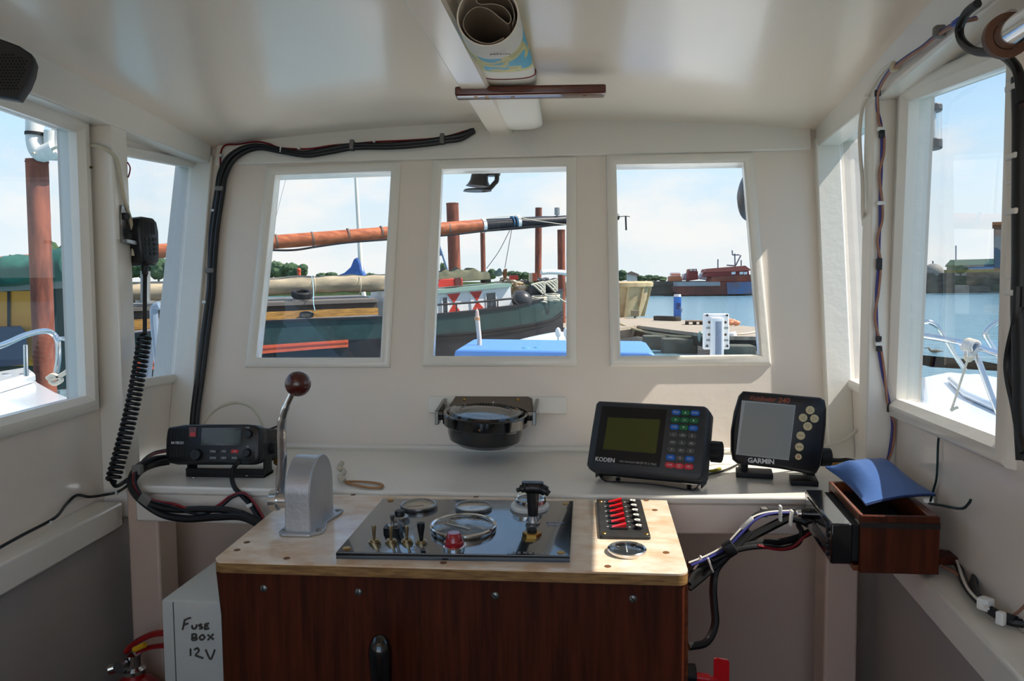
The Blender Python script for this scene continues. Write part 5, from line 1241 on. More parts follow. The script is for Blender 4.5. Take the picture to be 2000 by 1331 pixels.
skin([[(120, 743), (270, 714), (499, 681), (620, 672), (679, 668.5)], [(120, 745), (270, 716), (499, 683), (620, 674), (679, 670)]], 'strake_groove', mat('dark_red_shadow_line', rgb(150, 60, 44), .6), .02, off=.085)
# deck
pts = [BP(*q) for q in rail]; m = M()
m.prism([p+IN*(.2+bow_in(sb_(p)))-V((0, 0, .10)) for p in pts]+[p+IN*(4.2-min(1.9, bow_in(sb_(p))))-V((0, 0, .10)) for p in pts[::-1]], V((0, 0, -.1))); m.done('deck', deckg, bg, world=True)
m = M(); far = [p+IN*(4.3-min(1.9, bow_in(sb_(p)))) for p in pts]
for a_, b_ in zip(far, far[1:]): m.face([a_, b_, V((b_.x, b_.y, WZ-.3)), V((a_.x, a_.y, WZ-.3))])
m.done('far_side', hull_b, bg, world=True)
# ochre plank, hatch, canvas roll
def bext(L_, off, dep, nm, mm, par=bg, **k): m = M(); m.prism([BP(x, y, off) for x, y in L_], IN*dep); return m.done(nm, mm, par, world=True, **k)
pl_ = [(255, 628), (504, 611), (738, 601), (742, 606), (741, 615), (504, 627), (255, 646)]
skin([[(255, 626), (400, 617), (504, 611), (620, 606), (741, 601.5)], [(255, 646), (400, 634), (504, 627), (620, 621), (742, 615)]], 'plank', ochre, .08, off=-.15)
m = M()
c_ = BP(599, 615, -.10); ov = [c_+BU*(.13*cos(a)*1.25)+V((0, 0, .075*math.copysign(abs(sin(a))**.7, sin(a)))) for a in [2*pi*k/20 for k in range(20)]]
m.prism(ov, IN*.02); m.done('fairlead', mat('dark_hole', rgb(70, 64, 58), .6), bg, world=True)
m = M(); m.tube(ov, .018, 6, 1, True); m.done('fairlead_rim', hull_b, bg, world=True)
bext([(255, 607), (508, 596), (736, 588), (737, 601), (504, 612), (255, 630)], -.7, 2.2, 'hatch_coaming', brownside)
m = M(); T_ = [(255, 601), (508, 592.5), (738, 584)]; Bt = [(255, 585), (510, 576), (733, 572)]
A_f = [BP(x, y, -.62) for x, y in T_]; 
m.prism([A_f[0], A_f[2], A_f[2]+IN*2.2+V((0, 0, .10)), A_f[0]+IN*2.2+V((0, 0, .10))], V((0, 0, -.09))); m.done('hatch_cover', deckg, bg, world=True)
cvp = [BP(x, y, -1.5) for x, y in ((250, 572), (400, 565), (508, 560), (620, 556), (700, 554), (757, 553))]
m = M(); R = []
for i, p in enumerate(smooth_path(cvp, 6)):
    a0 = .24*(1+.05*sin(i*1.7)+.03*sin(i*.9)); R.append([p+IN*(a0*1.3*cos(a))+V((0, 0, a0*sin(a)*(1+.05*sin(3*a+i)))) for a in [2*pi*k/18 for k in range(18)]])
m.loft(R); m.done('canvas_roll', canvas, bg, world=True, angle=80)
for px in (518, 612, 700):
    p = BP(px, 558, -1.4); m = M(); m.tube([p+IN*(.31*cos(a))+V((0, 0, .25*sin(a)+.01)) for a in [2*pi*k/14 for k in range(14)]], .010, 5, 1, True); m.done('canvas_tie', rope, bg, world=True)
p = BP(584, 535, -2.2); m = M(); m.cyl(p-V((0, 0, .3)), p+V((0, 0, .08)), .05); m.sph(p+V((0, 0, .1)), .06); m.done('post', red_st, bg, world=True)
# tyre lying on the hatch
ty = BP(590, 578, -.85); tyr = thing('tyre', 'black tyre lying on the hatch cover of the barge', 'tyre', ty)
m = M(); m.lathe([(.17, -.08), (.24, -.09), (.27, -.05), (.27, .05), (.24, .09), (.17, .08), (.16, .05), (.18, 0), (.16, -.05), (.17, -.08)], Matrix.Translation(ty+V((0, 0, .04))) @ Matrix.Rotation(TB, 4, 'Z') @ Matrix.Rotation(radians(14), 4, 'X'), 36); m.done('tread', rubber, tyr, world=True)
bs_ = thing('blue_rope', 'thin pale blue rope hanging over the hatch beside the tyre', 'rope', BP(614, 605, -.05))
cable(bs_, [BP(609, 540, -.9), BP(612, 565, -.6), BP(612, 590, -.3), BP(615, 607, -.05)], .012, mat('pale_blue_rope', rgb(150, 186, 200), .8), 'rope', 6)
# spar lying over the barge
sp0, sp1, spk = BP(-150, 527, -1.2), BP(944, 441, -1.2), BP(1207, 424, -1.2)
spr = thing('lowered_mast', 'long varnished mast lowered along the barge with a black painted tip', 'mast', BP(700, 560, -1.2))
m = M(); r0_, r1_ = .178, .185
mm_ = [sp0.lerp(sp1, k/10) for k in range(11)]; m.tube(mm_, [.16, .165, .17, .175, .178, .18, .18, .18, .18, .185, .185], 20, 2); m.done('varnished_part', spar_m, spr, world=True)
m = M(); q_ = [sp1.lerp(spk, k/6) for k in range(7)]; m.tube(q_, [.185, .18, .17, .15, .13, .11, .10], 18, 2); m.done('black_tip', hull_b, spr, world=True)
for px, py, w in ((944, 441, .05), (1011, 434, .05)):
    p = BP(px, py, -1.2); d_ = (spk-sp1).normalized(); m = M(); m.cyl(p-d_*w, p+d_*w, .205, seg=22); m.done('band', cream_w, spr, world=True)
for px, py in ((876, 447), (610, 467), (540, 472), (680, 460), (745, 455)):
    p = BP(px, py, -1.2); d_ = (sp1-sp0).normalized(); m = M(); m.cyl(p-d_*.02, p+d_*.02, .192, seg=22); m.done('lashing', mat('grey_lashing', rgb(120, 100, 90), .7), spr, world=True)
m = M()
for k in range(3):
    p = BP(1000+k*6, 435-k*.4, -1.2); d_ = (spk-sp1).normalized(); m.cyl(p-d_*.01, p+d_*.01, .2, seg=20)
m.done('blue_lashing', mat('blue_cord', rgb(60, 120, 160), .7), spr, world=True)
m = M(); m.tube([BP(x, y, -1.05) for x, y in ((500, 488), (570, 489), (620, 482), (680, 474), (760, 468), (870, 460), (960, 450), (1060, 441), (1110, 438))], .028, 7, 5); m.done('halyard', hull_b, spr, world=True)
m = M(); m.tube([BP(x, y, -1.0) for x, y in ((948, 428), (1000, 422), (1040, 430), (1110, 440))], .012, 6, 5); m.done('rope', rope, spr, world=True)
m = M(); m.tube([BP(x, y, -1.3) for x, y in ((1205, 424), (1222, 422), (1230, 423))], .02, 6); m.tube([BP(1222, 423, -1.3), BP(1223, 450, -1.3)], .028, 6); m.done('masthead_vane', hull_b, spr, world=True)
p = BP(1088, 432, -1.15); m = M(); m.cyl(p, BP(1088, 420, -1.15), .03); m.cyl(BP(1088, 420, -1.15), BP(1088, 406, -1.15), .08, seg=14); m.done('masthead_light', galv, spr, world=True)
for L_ in (((998, 445), (975, 490), (950, 525)), ((1000, 446), (992, 490), (986, 524))):
    m = M(); m.tube([BP(x, y, -1.4) for x, y in L_], .010, 5, 4); m.done('rigging_line', hull_b, spr, world=True)
# deckhouse
dh = M(); W0 = [(760, 569), (846, 565), (997, 559), (1000, 598), (846, 613), (760, 618)]
bext(W0, -.55, 2.0, 'deckhouse', cream_w)
c3 = lambda x, y: (800+x/3.169, 300+y/3.169)
bext([c3(130, 858), c3(150, 845), c3(620, 802), c3(632, 812), c3(632, 824), c3(150, 870)], -.42, 2.4, 'deckhouse_roof', mat('pale_green_paint', rgb(140, 164, 150), .5, var=.1, vscale=3))
for a_ in ([(200, 893), (235, 889), (238, 985), (203, 990)], [(470, 868), (532, 862), (538, 952), (474, 960)]):
    bext([c3(*q) for q in a_], -.53, .03, 'window', glassd)
    m = M(); m.tube([BP(*c3(*q), -.52) for q in a_], .022, 6, 1, True); m.done('window_frame', cream_w, bg, world=True)
for a_ in ([(232, 872), (315, 864), (319, 984), (238, 990)], [(372, 858), (450, 852), (470, 970), (385, 978)]):
    q_ = [c3(*q) for q in a_]; sh_ = bext(q_, -.52, .04, 'shutter', cream_w)
    cx_ = sum(q[0] for q in q_)/4; cy_ = sum(q[1] for q in q_)/4
    for i, j in ((0, 1), (3, 2)):
        bext([q_[i], q_[j], (cx_, cy_)], -.505, .02, 'red_triangle', redp2, sh_)
m = M(); m.tube([BP(*c3(*q), -.25) for q in ((60, 946), (150, 938), (400, 922), (620, 900), (640, 908), (680, 945))], .028, 8, 4); m.done('grab_rail', hull_b, bg, world=True)
for q in (290, 545):
    m = M(); m.tube([BP(*c3(q, 930-(q-290)*.08), -.25), BP(*c3(q, 1010-(q-290)*.09), -.2)], .02, 6); m.done('stanchion', hull_b, bg, world=True)
# gear on the deckhouse
tp = thing('folded_tarpaulin', 'olive tarpaulin heaped on the deckhouse roof of the barge', 'tarpaulin', BP(*c3(300, 800), -1.2))
m = M(); R = []
for i in range(15):
    p = BP(*c3(110+i*25, 800-i*1.5), -1.6); h_ = (.34+.05*sin(i*1.9))*(1-.5*max(0, (i-11)/4)); R.append([p+IN*(.5*cos(a))+V((0, 0, max(-.02, h_*sin(a)*(1+.12*sin(i*2.3+a*3))))) for a in [2*pi*k/16 for k in range(16)]])
m.loft(R); m.done('tarpaulin', greent, tp, world=True, angle=60)
rb = thing('red_chest', 'red wedge-shaped chest on the deckhouse roof', 'chest', BP(*c3(240, 830), -.7))
m = M(); m.prism([BP(*c3(*q), -.7) for q in ((150, 832), (200, 780), (328, 770), (330, 818))], IN*.5); m.done('chest', redp2, rb, world=True, bevel=.02)
m = M(); m.prism([BP(*c3(*q), -.68) for q in ((280, 772), (318, 768), (322, 815), (284, 820))], IN*.05); m.done('lid_panel', mat('dark_maroon', rgb(92, 44, 40), .5), rb, world=True)
for i, (x, y, w, h, nm, lb, cat, mm) in enumerate(((470, 775, 60, 50, 'winch', 'dark deck winch behind the olive tarpaulin', 'winch', hull_b), (590, 745, 26, 62, 'brown_sack', 'brown sack standing at the end of the deckhouse roof', 'sack', mat('brown_cloth', rgb(134, 84, 52), .85)), (645, 768, 46, 28, 'red_crate', 'red crate standing left of the dark trees on deck', 'crate', redp2), (772, 765, 34, 50, 'orange_drum', 'orange drum beside the tall thin pile', 'drum', mat('orange_drum', rgb(196, 92, 64), .5)), (750, 768, 22, 54, 'cream_box', 'cream box left of the orange drum', 'box', mat('cream_box', rgb(210, 196, 168), .6)), (548, 742, 54, 40, 'green_bundle', 'grey green bundle of nets beside the brown sack', 'bundle', mat('grey_green_net', rgb(120, 140, 130), .9, var=.4, vscale=5)))):
    p = BP(*c3(x, y), -1.9); s_ = (BP(*c3(x+w/2, y), -1.9)-BP(*c3(x-w/2, y), -1.9)).length; hh = (BP(*c3(x, y-h/2), -1.9)-BP(*c3(x, y+h/2), -1.9)).length
    o_ = thing(nm, lb, cat, p-V((0, 0, hh/2))); m = M()
    if nm in ('orange_drum', 'winch'): m.cyl(p-V((0, 0, hh/2)), p+V((0, 0, hh/2)), s_/2, seg=18); m.cyl(p+V((0, 0, hh*.3)), p+V((0, 0, hh*.36)), s_*.53, seg=18)
    elif nm in ('brown_sack', 'green_bundle'): m.sph(p, 1, (s_/2, s_/2.2, hh/2), 16, 10); m.sph(p+V((.04, 0, hh*.4)), s_*.22, (1, 1, 1.2), 12, 8)
    else: m.box(p, (s_, s_*.7, hh), Matrix.Rotation(TB, 3, 'Z'), bev=.02)
    m.done(nm.split('_')[-1]+'_body', mm, o_, world=True)
fe_ = thing('ball_fender', 'big black ball fender beside the white deckhouse end', 'fender', BP(*c3(700, 935), -.5))
m = M(); m.sph(BP(*c3(695, 908), -.6), .29, (1.1, 1, .95), 26, 16, Matrix.Rotation(.5, 3, 'Y')); m.done('ball', mat('black_fender', rgb(58, 58, 60), .35), fe_, world=True)
for cxp, cyp, n_, lb in ((795, 850, 5, 'coil of pale rope left of the white arch stanchion'), (872, 838, 5, 'coil of pale rope hung nearest the bow')):
    rc = thing('rope_coil', lb, 'rope', BP(*c3(cxp, cyp+60), -.8), group='rope coils on the barge bow')
    m = M(); m.sph(BP(*c3(cxp, cyp), -1.1), .17, (1.0, .6, 1)); m.done('drum_core', hull_b, rc, world=True)
    m = M()
    for k in range(n_):
        p = BP(*c3(cxp, cyp-5), -.75); a0 = -.5+k*.22; m.tube([p+BU*(.22*sin(q*.8+a0*2.2)*1.0)+V((0, 0, .16*cos(q)+.02*k)) for q in [pi*.9*j/6-.4 for j in range(7)]], .026, 6, 3)
    m.done('hanging_turns', rope, rc, world=True)
    m = M()
    for k in range(5):
        p = BP(*c3(cxp+10, cyp+38+k*8), -.75); m.tube([p+BU*(.24*cos(q))+IN*(.10*sin(q))+V((0, 0, .03*sin(q+k))) for q in [2*pi*j/10 for j in range(10)]], .024, 6, 2, True)
    m.done('flat_turns', rope, rc, world=True)
wa = thing('arch_stanchion', 'white painted arch curving over the bow of the barge', 'arch', BP(*c3(980, 760), -1.0))
m = M(); m.tube([BP(*c3(x, y), -1.0) for x, y in ((815, 737), (860, 733), (920, 735), (962, 740), (985, 760), (992, 800))], .085, 14, 5, False, .9); m.done('tube', cream_w, wa, world=True)
ml_ = thing('mooring_line', 'pale mooring line dropping from the barge bow', 'rope', BP(*c3(920, 900), .1))
m = M(); m.tube([BP(*c3(x, y), .1) for x, y in ((905, 880), (940, 905), (985, 930), (1060, 960))], .02, 6); m.done('line', rope, ml_, world=True)
# ---------------------------------------------------------------- piles
def pile(px_t, py_t, px_b, py_b, wpx, Y, lb, r0=None):
    a, b_ = ay(px_t, py_t, Y), ay(px_b, py_b, Y); r = wpx/2/FPX*(a-CAM).dot(_f)
    d = (b_-a); d = d/abs(d.z); foot = a+d*(a.z-WZ+.8)
    o = thing('mooring_pile', lb, 'pile', foot, group='rusty mooring piles')
    m = M(); m.tube([foot, foot.lerp(a, .5), a-d*-.0], r, 24, 3); m.done('shaft', rustp, o, world=True)
    m = M(); m.tube([a+V((0, 0, -.03))+V((r*1.0*cos(q), r*1.0*sin(q), 0)) for q in [2*pi*k/20 for k in range(20)]], r*.06, 6, 1, True); m.done('top_rim', rustp, o, world=True)
    return o
pile(883.5, 397, 888, 530, 24, 30, 'thickest rusty pile behind the varnished part of the mast')
pile(942.5, 452, 944, 530, 9.5, 33, 'thin rusty pile whose top is hidden by the white mast band')
pile(1052, 406, 1051, 552, 13, 33, 'slim tall rusty pile to the right of the masthead lines')
pile(1096, 449, 1097, 560, 15, 30, 'shorter rusty pile at the right edge of the middle window')
pile(72, 312, 88, 735, 40, 9.5, 'big brown pile close outside the left side window')
# white pipe fitting on the top of the near pile
pf = thing('white_pipe_fitting', 'white lashed pipe and padding fixed to the top of the near left pile', 'fitting', ay(85, 305, 9.5))
wpm = mat('weathered_white_plastic', rgb(222, 220, 212), .5, var=.12, vscale=5)
m = M(); m.tube([ay(68, 225, 9.45), ay(68, 262, 9.45), ay(70, 285, 9.42), ay(80, 300, 9.4), ay(95, 296, 9.4), ay(108, 290, 9.4)], .105, 16, 5); m.done('bent_pipe', wpm, pf, world=True)
m = M(); m.cyl(ay(70, 265, 9.45), ay(70, 259, 9.45), .125, seg=20); m.done('black_band', rubber, pf, world=True)
m = M(); m.cyl(ay(100, 312, 9.45), ay(100, 256, 9.45), .085, seg=18); m.cyl(ay(116, 312, 9.5), ay(116, 252, 9.5), .09, seg=18); m.done('fender_tubes', wpm, pf, world=True)
m = M(); m.tube([ay(64, 300, 9.27), ay(85, 298, 9.45), ay(110, 288, 9.27), ay(125, 282, 9.4)], .02, 6); m.done('lashing', rope, pf, world=True)

# ---------------------------------------------------------------- yacht behind the barge
ya = ay(712, 545, 36); yt = thing('moored_yacht', 'yacht with a pale mast and blue covered sail behind the canvas roll', 'yacht', (ya.x, 36, WZ))
m = M(); a, b_ = ay(689, 240, 36), ay(706, 545, 36); m.tube([a, a.lerp(b_, .5), b_], [.07, .09, .11], 14, 3); m.done('mast', mat('pale_mast', rgb(214, 208, 196), .45), yt, world=True)
m = M(); pls = [ay(*q, 35.8) for q in ((652, 541), (672, 533), (684, 522), (690, 507), (697, 502), (703, 512), (706, 528), (712, 541))]; m.prism(pls, V((0, .5, 0))); m.done('sail_cover', mat('blue_sail_cover', rgb(66, 106, 168), .8, col2=rgb(44, 76, 136), vscale=3), yt, world=True, bevel=.08)
m = M(); m.cyl(ay(640, 545, 36), ay(712, 541, 36), .06); m.done('boom', galv, yt, world=True)
hl = [V((ya.x-4.5, 36, .05)), V((ya.x-4, 34.9, .05)), V((ya.x, 34.5, .1)), V((ya.x+3, 35, .2)), V((ya.x+5, 36, .35)), V((ya.x+3, 37, .2)), V((ya.x, 37.5, .1)), V((ya.x-4, 37.1, .05))]
m = M(); m.loft([[V((p.x*.95+ya.x*.05, 36+(p.y-36)*.6, WZ-.2)) for p in hl], hl]); m.done('hull', cream_w, yt, world=True)
m = M(); m.cyl(V((ya.x+.1, 36, .1)), b_, .1); m.done('mast_foot', MATS['pale_mast'], yt, world=True)
for L_ in (((560, 343), (470, 690)),):
    m = M(); m.tube([ay(x, y, 36) for x, y in L_], .007, 5, 1); m.done('stay', hull_b, yt, world=True)
# dark blue flag at the left edge of the middle window
fl_ = thing('blue_flag', 'small blue flag on a slanting staff at the left edge of the middle window', 'flag', ay(876, 530, 24))
m = M(); m.cyl(ay(850, 455, 24), ay(876, 535, 24), .03); m.done('staff', mat('blue_grey_staff', rgb(96, 126, 160), .5), fl_, world=True)
m = M(); m.prism([ay(*q, 24) for q in ((852, 475), (860, 480), (862, 500), (850, 499))], V((0, .01, 0))); m.done('cloth', mat('flag_blue', rgb(120, 132, 176), .8), fl_, world=True)

# ---------------------------------------------------------------- far shore
stone = mat('stone_quay', rgb(96, 90, 80), .85, col2=rgb(58, 56, 52), vscale=.5, stretch=(1, 1, 3))
grass_ = mat('rough_grass', rgb(110, 122, 62), .9, col2=rgb(140, 136, 84), vscale=.4)
def shore(L_, Y, dep, nm, mm, lb):
    m = M(); m.prism([ay(x, y, Y) for x, y in L_], V((0, dep, 0))); o = m.done(nm, mm, kind='structure', label=lb); return o
shore([(1240, 550), (1500, 548), (1500, 590), (1240, 592)], 165, 85, 'ground_quay', stone, 'low stone quay across the water in the right front window')
shore([(1812, 534), (2300, 526), (2300, 585), (1812, 590)], 170, 80, 'ground_quay_right', stone, 'dark stone quay in the right side window')
shore([(1812, 528), (2300, 520), (2300, 530), (1812, 538)], 174, 70, 'ground_quay_top', grass_, 'grassy top of the right quay')
shore([(-900, 551), (1240, 551), (1240, 590), (-900, 590)], 230, 80, 'ground_far_bank', grass_, 'low far bank behind the barge')
shore([(1500, 549), (1812, 546), (1812, 585), (1500, 588)], 200, 60, 'ground_far_bank_right', stone, 'low far bank beyond the right corner')
treeg = [mat('tree_green_%d' % k, c, .9, col2=c2, vscale=.5) for k, (c, c2) in enumerate(((rgb(66, 92, 58), rgb(40, 62, 42)), (rgb(84, 104, 70), rgb(52, 74, 52))))]
bark = mat('bark', rgb(80, 66, 52), .9)
ORD = {}
def tree(px, pyt, pyb, wpx, Y, lb, grp, k=0):
    n_ = ORD.get(grp, 0); ORD[grp] = n_+1
    b_ = ay(px, pyb, Y); t_ = ay(px, pyt, Y); w = wpx/FPX*Y; h = t_.z-b_.z
    rng = random.Random(int(px*7+pyt))
    lb = lb % ['leftmost', 'second from the left', 'third from the left', 'fourth from the left', 'fifth from the left', 'sixth from the left', 'seventh from the left', 'last on the right'][n_] if '%s' in lb else lb
    o = thing('tree', lb, 'tree', b_, group=grp); m = M()
    for i in range(16):
        a = rng.uniform(0, 2*pi); rr = rng.uniform(0, .33)*w; z = b_.z+h*rng.uniform(.30, .80)
        g = bmesh.ops.create_icosphere(m.bm, subdivisions=2, radius=1); s_ = rng.uniform(.22, .36)
        for v in g['verts']: v.co *= 1+rng.uniform(-.16, .16)
        bmesh.ops.transform(m.bm, matrix=Matrix.Translation((b_.x+rr*cos(a), Y+rr*sin(a)*.7, z)) @ Matrix.Diagonal((w*s_, w*s_, h*s_*.8, 1)), verts=g['verts'])
    m.done('crown', treeg[k], o, world=True, angle=20)
    m = M(); m.cyl(b_-V((0, 0, .5)), b_+V((0, 0, h*.5)), w*.05, w*.03, seg=8); m.done('trunk', bark, o, world=True)
g1 = 'trees on the far bank left of the blue sail cover'
for px, pt, w, k in ((500, 516, 34, 0), (522, 513, 32, 0), (545, 512, 34, 1), (566, 514, 30, 0), (586, 517, 28, 0), (630, 533, 26, 1), (648, 532, 22, 0), (722, 534, 24, 1)):
    tree(px, pt, 548, w, 235, 'dark green far tree, %s in the left front window', g1, k)
g2 = 'trees on the far bank above the barge deck clutter'
for px, pt, w, k in ((866, 513, 12, 1), (958, 524, 20, 0), (1000, 530, 22, 1), (1012, 531, 20, 0), (1028, 532, 24, 0), (1040, 534, 18, 1)):
    tree(px, pt, 550, w, 236, 'dark green far tree, %s in the middle front window', g2, k)
g3 = 'trees behind the quay in the right front window'
for px, pt, w, k in ((1213, 528, 26, 0), (1252, 538, 20, 0), (1266, 537, 22, 1), (1280, 538, 22, 0), (1292, 540, 18, 1)):
    tree(px, pt, 551, w, 228, 'green tree behind the quay, %s in the right front window', g3, k)
g4 = 'trees on the far bank seen past the handset'
for px, pt, w, k in ((255, 508, 40, 1), (280, 506, 40, 0), (310, 502, 44, 0), (335, 508, 36, 1), (358, 510, 34, 0)):
    tree(px, pt, 550, w, 236, 'dark green far tree, %s in the narrow left window', g4, k)
g5 = 'trees on the far bank in the left side window'
for px, pt, w, k in ((-20, 496, 50, 0), (15, 494, 40, 0), (106, 470, 46, 0), (130, 478, 44, 1)):
    tree(px, pt, 550, w, 232, 'dark far tree, %s in the left side window', g5, k)
tree(1676, 520, 552, 22, 230, 'green tree on the far bank, seen in the narrow right window', 'trees right', 0)
# buildings
whs = mat('pale_render', rgb(206, 202, 194), .8); roofg = mat('green_metal_roof', rgb(122, 150, 120), .6); brick = mat('brown_brick', rgb(128, 92, 70), .9, var=.2, vscale=.6)
def shed(L_wall, L_roof, Y, dep, nm, lb, wm, rm, extra=None):
    p = ay(*L_wall[0], Y); o = thing(nm, lb, 'building', (p.x, Y, p.z)); dv = V((p.x, p.y, 0)).normalized()*dep
    m = M(); m.prism([ay(x, y, Y) for x, y in L_wall], dv); m.done('walls', wm, o, world=True)
    if L_roof: m = M(); m.prism([ay(x, y, Y-.6) for x, y in L_roof], dv*1.08); m.done('roof', rm, o, world=True)
    return o
gsd = shed([(1849, 533), (1849, 517), (1960, 514), (1960, 529)], [(1846, 519), (1856, 508), (1965, 505), (1965, 516)], 176, 14, 'quay_shed', 'long shed with a pale green roof on the right quay', mat('grey_green_cladding', rgb(120, 132, 120), .7), roofg)
m = M(); m.prism([ay(x, y, 175.8) for x, y in ((1890, 523), (1960, 520), (1960, 527), (1890, 530))], V((0, -1, 0))); m.done('blue_stores', mat('blue_tarpaulin', rgb(70, 120, 180), .7), gsd, world=True)
tw = shed([(1941, 530), (1941, 440), (2000, 438), (2000, 528)], [(1938, 440), (1938, 434), (2002, 432), (2002, 438)], 150, 10, 'brick_tower', 'tall brick building at the right edge of the right side window', brick, mat('rust_roof', rgb(150, 96, 62), .8))
m = M(); m.prism([ay(x, y, 149.8) for x, y in ((1942, 524), (1942, 462), (2000, 460), (2000, 522))], V((0, -.6, 0))); m.done('cladding', mat('dark_cladding', rgb(86, 92, 96), .7), tw, world=True)
dm = thing('dome_tank', 'low domed tank at the left end of the right quay', 'tank', ay(1822, 534, 172)); p = ay(1822, 534, 172); m = M(); m.sph(p, 2.1, (1, 1, .95), 20, 12); m.done('dome', mat('grey_tank', rgb(128, 124, 118), .7), dm, world=True)
for px, yt_, yb_2, nm, lb in ((1867, 480, 512, 'lamp_post', 'thin blue-grey mast rising behind the green roofed shed'), (1822, 510, 532, 'lamp_post', 'thin pole behind the low domed tank')):
    o = thing(nm, lb, 'pole', ay(px, yb_2, 185)); m = M(); m.cyl(ay(px, 530, 185), ay(px, yt_, 185), .16, seg=8); m.done('pole', mat('blue_grey_pole', rgb(92, 104, 130), .6), o, world=True)
shed([(1668, 556), (1668, 538), (1690, 536), (1690, 555)], [(1666, 539), (1668, 532), (1690, 530), (1692, 537)], 195, 10, 'waterside_building', 'pale building on the far bank in the narrow right window', whs, mat('blue_roof', rgb(110, 130, 170), .7))
shed([(1224, 552), (1224, 534), (1242, 533), (1246, 552)], [(1222, 535), (1233, 530), (1248, 536), (1248, 539)], 168, 8, 'hut', 'small pale hut above the buff hull', whs, mat('hut_roof', rgb(140, 110, 100), .8))
# rusty ship
rs = thing('rusty_ship', 'rust red ship with a blue patch and long wheelhouse across the water', 'ship', ay(1400, 577, 156))
rsm = mat('rusty_red_hull', rgb(122, 70, 60), .85, col2=rgb(86, 54, 50), vscale=.4); blm = mat('faded_blue_hull', rgb(86, 110, 150), .8, col2=rgb(110, 92, 96), vscale=.35)
def fp(L_, Y, dep, nm, mm, par): m = M(); m.prism([ay(1170+x/3.169, 300+y/3.169, Y) for x, y in L_], V((0, dep, 0))); return m.done(nm, mm, par, world=True)
fp([(470, 825), (800, 795), (975, 785), (975, 872), (500, 880), (475, 860)], 156, 10, 'hull', rsm, rs)
fp([(790, 800), (972, 792), (973, 868), (795, 872)], 155.8, .3, 'blue_patch', blm, rs)
fp([(485, 795), (750, 795), (750, 820), (485, 822)], 155.7, 8, 'cargo_side', mat('grey_cargo_side', rgb(150, 152, 156), .7, var=.2, vscale=.4), rs)
fp([(690, 795), (700, 765), (960, 748), (972, 788)], 157, 7, 'upper_hull', mat('rust_orange', rgb(150, 84, 64), .85, col2=rgb(110, 70, 60), vscale=.4), rs)
fp([(665, 762), (670, 735), (925, 722), (930, 750), (700, 765)], 157.5, 6, 'wheelhouse', mat('dark_red_house', rgb(132, 58, 56), .8), rs)
for a_ in ((820, 845), (870, 892), (896, 918)): fp([(a_[0], 750), (a_[0], 734), (a_[1], 732), (a_[1], 748)], 157.2, .2, 'window', mat('pale_window', rgb(210, 220, 226), .3), rs)
fp([(658, 735), (665, 714), (905, 694), (938, 718), (935, 726)], 157.2, 7, 'roof', mat('red_roof', rgb(160, 82, 72), .7), rs)
m = M()
for L_ in (((842, 700), (840, 620)), ((825, 628), (870, 628)), ((826, 628), (824, 600)), ((845, 695), (878, 630)), ((880, 695), (880, 660)), ((736, 710), (736, 655)), ((790, 692), (842, 695))):
    m.cyl(*[ay(1170+x/3.169, 300+y/3.169, 159) for x, y in L_], .13, seg=6)
m.done('aerials', mat('aerial_grey', rgb(110, 116, 128), .6), rs, world=True)
ob = thing('orange_tug', 'small orange and white boat laid up behind the rusty ship', 'boat', ay(1323, 550, 170))
fp([(438, 790), (440, 760), (505, 758), (515, 780), (512, 792)], 167, 5, 'hull', mat('orange_hull', rgb(196, 120, 84), .7), ob)
fp([(446, 760), (448, 738), (500, 738), (504, 758)], 168, 3, 'cabin', cream_w, ob); fp([(444, 752), (444, 746), (506, 746), (506, 752)], 167.8, .3, 'stripe', MATS['orange_hull'], ob)
rt = thing('rust_deckhouse', 'square rust red deckhouse standing left of the rusty ship', 'deckhouse', ay(1354, 550, 172))
fp([(552, 790), (554, 730), (612, 730), (614, 780)], 166, 4, 'walls', MATS['dark_red_house'], rt); fp([(556, 716), (605, 714), (608, 730), (556, 730)], 166, 4, 'wheelhouse', MATS['rust_orange'], rt)
for a_ in ((562, 578), (586, 600)): fp([(a_[0], 727), (a_[0], 719), (a_[1], 719), (a_[1], 727)], 165.8, .3, 'window', MATS['pale_window'], rt)
gb = thing('grey_boat', 'pale grey boat laid up beside the rust red deckhouse', 'boat', ay(1375, 545, 170))
fp([(515, 785), (528, 745), (545, 740), (552, 785)], 169, 4, 'cabin', mat('pale_grey_boat', rgb(170, 176, 184), .7), gb); fp([(620, 775), (640, 740), (700, 768), (690, 785)], 169, 4, 'hull', MATS['pale_grey_boat'], gb)
# buff hull at the left of the right front window
bh = thing('buff_tank', 'big buff riveted tank with ribs standing on the pontoon', 'tank', ay(1225, 622, 17))
bm_ = mat('buff_paint', rgb(196, 176, 136), .75, col2=rgb(166, 144, 108), vscale=1.5, bump=.3, bscale=6)
YT = az(1220, 622, .13).y; KT = YT/17; cb_ = ay(1186, 620, YT+1.2*KT); YC = YT+1.2*KT; zt2 = ay(1200, 556, YT).z; zb2 = .13
m = M(); m.lathe([(0, 0), (.78*KT, 0), (.90*KT, (zt2-zb2)*.5), (.98*KT, zt2-zb2), (.90*KT, zt2-zb2+.03), (0, zt2-zb2)], Matrix.Translation((cb_.x, YC, zb2)), 40); m.done('drum', bm_, bh, world=True)
m = M(); m.lathe([(.97*KT, -.16), (1.04*KT, -.10), (1.05*KT, .06), (1.0*KT, .14), (.9*KT, .10)], Matrix.Translation((cb_.x, YC, zt2)), 40); m.done('top_rim', bm_, bh, world=True)
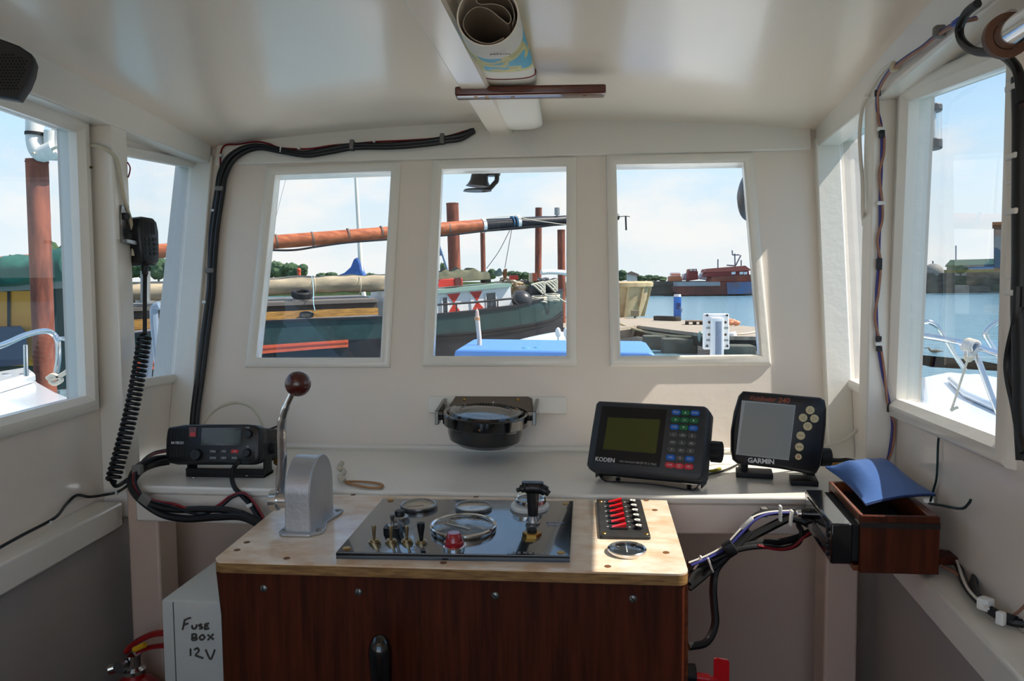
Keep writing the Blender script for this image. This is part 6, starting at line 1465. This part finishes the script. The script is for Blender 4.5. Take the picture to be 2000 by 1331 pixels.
for k in range(14):
    a = 2*pi*k/14+.25; d = V((cos(a), sin(a), 0)); m = M(); m.prism([V((cb_.x, YC, zb2))+d*.78*KT, V((cb_.x, YC, zb2))+d*.86*KT, V((cb_.x, YC, zt2))+d*1.03*KT, V((cb_.x, YC, zt2))+d*.95*KT], d.cross(V((0, 0, 1)))*.09); m.done('rib', bm_, bh, world=True)
p = ay(1240, 612, YT); m = M(); m.box(p, (.32, .5, .24)); m.cyl(V((p.x, p.y, .13)), p, .04); m.done('bracket', mat('grey_brown_bracket', rgb(130, 120, 100), .7), bh, world=True)

# ---------------------------------------------------------------- pontoon
DZ = az(1400, 648, .12).z
DZ = .13
plank_m = mat('weathered_deck_boards', rgb(176, 162, 144), .85, col2=rgb(140, 128, 112), vscale=2, stretch=(1, 9, 1), bump=.3, bscale=12)
pk = mat('dark_wet_timber', rgb(58, 54, 48), .8, col2=rgb(36, 34, 32), vscale=2)
def dk(x, y): return az(x, y, DZ)
pt_ = thing('pontoon', 'weathered timber pontoon crossing the right front window', 'pontoon', dk(1350, 640))
m = M(); m.prism([dk(*q) for q in ((1100, 640), (1208, 641), (1245, 636), (1340, 648), (1420, 657), (1487, 658), (1700, 678), (1700, 652), (1487, 640), (1380, 630), (1300, 623), (1210, 620), (1100, 618))], V((0, 0, -.10))); m.done('deck', plank_m, pt_, world=True)
m = M(); m.prism([dk(*q)-V((0, -.02, .10)) for q in ((1100, 640), (1208, 641), (1245, 636), (1340, 648), (1420, 657), (1487, 658), (1700, 678), (1700, 670), (1487, 652), (1380, 640), (1300, 630), (1210, 626), (1100, 624))], V((0, 0, -.28))); m.done('edge_beam', pk, pt_, world=True)
for px, py in ((1290, 645), (1330, 650), (1440, 662)):
    p = dk(px, py); m = M(); m.box((p.x, p.y+.5, DZ-.45), (1.0, .8, .5), bev=.03); m.done('float', mat('wet_concrete_float', rgb(92, 94, 84), .8, var=.3, vscale=3), pt_, world=True)
yb_3 = dk(1323, 627).y
pd = thing('power_pedestal', 'blue service pedestal with a white cap standing on the pontoon', 'pedestal', dk(1323, 627))
a_, c_2 = ay(1316, 627, yb_3), ay(1330, 580, yb_3); w_2 = c_2.x-a_.x; h_2 = c_2.z-a_.z; cxm = (a_.x+c_2.x)/2
m = M(); m.box((cxm, yb_3, DZ+h_2/2), (w_2, w_2, h_2), bev=.02); m.done('column', mat('blue_pedestal', rgb(40, 110, 196), .4), pd, world=True)
m = M(); m.cyl((cxm, yb_3, DZ+h_2), (cxm, yb_3, DZ+h_2+.10), w_2*.52, w_2*.5, seg=20); m.done('cap', cream_w, pd, world=True)
m = M(); m.box((cxm+.02, yb_3-w_2*.5, DZ+h_2*.62), (w_2*.6, .02, h_2*.25)); m.done('socket_panel', mat('navy_panel', rgb(30, 60, 120), .5), pd, world=True)
m = M(); m.tube([(cxm+w_2*.2, yb_3-w_2*.55, DZ+h_2*.55), (cxm+w_2*.6, yb_3-w_2*.6, DZ+h_2*.5), (cxm+w_2*.5, yb_3-w_2*.6, DZ+h_2*.35)], .02, 6); m.done('hose_tail', galv, pd, world=True)
def dbox(L_, z0, h, nm, lb, cat, mm, dep=.3):
    a, b_ = dk(*L_[0]), dk(*L_[1]); o = thing(nm, lb, cat, (a+b_)/2); m = M()
    d = (b_-a); m.box((a+b_)/2+V((0, dep/2, z0+h/2)), (d.length, dep, h), Matrix.Rotation(atan2(d.y, d.x), 3, 'Z'), bev=.02); m.done(nm, mm, o, world=True); return o
dbox(((1282, 626), (1326, 628)), 0, .18, 'timber_baulk', 'dark timber baulk lying at the foot of the blue pedestal', 'timber', pk)
pal = dbox(((1340, 635), (1374, 635)), .10, .05, 'pallet_top', 'low wooden pallet on the pontoon left of the white post', 'pallet', mat('grey_brown_pallet', rgb(130, 112, 94), .85), .5)
for px in (1343, 1358, 1371):
    p = dk(px, 635); m = M(); m.box((p.x, p.y+.2, DZ+.05), (.10, .3, .10)); m.done('block', pk, pal, world=True)
fo = thing('orange_fender', 'orange fender lying on the pontoon behind the white post', 'fender', dk(1432, 640)); 
m = M()
for i, (x, y, r) in enumerate(((1424, 632, .085), (1431, 634, .09), (1438, 637, .09), (1428, 637, .08))): m.sph(dk(x, y)+V((0, 0, .10)), r, (1.5, 1, 1), 16, 10)
m.done('fender_body', mat('orange_vinyl', rgb(224, 146, 106), .5), fo, world=True)
bk_ = thing('bucket_fender', 'white fender with a blue end hanging at the pontoon edge right of the white post', 'fender', ay(1432, 676, 20.6))
YB = dk(1430, 655).y-.22; a, b_ = ay(1428, 650, YB), ay(1435, 671, YB); m = M(); m.cyl(a, b_, .125, seg=20); m.done('white_body', cream_w, bk_, world=True, bevel=.03)
m = M(); d_ = (b_-a).normalized(); m.cyl(b_-d_*.02, b_+d_*.10, .127, .10, seg=20); m.done('blue_end', mat('blue_vinyl_end', rgb(60, 130, 200), .5), bk_, world=True, bevel=.02)
gn = thing('green_cowl', 'small grey green cowl hanging at the left of the white post', 'fender', ay(1369, 660, 9)); m = M(); m.sph(ay(1369, 659, dk(1369, 650).y-.18), .12, (.8, 1, 1.5), 18, 12); m.done('cowl', mat('grey_green_vinyl', rgb(130, 156, 146), .5), gn, world=True)
lr = thing('long_mooring_rope', 'buff mooring rope sagging from the pontoon to the white post', 'rope', ay(1215, 630, 12))
m = M(); m.tube([ay(x, y, c) for x, y, c in ((1205, 630, dk(1205, 636).y), (1230, 640, dk(1230, 637).y-.15), (1262, 649, dk(1262, 638).y-.15), (1300, 655, dk(1300, 643).y-.15), (1335, 658, dk(1335, 647).y-.15), (1372, 657, dk(1372, 650).y-.15))], .04, 8, 5); m.done('rope', mat('buff_rope', rgb(190, 172, 134), .9, bump=.6, bscale=30), lr, world=True)
rr_ = thing('short_mooring_rope', 'thin pale rope running right from the white post', 'rope', ay(1450, 655, 10)); m = M(); m.tube([dk(x, y)+V((0, 0, .03)) for x, y in ((1428, 655), (1455, 654), (1487, 648), (1520, 642))], .025, 6); m.done('rope', rope, rr_, world=True)

# ---------------------------------------------------------------- our own foredeck
fd = thing('foredeck', 'white foredeck of this boat beyond the front windows', 'deck', (XC, 4.2, .2))
m = M(); m.prism([(XC-.9, 2.0, .62), (XC+.9, 2.0, .62), (XC+.95, 4.0, .66), (XC+.6, 6.4, .72), (XC, 7.6, .76), (XC-.6, 6.4, .72), (XC-.95, 4.0, .66)], V((0, 0, -1.3))); m.done('deck_moulding', cream_w, fd, world=True)
ct = thing('blue_hatch_cover', 'bright blue padded cover just below the sills of the two right front windows', 'cover', ay(1085, 700, 3.3))
bl2 = mat('bright_blue_cover', rgb(84, 138, 206), .5, bump=.2, bscale=20)
a, b_ = ay(889, 683, 3.3), ay(1280, 690, 3.3); 
m = M(); pl = [(a.x-.012, a.z-.06), (a.x, a.z-.004), (a.x+.02, a.z), (b_.x-.03, b_.z+.004), (b_.x-.006, b_.z-.004), (b_.x+.004, b_.z-.02), (b_.x+.002, b_.z-.07)]
m.prism([(x, 3.3, z) for x, z in pl], V((0, .5, .012))); m.done('cover', bl2, ct, world=True, bevel=.008)
m = M(); m.box(((a.x+b_.x)/2, 3.55, (.62+a.z-.06)/2+.02), ((b_.x-a.x)-.06, .45, a.z-.06-.60)); m.done('hatch_box', cream_w, ct, world=True)
for px, py, r, mm, lb in ((995, 686, .012, white_wire, 'white rope turn lying on the blue cover'), (1035, 684, .018, mat('turquoise_cord', rgb(110, 180, 200), .7), 'turquoise cord bundle on the blue cover')):
    o = thing('cord', lb, 'cord', ay(px, py, 3.4)); m = M(); p = ay(px, py, 3.4)
    m.tube([p+V((r*2*cos(q)+r*k*.3, r*sin(q), r*.6*sin(q*2))) for k in range(3) for q in [2*pi*j/10 for j in range(10)]], .0035, 6, 2); m.done('cord', mm, o, world=True)
sf_ = thing('staff', 'weathered white wooden staff standing in front of the red and white shutters', 'staff', ay(937, 690, 3.5))
m = M(); m.tube([V((ay(937, 690, 3.5).x, 3.5, .66)), ay(937, 690, 3.5), ay(934, 640, 3.5), ay(932, 618, 3.5)], .0105, 14, 3); m.done('shaft', mat('weathered_wood_staff', rgb(214, 202, 190), .7, var=.15, vscale=20, stretch=(4, 4, 1)), sf_, world=True)
m = M(); m.tube([ay(932, 618, 3.5), ay(932, 610, 3.5), ay(931, 602, 3.5)], [.008, .007, .002], 12, 3); m.done('tapered_tip', mat('pinkish_tip', rgb(206, 176, 164), .6), sf_, world=True)
m = M(); m.cyl(ay(932, 626, 3.5), ay(932, 620, 3.5), .0125); m.done('collar', mat('rusty_collar', rgb(190, 140, 96), .6), sf_, world=True)
wp = thing('white_bow_post', 'white bolted bow post with a grey centre strip in the right front window', 'post', V((ay(1400, 690, 4.4).x, 4.4, .66)))
PY = 4.4
m = M(); m.prism([ay(x, y, PY) for x, y in ((1374, 613), (1424, 613), (1425, 683), (1374, 683))], V((0, .04, 0))); m.done('backing_board', cream_w, wp, world=True, bevel=.006)
c0, c1 = ay(1387, 613, PY), ay(1411, 614, PY)
m = M(); m.box(((c0.x+c1.x)/2, PY-.03, (.66+c0.z-.02)/2), (c1.x-c0.x, .06, c0.z-.02-.66), bev=.006); m.done('post', cream_w, wp, world=True)
c2, c3_ = ay(1394, 627, PY), ay(1406, 627, PY); m = M(); m.box(((c2.x+c3_.x)/2, PY-.062, (.70+c2.z)/2), (c3_.x-c2.x, .008, c2.z-.70), bev=.002); m.done('grey_strip', mat('blue_grey_strip', rgb(132, 142, 158), .5), wp, world=True)
for x, y in ((1381, 617), (1420, 617), (1381, 677), (1420, 677)):
    p = ay(x, y, PY-.003); m = M()
    for q in range(3): m.box(p+V(((q-1)*.004, 0, (q % 2)*.006)), (.010, .004, .004), Matrix.Rotation(q*1.0, 3, 'Y'))
    m.done('black_bolt', black_soft, wp, world=True)
for x, y in ((1385, 642), (1417, 642), (1385, 666), (1417, 666)):
    p = ay(x, y-12, PY-.002); m = M(); m.sph(p, .007, (1, .5, 1), 12, 8); m.done('rusty_bolt', rust, wp, world=True)
    p = ay(x, y-1, PY-.002); m = M(); m.box(p, (.030, .005, .010)); m.done('steel_strap', galv, wp, world=True)
# white dinghy between the foredeck and the barge
dg = thing('white_dinghy', 'white dinghy moored between this boat and the barge bow', 'dinghy', az(1050, 710, WZ))
m = M(); R = []
yD = 9.2
for k in range(13):
    t_ = k/12; x0 = ay(974, 680, yD).x+(ay(1180, 680, yD).x-ay(974, 680, yD).x)*t_; hw = .62*min(1, (t_*3.2)**.6)+.02; zt3 = ay(974+206*t_, 682-30*min(1, t_*1.9)**.6, yD+.3).z; zb3 = WZ-.1+.5*(1-min(1, t_*2.2))**2
    R.append([V((x0, yD+.7-hw*cos(a), zb3+(zt3-zb3)*abs(sin(a))**.55 if sin(a) >= 0 else zb3)) for a in [pi*j/14 for j in range(15)]])
m.loft(R); m.done('hull', gel, dg, world=True, angle=60)
m = M(); m.tube([ay(x, y, yD-.02) for x, y in ((985, 683), (1040, 676), (1110, 668), (1170, 664))], .03, 8, 4); m.done('pinkish_shading', mat('pinkish_band', rgb(212, 190, 190), .6), dg, world=True)  # pinkish shading along the hull's lower line, modelled as a thin tube
p = ay(1090, 676, yD-.3); m = M(); m.cyl(p-V((0, 0, .1)), p+V((0, 0, .06)), .06, seg=16); m.done('bollard', galv, dg, world=True)
for px in (1090, 1106):
    p = ay(px, 650, yD+.2); m = M(); m.sph(p, .035, (1, .6, 1.8), 12, 8); m.cyl(p-V((0, 0, .16)), p, .012); m.done('cleat', cream_w, dg, world=True)

# ---------------------------------------------------------------- outside fittings on this wheelhouse
hn = thing('horn', 'black horn hanging outside the top of the middle front window', 'horn', FW(945, 325, -.10))
YH = FW(945, 330, -.10).y
hp_ = lambda x, y, o=0: ay(800+x/3.169, 300+y/3.169, YH)
m = M(); ax_ = (hp_(428, 205)-hp_(440, 60)); L0 = ax_.length; 
m.lathe([(0, 0), (.018, 0), (.019, L0*.5), (.021, L0*.75), (.026, L0*.93), (.030, L0), (.025, L0*.98), (0, L0*.8)], Matrix.Translation(hp_(440, 60)) @ ax_.to_track_quat('Z', 'Y').to_matrix().to_4x4(), 28); m.done('bell', mat('dark_bronze', rgb(36, 34, 36), .35, metal=.5), hn, world=True)
m = M(); m.cyl(hp_(420, 233), hp_(420, 222), .033, .030, seg=28); m.done('deflector', MATS['dark_bronze'], hn, world=True)
m = M(); m.tube([hp_(540, 60), hp_(540, 160), hp_(525, 185), hp_(490, 220), hp_(450, 228)], .0055, 8, 4); m.done('bracket', MATS['dark_bronze'], hn, world=True)
m = M(); m.cyl(hp_(505, 60), hp_(505, 140), .014, seg=16); m.cyl(hp_(470, 70), hp_(470, 70)+V((0, 0, .12)), .012); m.cyl(hp_(505, 90)-V((.02, 0, 0)), hp_(505, 90)+V((.02, 0, 0)), .018, seg=16); m.done('driver', MATS['dark_bronze'], hn, world=True)
for x in (590, 652):
    p = hp_(x, 98); o = thing('bolt_end', '%s of two small bolt ends right of the horn' % ('left' if x < 620 else 'right'), 'bolt', p, group='bolt ends over the middle window'); m = M(); m.cyl(p+V((0, 0, .14)), p, .0035, seg=10); m.sph(p, .005, (1, 1, .8), 12, 8); m.done('bolt', steel, o, world=True)
sl = thing('searchlight', 'round black searchlight seen edge-on outside the right front window', 'searchlight', FW(1468, 385, -.12))
c = FW(1491, 383, -.12); mxs = Matrix.Translation(c) @ Matrix.Rotation(radians(-72), 4, 'Z') @ Matrix.Rotation(radians(-90), 4, 'X')
m = M(); m.lathe([(0, -.052), (.03, -.048), (.055, -.034), (.070, 0), (.073, .008), (.066, .012), (0, .006)], mxs, 40); m.done('bowl', mat('dark_grey_metal', rgb(58, 58, 62), .35, metal=.3), sl, world=True)
m = M(); m.cyl(FW(1468, 280, -.12), FW(1474, 335, -.12), .010); m.done('stem', black_soft, sl, world=True)
nl = thing('navigation_light', 'clear cylindrical light with dark caps outside the right side window', 'light', SP(1, 1822, 290, -.05))
q0, q1 = SP(1, 1822, 292, -.055), SP(1, 1822, 205, -.055)
rn = .0135
capm = mat('dark_grey_cap', rgb(76, 80, 84), .5)
m = M(); m.cyl(q0, q0.lerp(q1, .22), rn, seg=24); m.done('lower_cap', capm, nl, world=True, bevel=.002)
m = M(); m.cyl(q0.lerp(q1, .84), q1, rn, seg=24); m.done('upper_cap', capm, nl, world=True, bevel=.002)
m = M(); m.cyl(q0.lerp(q1, .22), q0.lerp(q1, .84), rn*.93, seg=24, cap=False); m.done('clear_tube', dial_glass, nl, world=True)
m = M(); m.cyl(q0.lerp(q1, .22), q0.lerp(q1, .84), rn*.35, seg=12); m.done('bulb', mat('pale_bulb', rgb(200, 206, 208), .3), nl, world=True)
m = M(); m.box(q0.lerp(q1, .5)-V((rn*1.3, 0, 0)), (.012, .02, (q1-q0).length*.9)); m.done('mount', capm, nl, world=True)

# ---------------------------------------------------------------- white boat alongside on the right
rb_ = thing('white_boat', 'white boat with a chrome bow rail moored close on the right', 'boat', (2.2, 4, WZ))
RZ0 = .72
def rk(x, y): return az(x, y, RZ0)
m = M(); top = [rk(1795, 735), rk(1850, 724), rk(1900, 730), rk(1960, 742), rk(2150, 800), rk(2300, 1000), rk(1960, 905), rk(1900, 880), rk(1800, 800)]
m.loft([[V((p.x*.9+2.4*.1, p.y, WZ-.1)) for p in top], [p-V((0, 0, .06)) for p in top], [p.lerp(sum(top, V())/len(top), .04) for p in top]]); m.done('hull', gel, rb_, world=True, bevel=.03)
m = M(); in_ = [rk(1850, 748), rk(1905, 742), rk(1960, 752), rk(2080, 800), rk(2100, 870), rk(1945, 808), rk(1880, 778)]; m.prism([p+V((0, 0, .002)) for p in in_], V((0, 0, .05))); m.done('coachroof', gel, rb_, world=True, bevel=.02)
def rail_(L_, nm, r=.013): m = M(); m.tube([ay(x, y, c) for x, y, c in L_], r, 12, 6); return m.done(nm, chrome, rb_, world=True)
rail_(((1795, 655, 3.7), (1850, 664, 3.6), (1900, 676, 3.45), (1960, 695, 3.3), (2060, 730, 3.0)), 'top_rail', .014)
rail_(((1800, 630, 4.5), (1815, 629, 4.5), (1832, 640, 4.5), (1848, 665, 4.5), (1866, 695, 4.5), (1885, 724, 4.5)), 'rail_hoop')
rail_(((1985, 620, 4.2), (1955, 627, 4.2), (1935, 638, 4.2), (1925, 652, 4.2), (1932, 668, 4.2), (1952, 700, 4.2), (1975, 740, 4.2)), 'rail_hoop')
rail_(((1900, 678, 3.45), (1915, 715, 3.4), (1935, 770, 3.35), (1955, 820, 3.3)), 'stanchion', .012)
m = M(); m.prism([rk(*q)+V((0, 0, .02)) for q in ((1818, 722), (1822, 702), (1885, 708), (1950, 715), (1950, 730))], V((0, .3, 0))); m.done('grey_gear', mat('grey_green_gear', rgb(112, 118, 112), .7), rb_, world=True, bevel=.02)
kn_ = thing('tied_rope', 'pale rope knotted round the chrome bow rail with a hanging tail', 'rope', ay(1898, 690, 3.43))
m = M(); pk_ = ay(1898, 677, 3.44); dr = (ay(1960, 695, 3.3)-ay(1850, 664, 3.6)).normalized(); e1 = dr.cross(V((0, 0, 1))).normalized(); e2 = dr.cross(e1)
m.tube([pk_+dr*(.012*(q/6.28)-.03)+e1*.024*cos(q)+e2*.024*sin(q) for q in [2*pi*j/8 for j in range(34)]], .009, 7, 2)
m.tube([ay(x, y, 3.40) for x, y in ((1886, 685), (1886, 700), (1895, 704), (1905, 690), (1912, 680))], .008, 7); m.done('knot', rope, kn_, world=True)
m = M(); m.tube([ay(x, y, 3.38) for x, y in ((1893, 692), (1886, 715), (1875, 750), (1862, 790), (1857, 803))], .005, 6); m.tube([ay(x, y, 3.37) for x, y in ((1857, 803), (1863, 799), (1871, 796))], .006, 6); m.done('tail', rope, kn_, world=True)
# young gull on the water: one continuous body
gu = thing('gull', 'brown speckled young gull floating on the water beyond the chrome rail', 'bird', az(1824, 690, WZ))
gp0 = az(1824, 690, WZ); s_ = .36*(gp0-CAM).dot(_f)/FPX*100/ .36 *.36/1.0
U = (gp0-CAM).dot(_f)/FPX       # metres per photo pixel at the bird
bm2 = bmesh.new(); me = bpy.data.meshes.new('body')
sk = [(-17, 0, 3.5), (-11, 0, 4), (-3, 0, 4), (5, 0, 4.2), (8.5, 0, 7), (9.5, 0, 10.5), (12.5, 0, 10.3), (15.5, 0, 9.6)]
rad = [.6, 2.2, 4.2, 3.9, 2.4, 2.2, 1.3, .35]
vs_ = [bm2.verts.new((-x*U, y*U, z*U)) for x, y, z in sk]
for a, b_ in zip(vs_, vs_[1:]): bm2.edges.new((a, b_))
bm2.to_mesh(me); bm2.free(); bo_d = bpy.data.objects.new('body', me); COL.objects.link(bo_d); bo_d.parent = gu
sm = bo_d.modifiers.new('skin', 'SKIN'); 
for v, r in zip(me.skin_vertices[0].data, rad): v.radius = (r*U, r*U*.9)
me.skin_vertices[0].data[2].use_root = True
ss = bo_d.modifiers.new('sub', 'SUBSURF'); ss.levels = 2; ss.render_levels = 2
me.materials.append(mat('speckled_brown_plumage', rgb(150, 134, 116), .8, col2=rgb(92, 80, 70), vscale=18))
m = M(); m.cyl(gp0+V((-15*U, 0, 9.8*U)), gp0+V((-18.5*U, 0, 9.2*U)), .9*U, .3*U, seg=10); m.done('beak', black_soft, gu, world=True)

# ---------------------------------------------------------------- white boat and barge stern on the left
lb_ = thing('white_motor_boat', 'white boat with a chrome rail moored close on the left', 'boat', (-3, 4, WZ))
LZ0 = .62
def lk(x, y): return az(x, y, LZ0)
m = M(); top = [lk(-250, 790), lk(-60, 745), lk(60, 727), lk(75, 745), lk(112, 765), lk(138, 775), lk(180, 830), lk(60, 900), lk(-250, 960)]
m.loft([[V((p.x, p.y, WZ-.1)) for p in top], [p-V((0, 0, .05)) for p in top], [p.lerp(sum(top, V())/len(top), .03) for p in top]]); m.done('hull', gel, lb_, world=True, bevel=.03)
m = M(); m.prism([lk(*q) for q in ((-200, 790), (0, 745), (55, 735), (70, 748), (0, 770), (-200, 830))], V((0, 0, .10))); m.done('coachroof', gel, lb_, world=True, bevel=.03)
for px in (14, 48):
    p = lk(px, 752); m = M(); m.sph(p+V((0, 0, .10)), .03, (1.6, 1, .5), 14, 8); m.done('scupper', mat('dark_hole2', rgb(120, 124, 130), .6), lb_, world=True)
m = M(); m.tube([ay(x, y, c) for x, y, c in ((-120, 712, 3.2), (0, 676, 4.0), (50, 655, 4.3), (85, 647, 4.5), (103, 652, 4.6), (113, 668, 4.6), (114, 700, 4.6), (110, 728, 4.6))], .017, 12, 6); m.done('rail', chrome, lb_, world=True)
m = M(); m.tube([ay(x, y, 4.6) for x, y in ((113, 662), (128, 662), (150, 662))], .014, 10); m.tube([ay(50, 674, 4.5), ay(51, 735, 4.5)], .013, 10); m.done('side_rail', chrome, lb_, world=True)
m = M(); m.tube([ay(x, y, 4.5) for x, y in ((92, 740), (105, 733), (120, 742), (108, 750), (98, 744), (115, 736), (128, 728), (136, 720))], .014, 7); m.done('rope_heap', rope, lb_, world=True)
ls_ = thing('barge_stern_cabin', 'ochre doored cabin under a green tarpaulin seen in the left side window', 'cabin', ay(40, 740, 12.5))
def lf(L_, Y, dep, nm, mm): m = M(); e_ = ray(max(q[0] for q in L_), 600); m.prism([ay(x, y, Y) for x, y in L_], V((e_.x, e_.y, 0))*dep); return m.done(nm, mm, ls_, world=True)
lf([(-250, 585), (140, 560), (140, 760), (-250, 780)], 12.8, 2.5, 'cabin_side', mat('dark_green_side', rgb(44, 66, 62), .6))
ocd = mat('ochre_door', rgb(226, 158, 60), .5, var=.12, vscale=3)
lf([(-60, 570), (14, 570), (14, 640), (-60, 650)], 12.7, .12, 'door', ocd); lf([(20, 569), (66, 568), (70, 715), (20, 715)], 12.7, .12, 'door', ocd)
lf([(14, 568), (20, 568), (20, 660), (14, 660)], 12.68, .15, 'door_post', hull_b)
lf([(-100, 645), (-10, 640), (40, 638), (52, 652), (52, 712), (-100, 725)], 12.3, .3, 'dark_locker', mat('navy_locker', rgb(52, 62, 84), .5))
tpm = mat('bright_green_tarpaulin', rgb(36, 104, 88), .6, col2=rgb(20, 66, 58), vscale=1.6, bump=.7, bscale=3)
m = M(); R = []
for i in range(13):
    p = ay(-90+i*20, 545-i*2.2, 12.4); h_ = .26+.05*sin(i*1.3); R.append([p+V((0, .45*cos(a), max(-.22, h_*sin(a)*(1+.10*sin(i*2+3*a))))) for a in [2*pi*k/16 for k in range(16)]])
m.loft(R); m.done('tarpaulin', tpm, ls_, world=True, angle=70)
lf([(-100, 560), (150, 545), (150, 562), (-100, 575)], 12.6, 1.0, 'canvas_edge', mat('grey_canvas', rgb(150, 152, 146), .8))
# steel davit with black fenders in the narrow left window
fe2 = thing('bent_davit', 'grey steel davit wrapped in clear plastic in the narrow left window', 'davit', ay(310, 720, 6.5))
m = M(); m.tube([ay(x, y, 6.5) for x, y in ((318, 880), (314, 745), (308, 700), (304, 660), (301, 620), (302, 602), (312, 597))], .035, 10); m.done('davit', mat('blue_grey_plastic', rgb(120, 134, 150), .3, coat=.3), fe2, world=True)
m = M(); m.tube([ay(x, y, 6.6) for x, y in ((280, 880), (284, 745), (288, 700), (292, 670))], .05, 10); m.done('hanging_sleeve', mat('dark_sleeve', rgb(96, 106, 120), .4), fe2, world=True)
sp2 = thing('steel_stub', 'short bright steel stub pole standing on the barge hatch behind the handset', 'pole', BP(284, 588, -.9)); m = M(); m.cyl(BP(284, 590, -.9), BP(284, 530, -.9), .11, seg=18); m.cyl(BP(284, 592, -.9), BP(284, 587, -.9), .22, seg=20); m.done('pole', galv, sp2, world=True)

# clutter on the fore deck of the barge
for x, y, w, h, nm, lb, cat, mm in ((600, 778, 90, 44, 'net_heap', 'pale heap of netting and rope on the barge behind the deckhouse end', 'heap', mat('pale_netting', rgb(186, 176, 158), .95, col2=rgb(110, 104, 96), vscale=6, bump=1, bscale=9)), (680, 815, 100, 56, 'canvas_heap', 'crumpled cream and brown canvas heap above the ball fender', 'heap', mat('crumpled_canvas', rgb(206, 190, 160), .9, col2=rgb(120, 98, 76), vscale=4, bump=1, bscale=6)), (725, 800, 60, 60, 'dark_heap', 'dark coiled hose heap left of the rope coils', 'heap', mat('dark_hose', rgb(52, 50, 50), .7, col2=rgb(96, 92, 88), vscale=9)), (840, 790, 150, 40, 'grey_gear', 'grey deck gear behind the rope coils', 'gear', mat('grey_gear2', rgb(92, 94, 98), .7, col2=rgb(60, 60, 62), vscale=5))):
    p = BP(*c3(x, y), -2.2); w2_ = w/3.169*(p-CAM).dot(_f)/FPX; h2_ = h/3.169*(p-CAM).dot(_f)/FPX
    o = thing(nm, lb, cat, p-V((0, 0, h2_/2))); rng = random.Random(int(x)); m = M()
    for k in range(14):
        q = p+BU*rng.uniform(-.4, .4)*w2_+IN*rng.uniform(-.2, .3)+V((0, 0, rng.uniform(-.35, .22)*h2_)); m.sph(q, rng.uniform(.12, .24)*w2_, (1.2, 1, rng.uniform(.4, .7)), 12, 8, Matrix.Rotation(rng.uniform(-.5, .5), 3, 'Y'))
    m.box(p+IN*.3-V((0, 0, h2_*.5+.25)), (w2_*.8, .5, .6), Matrix.Rotation(TB, 3, 'Z'))
    m.done('heap', mm, o, world=True, angle=50)
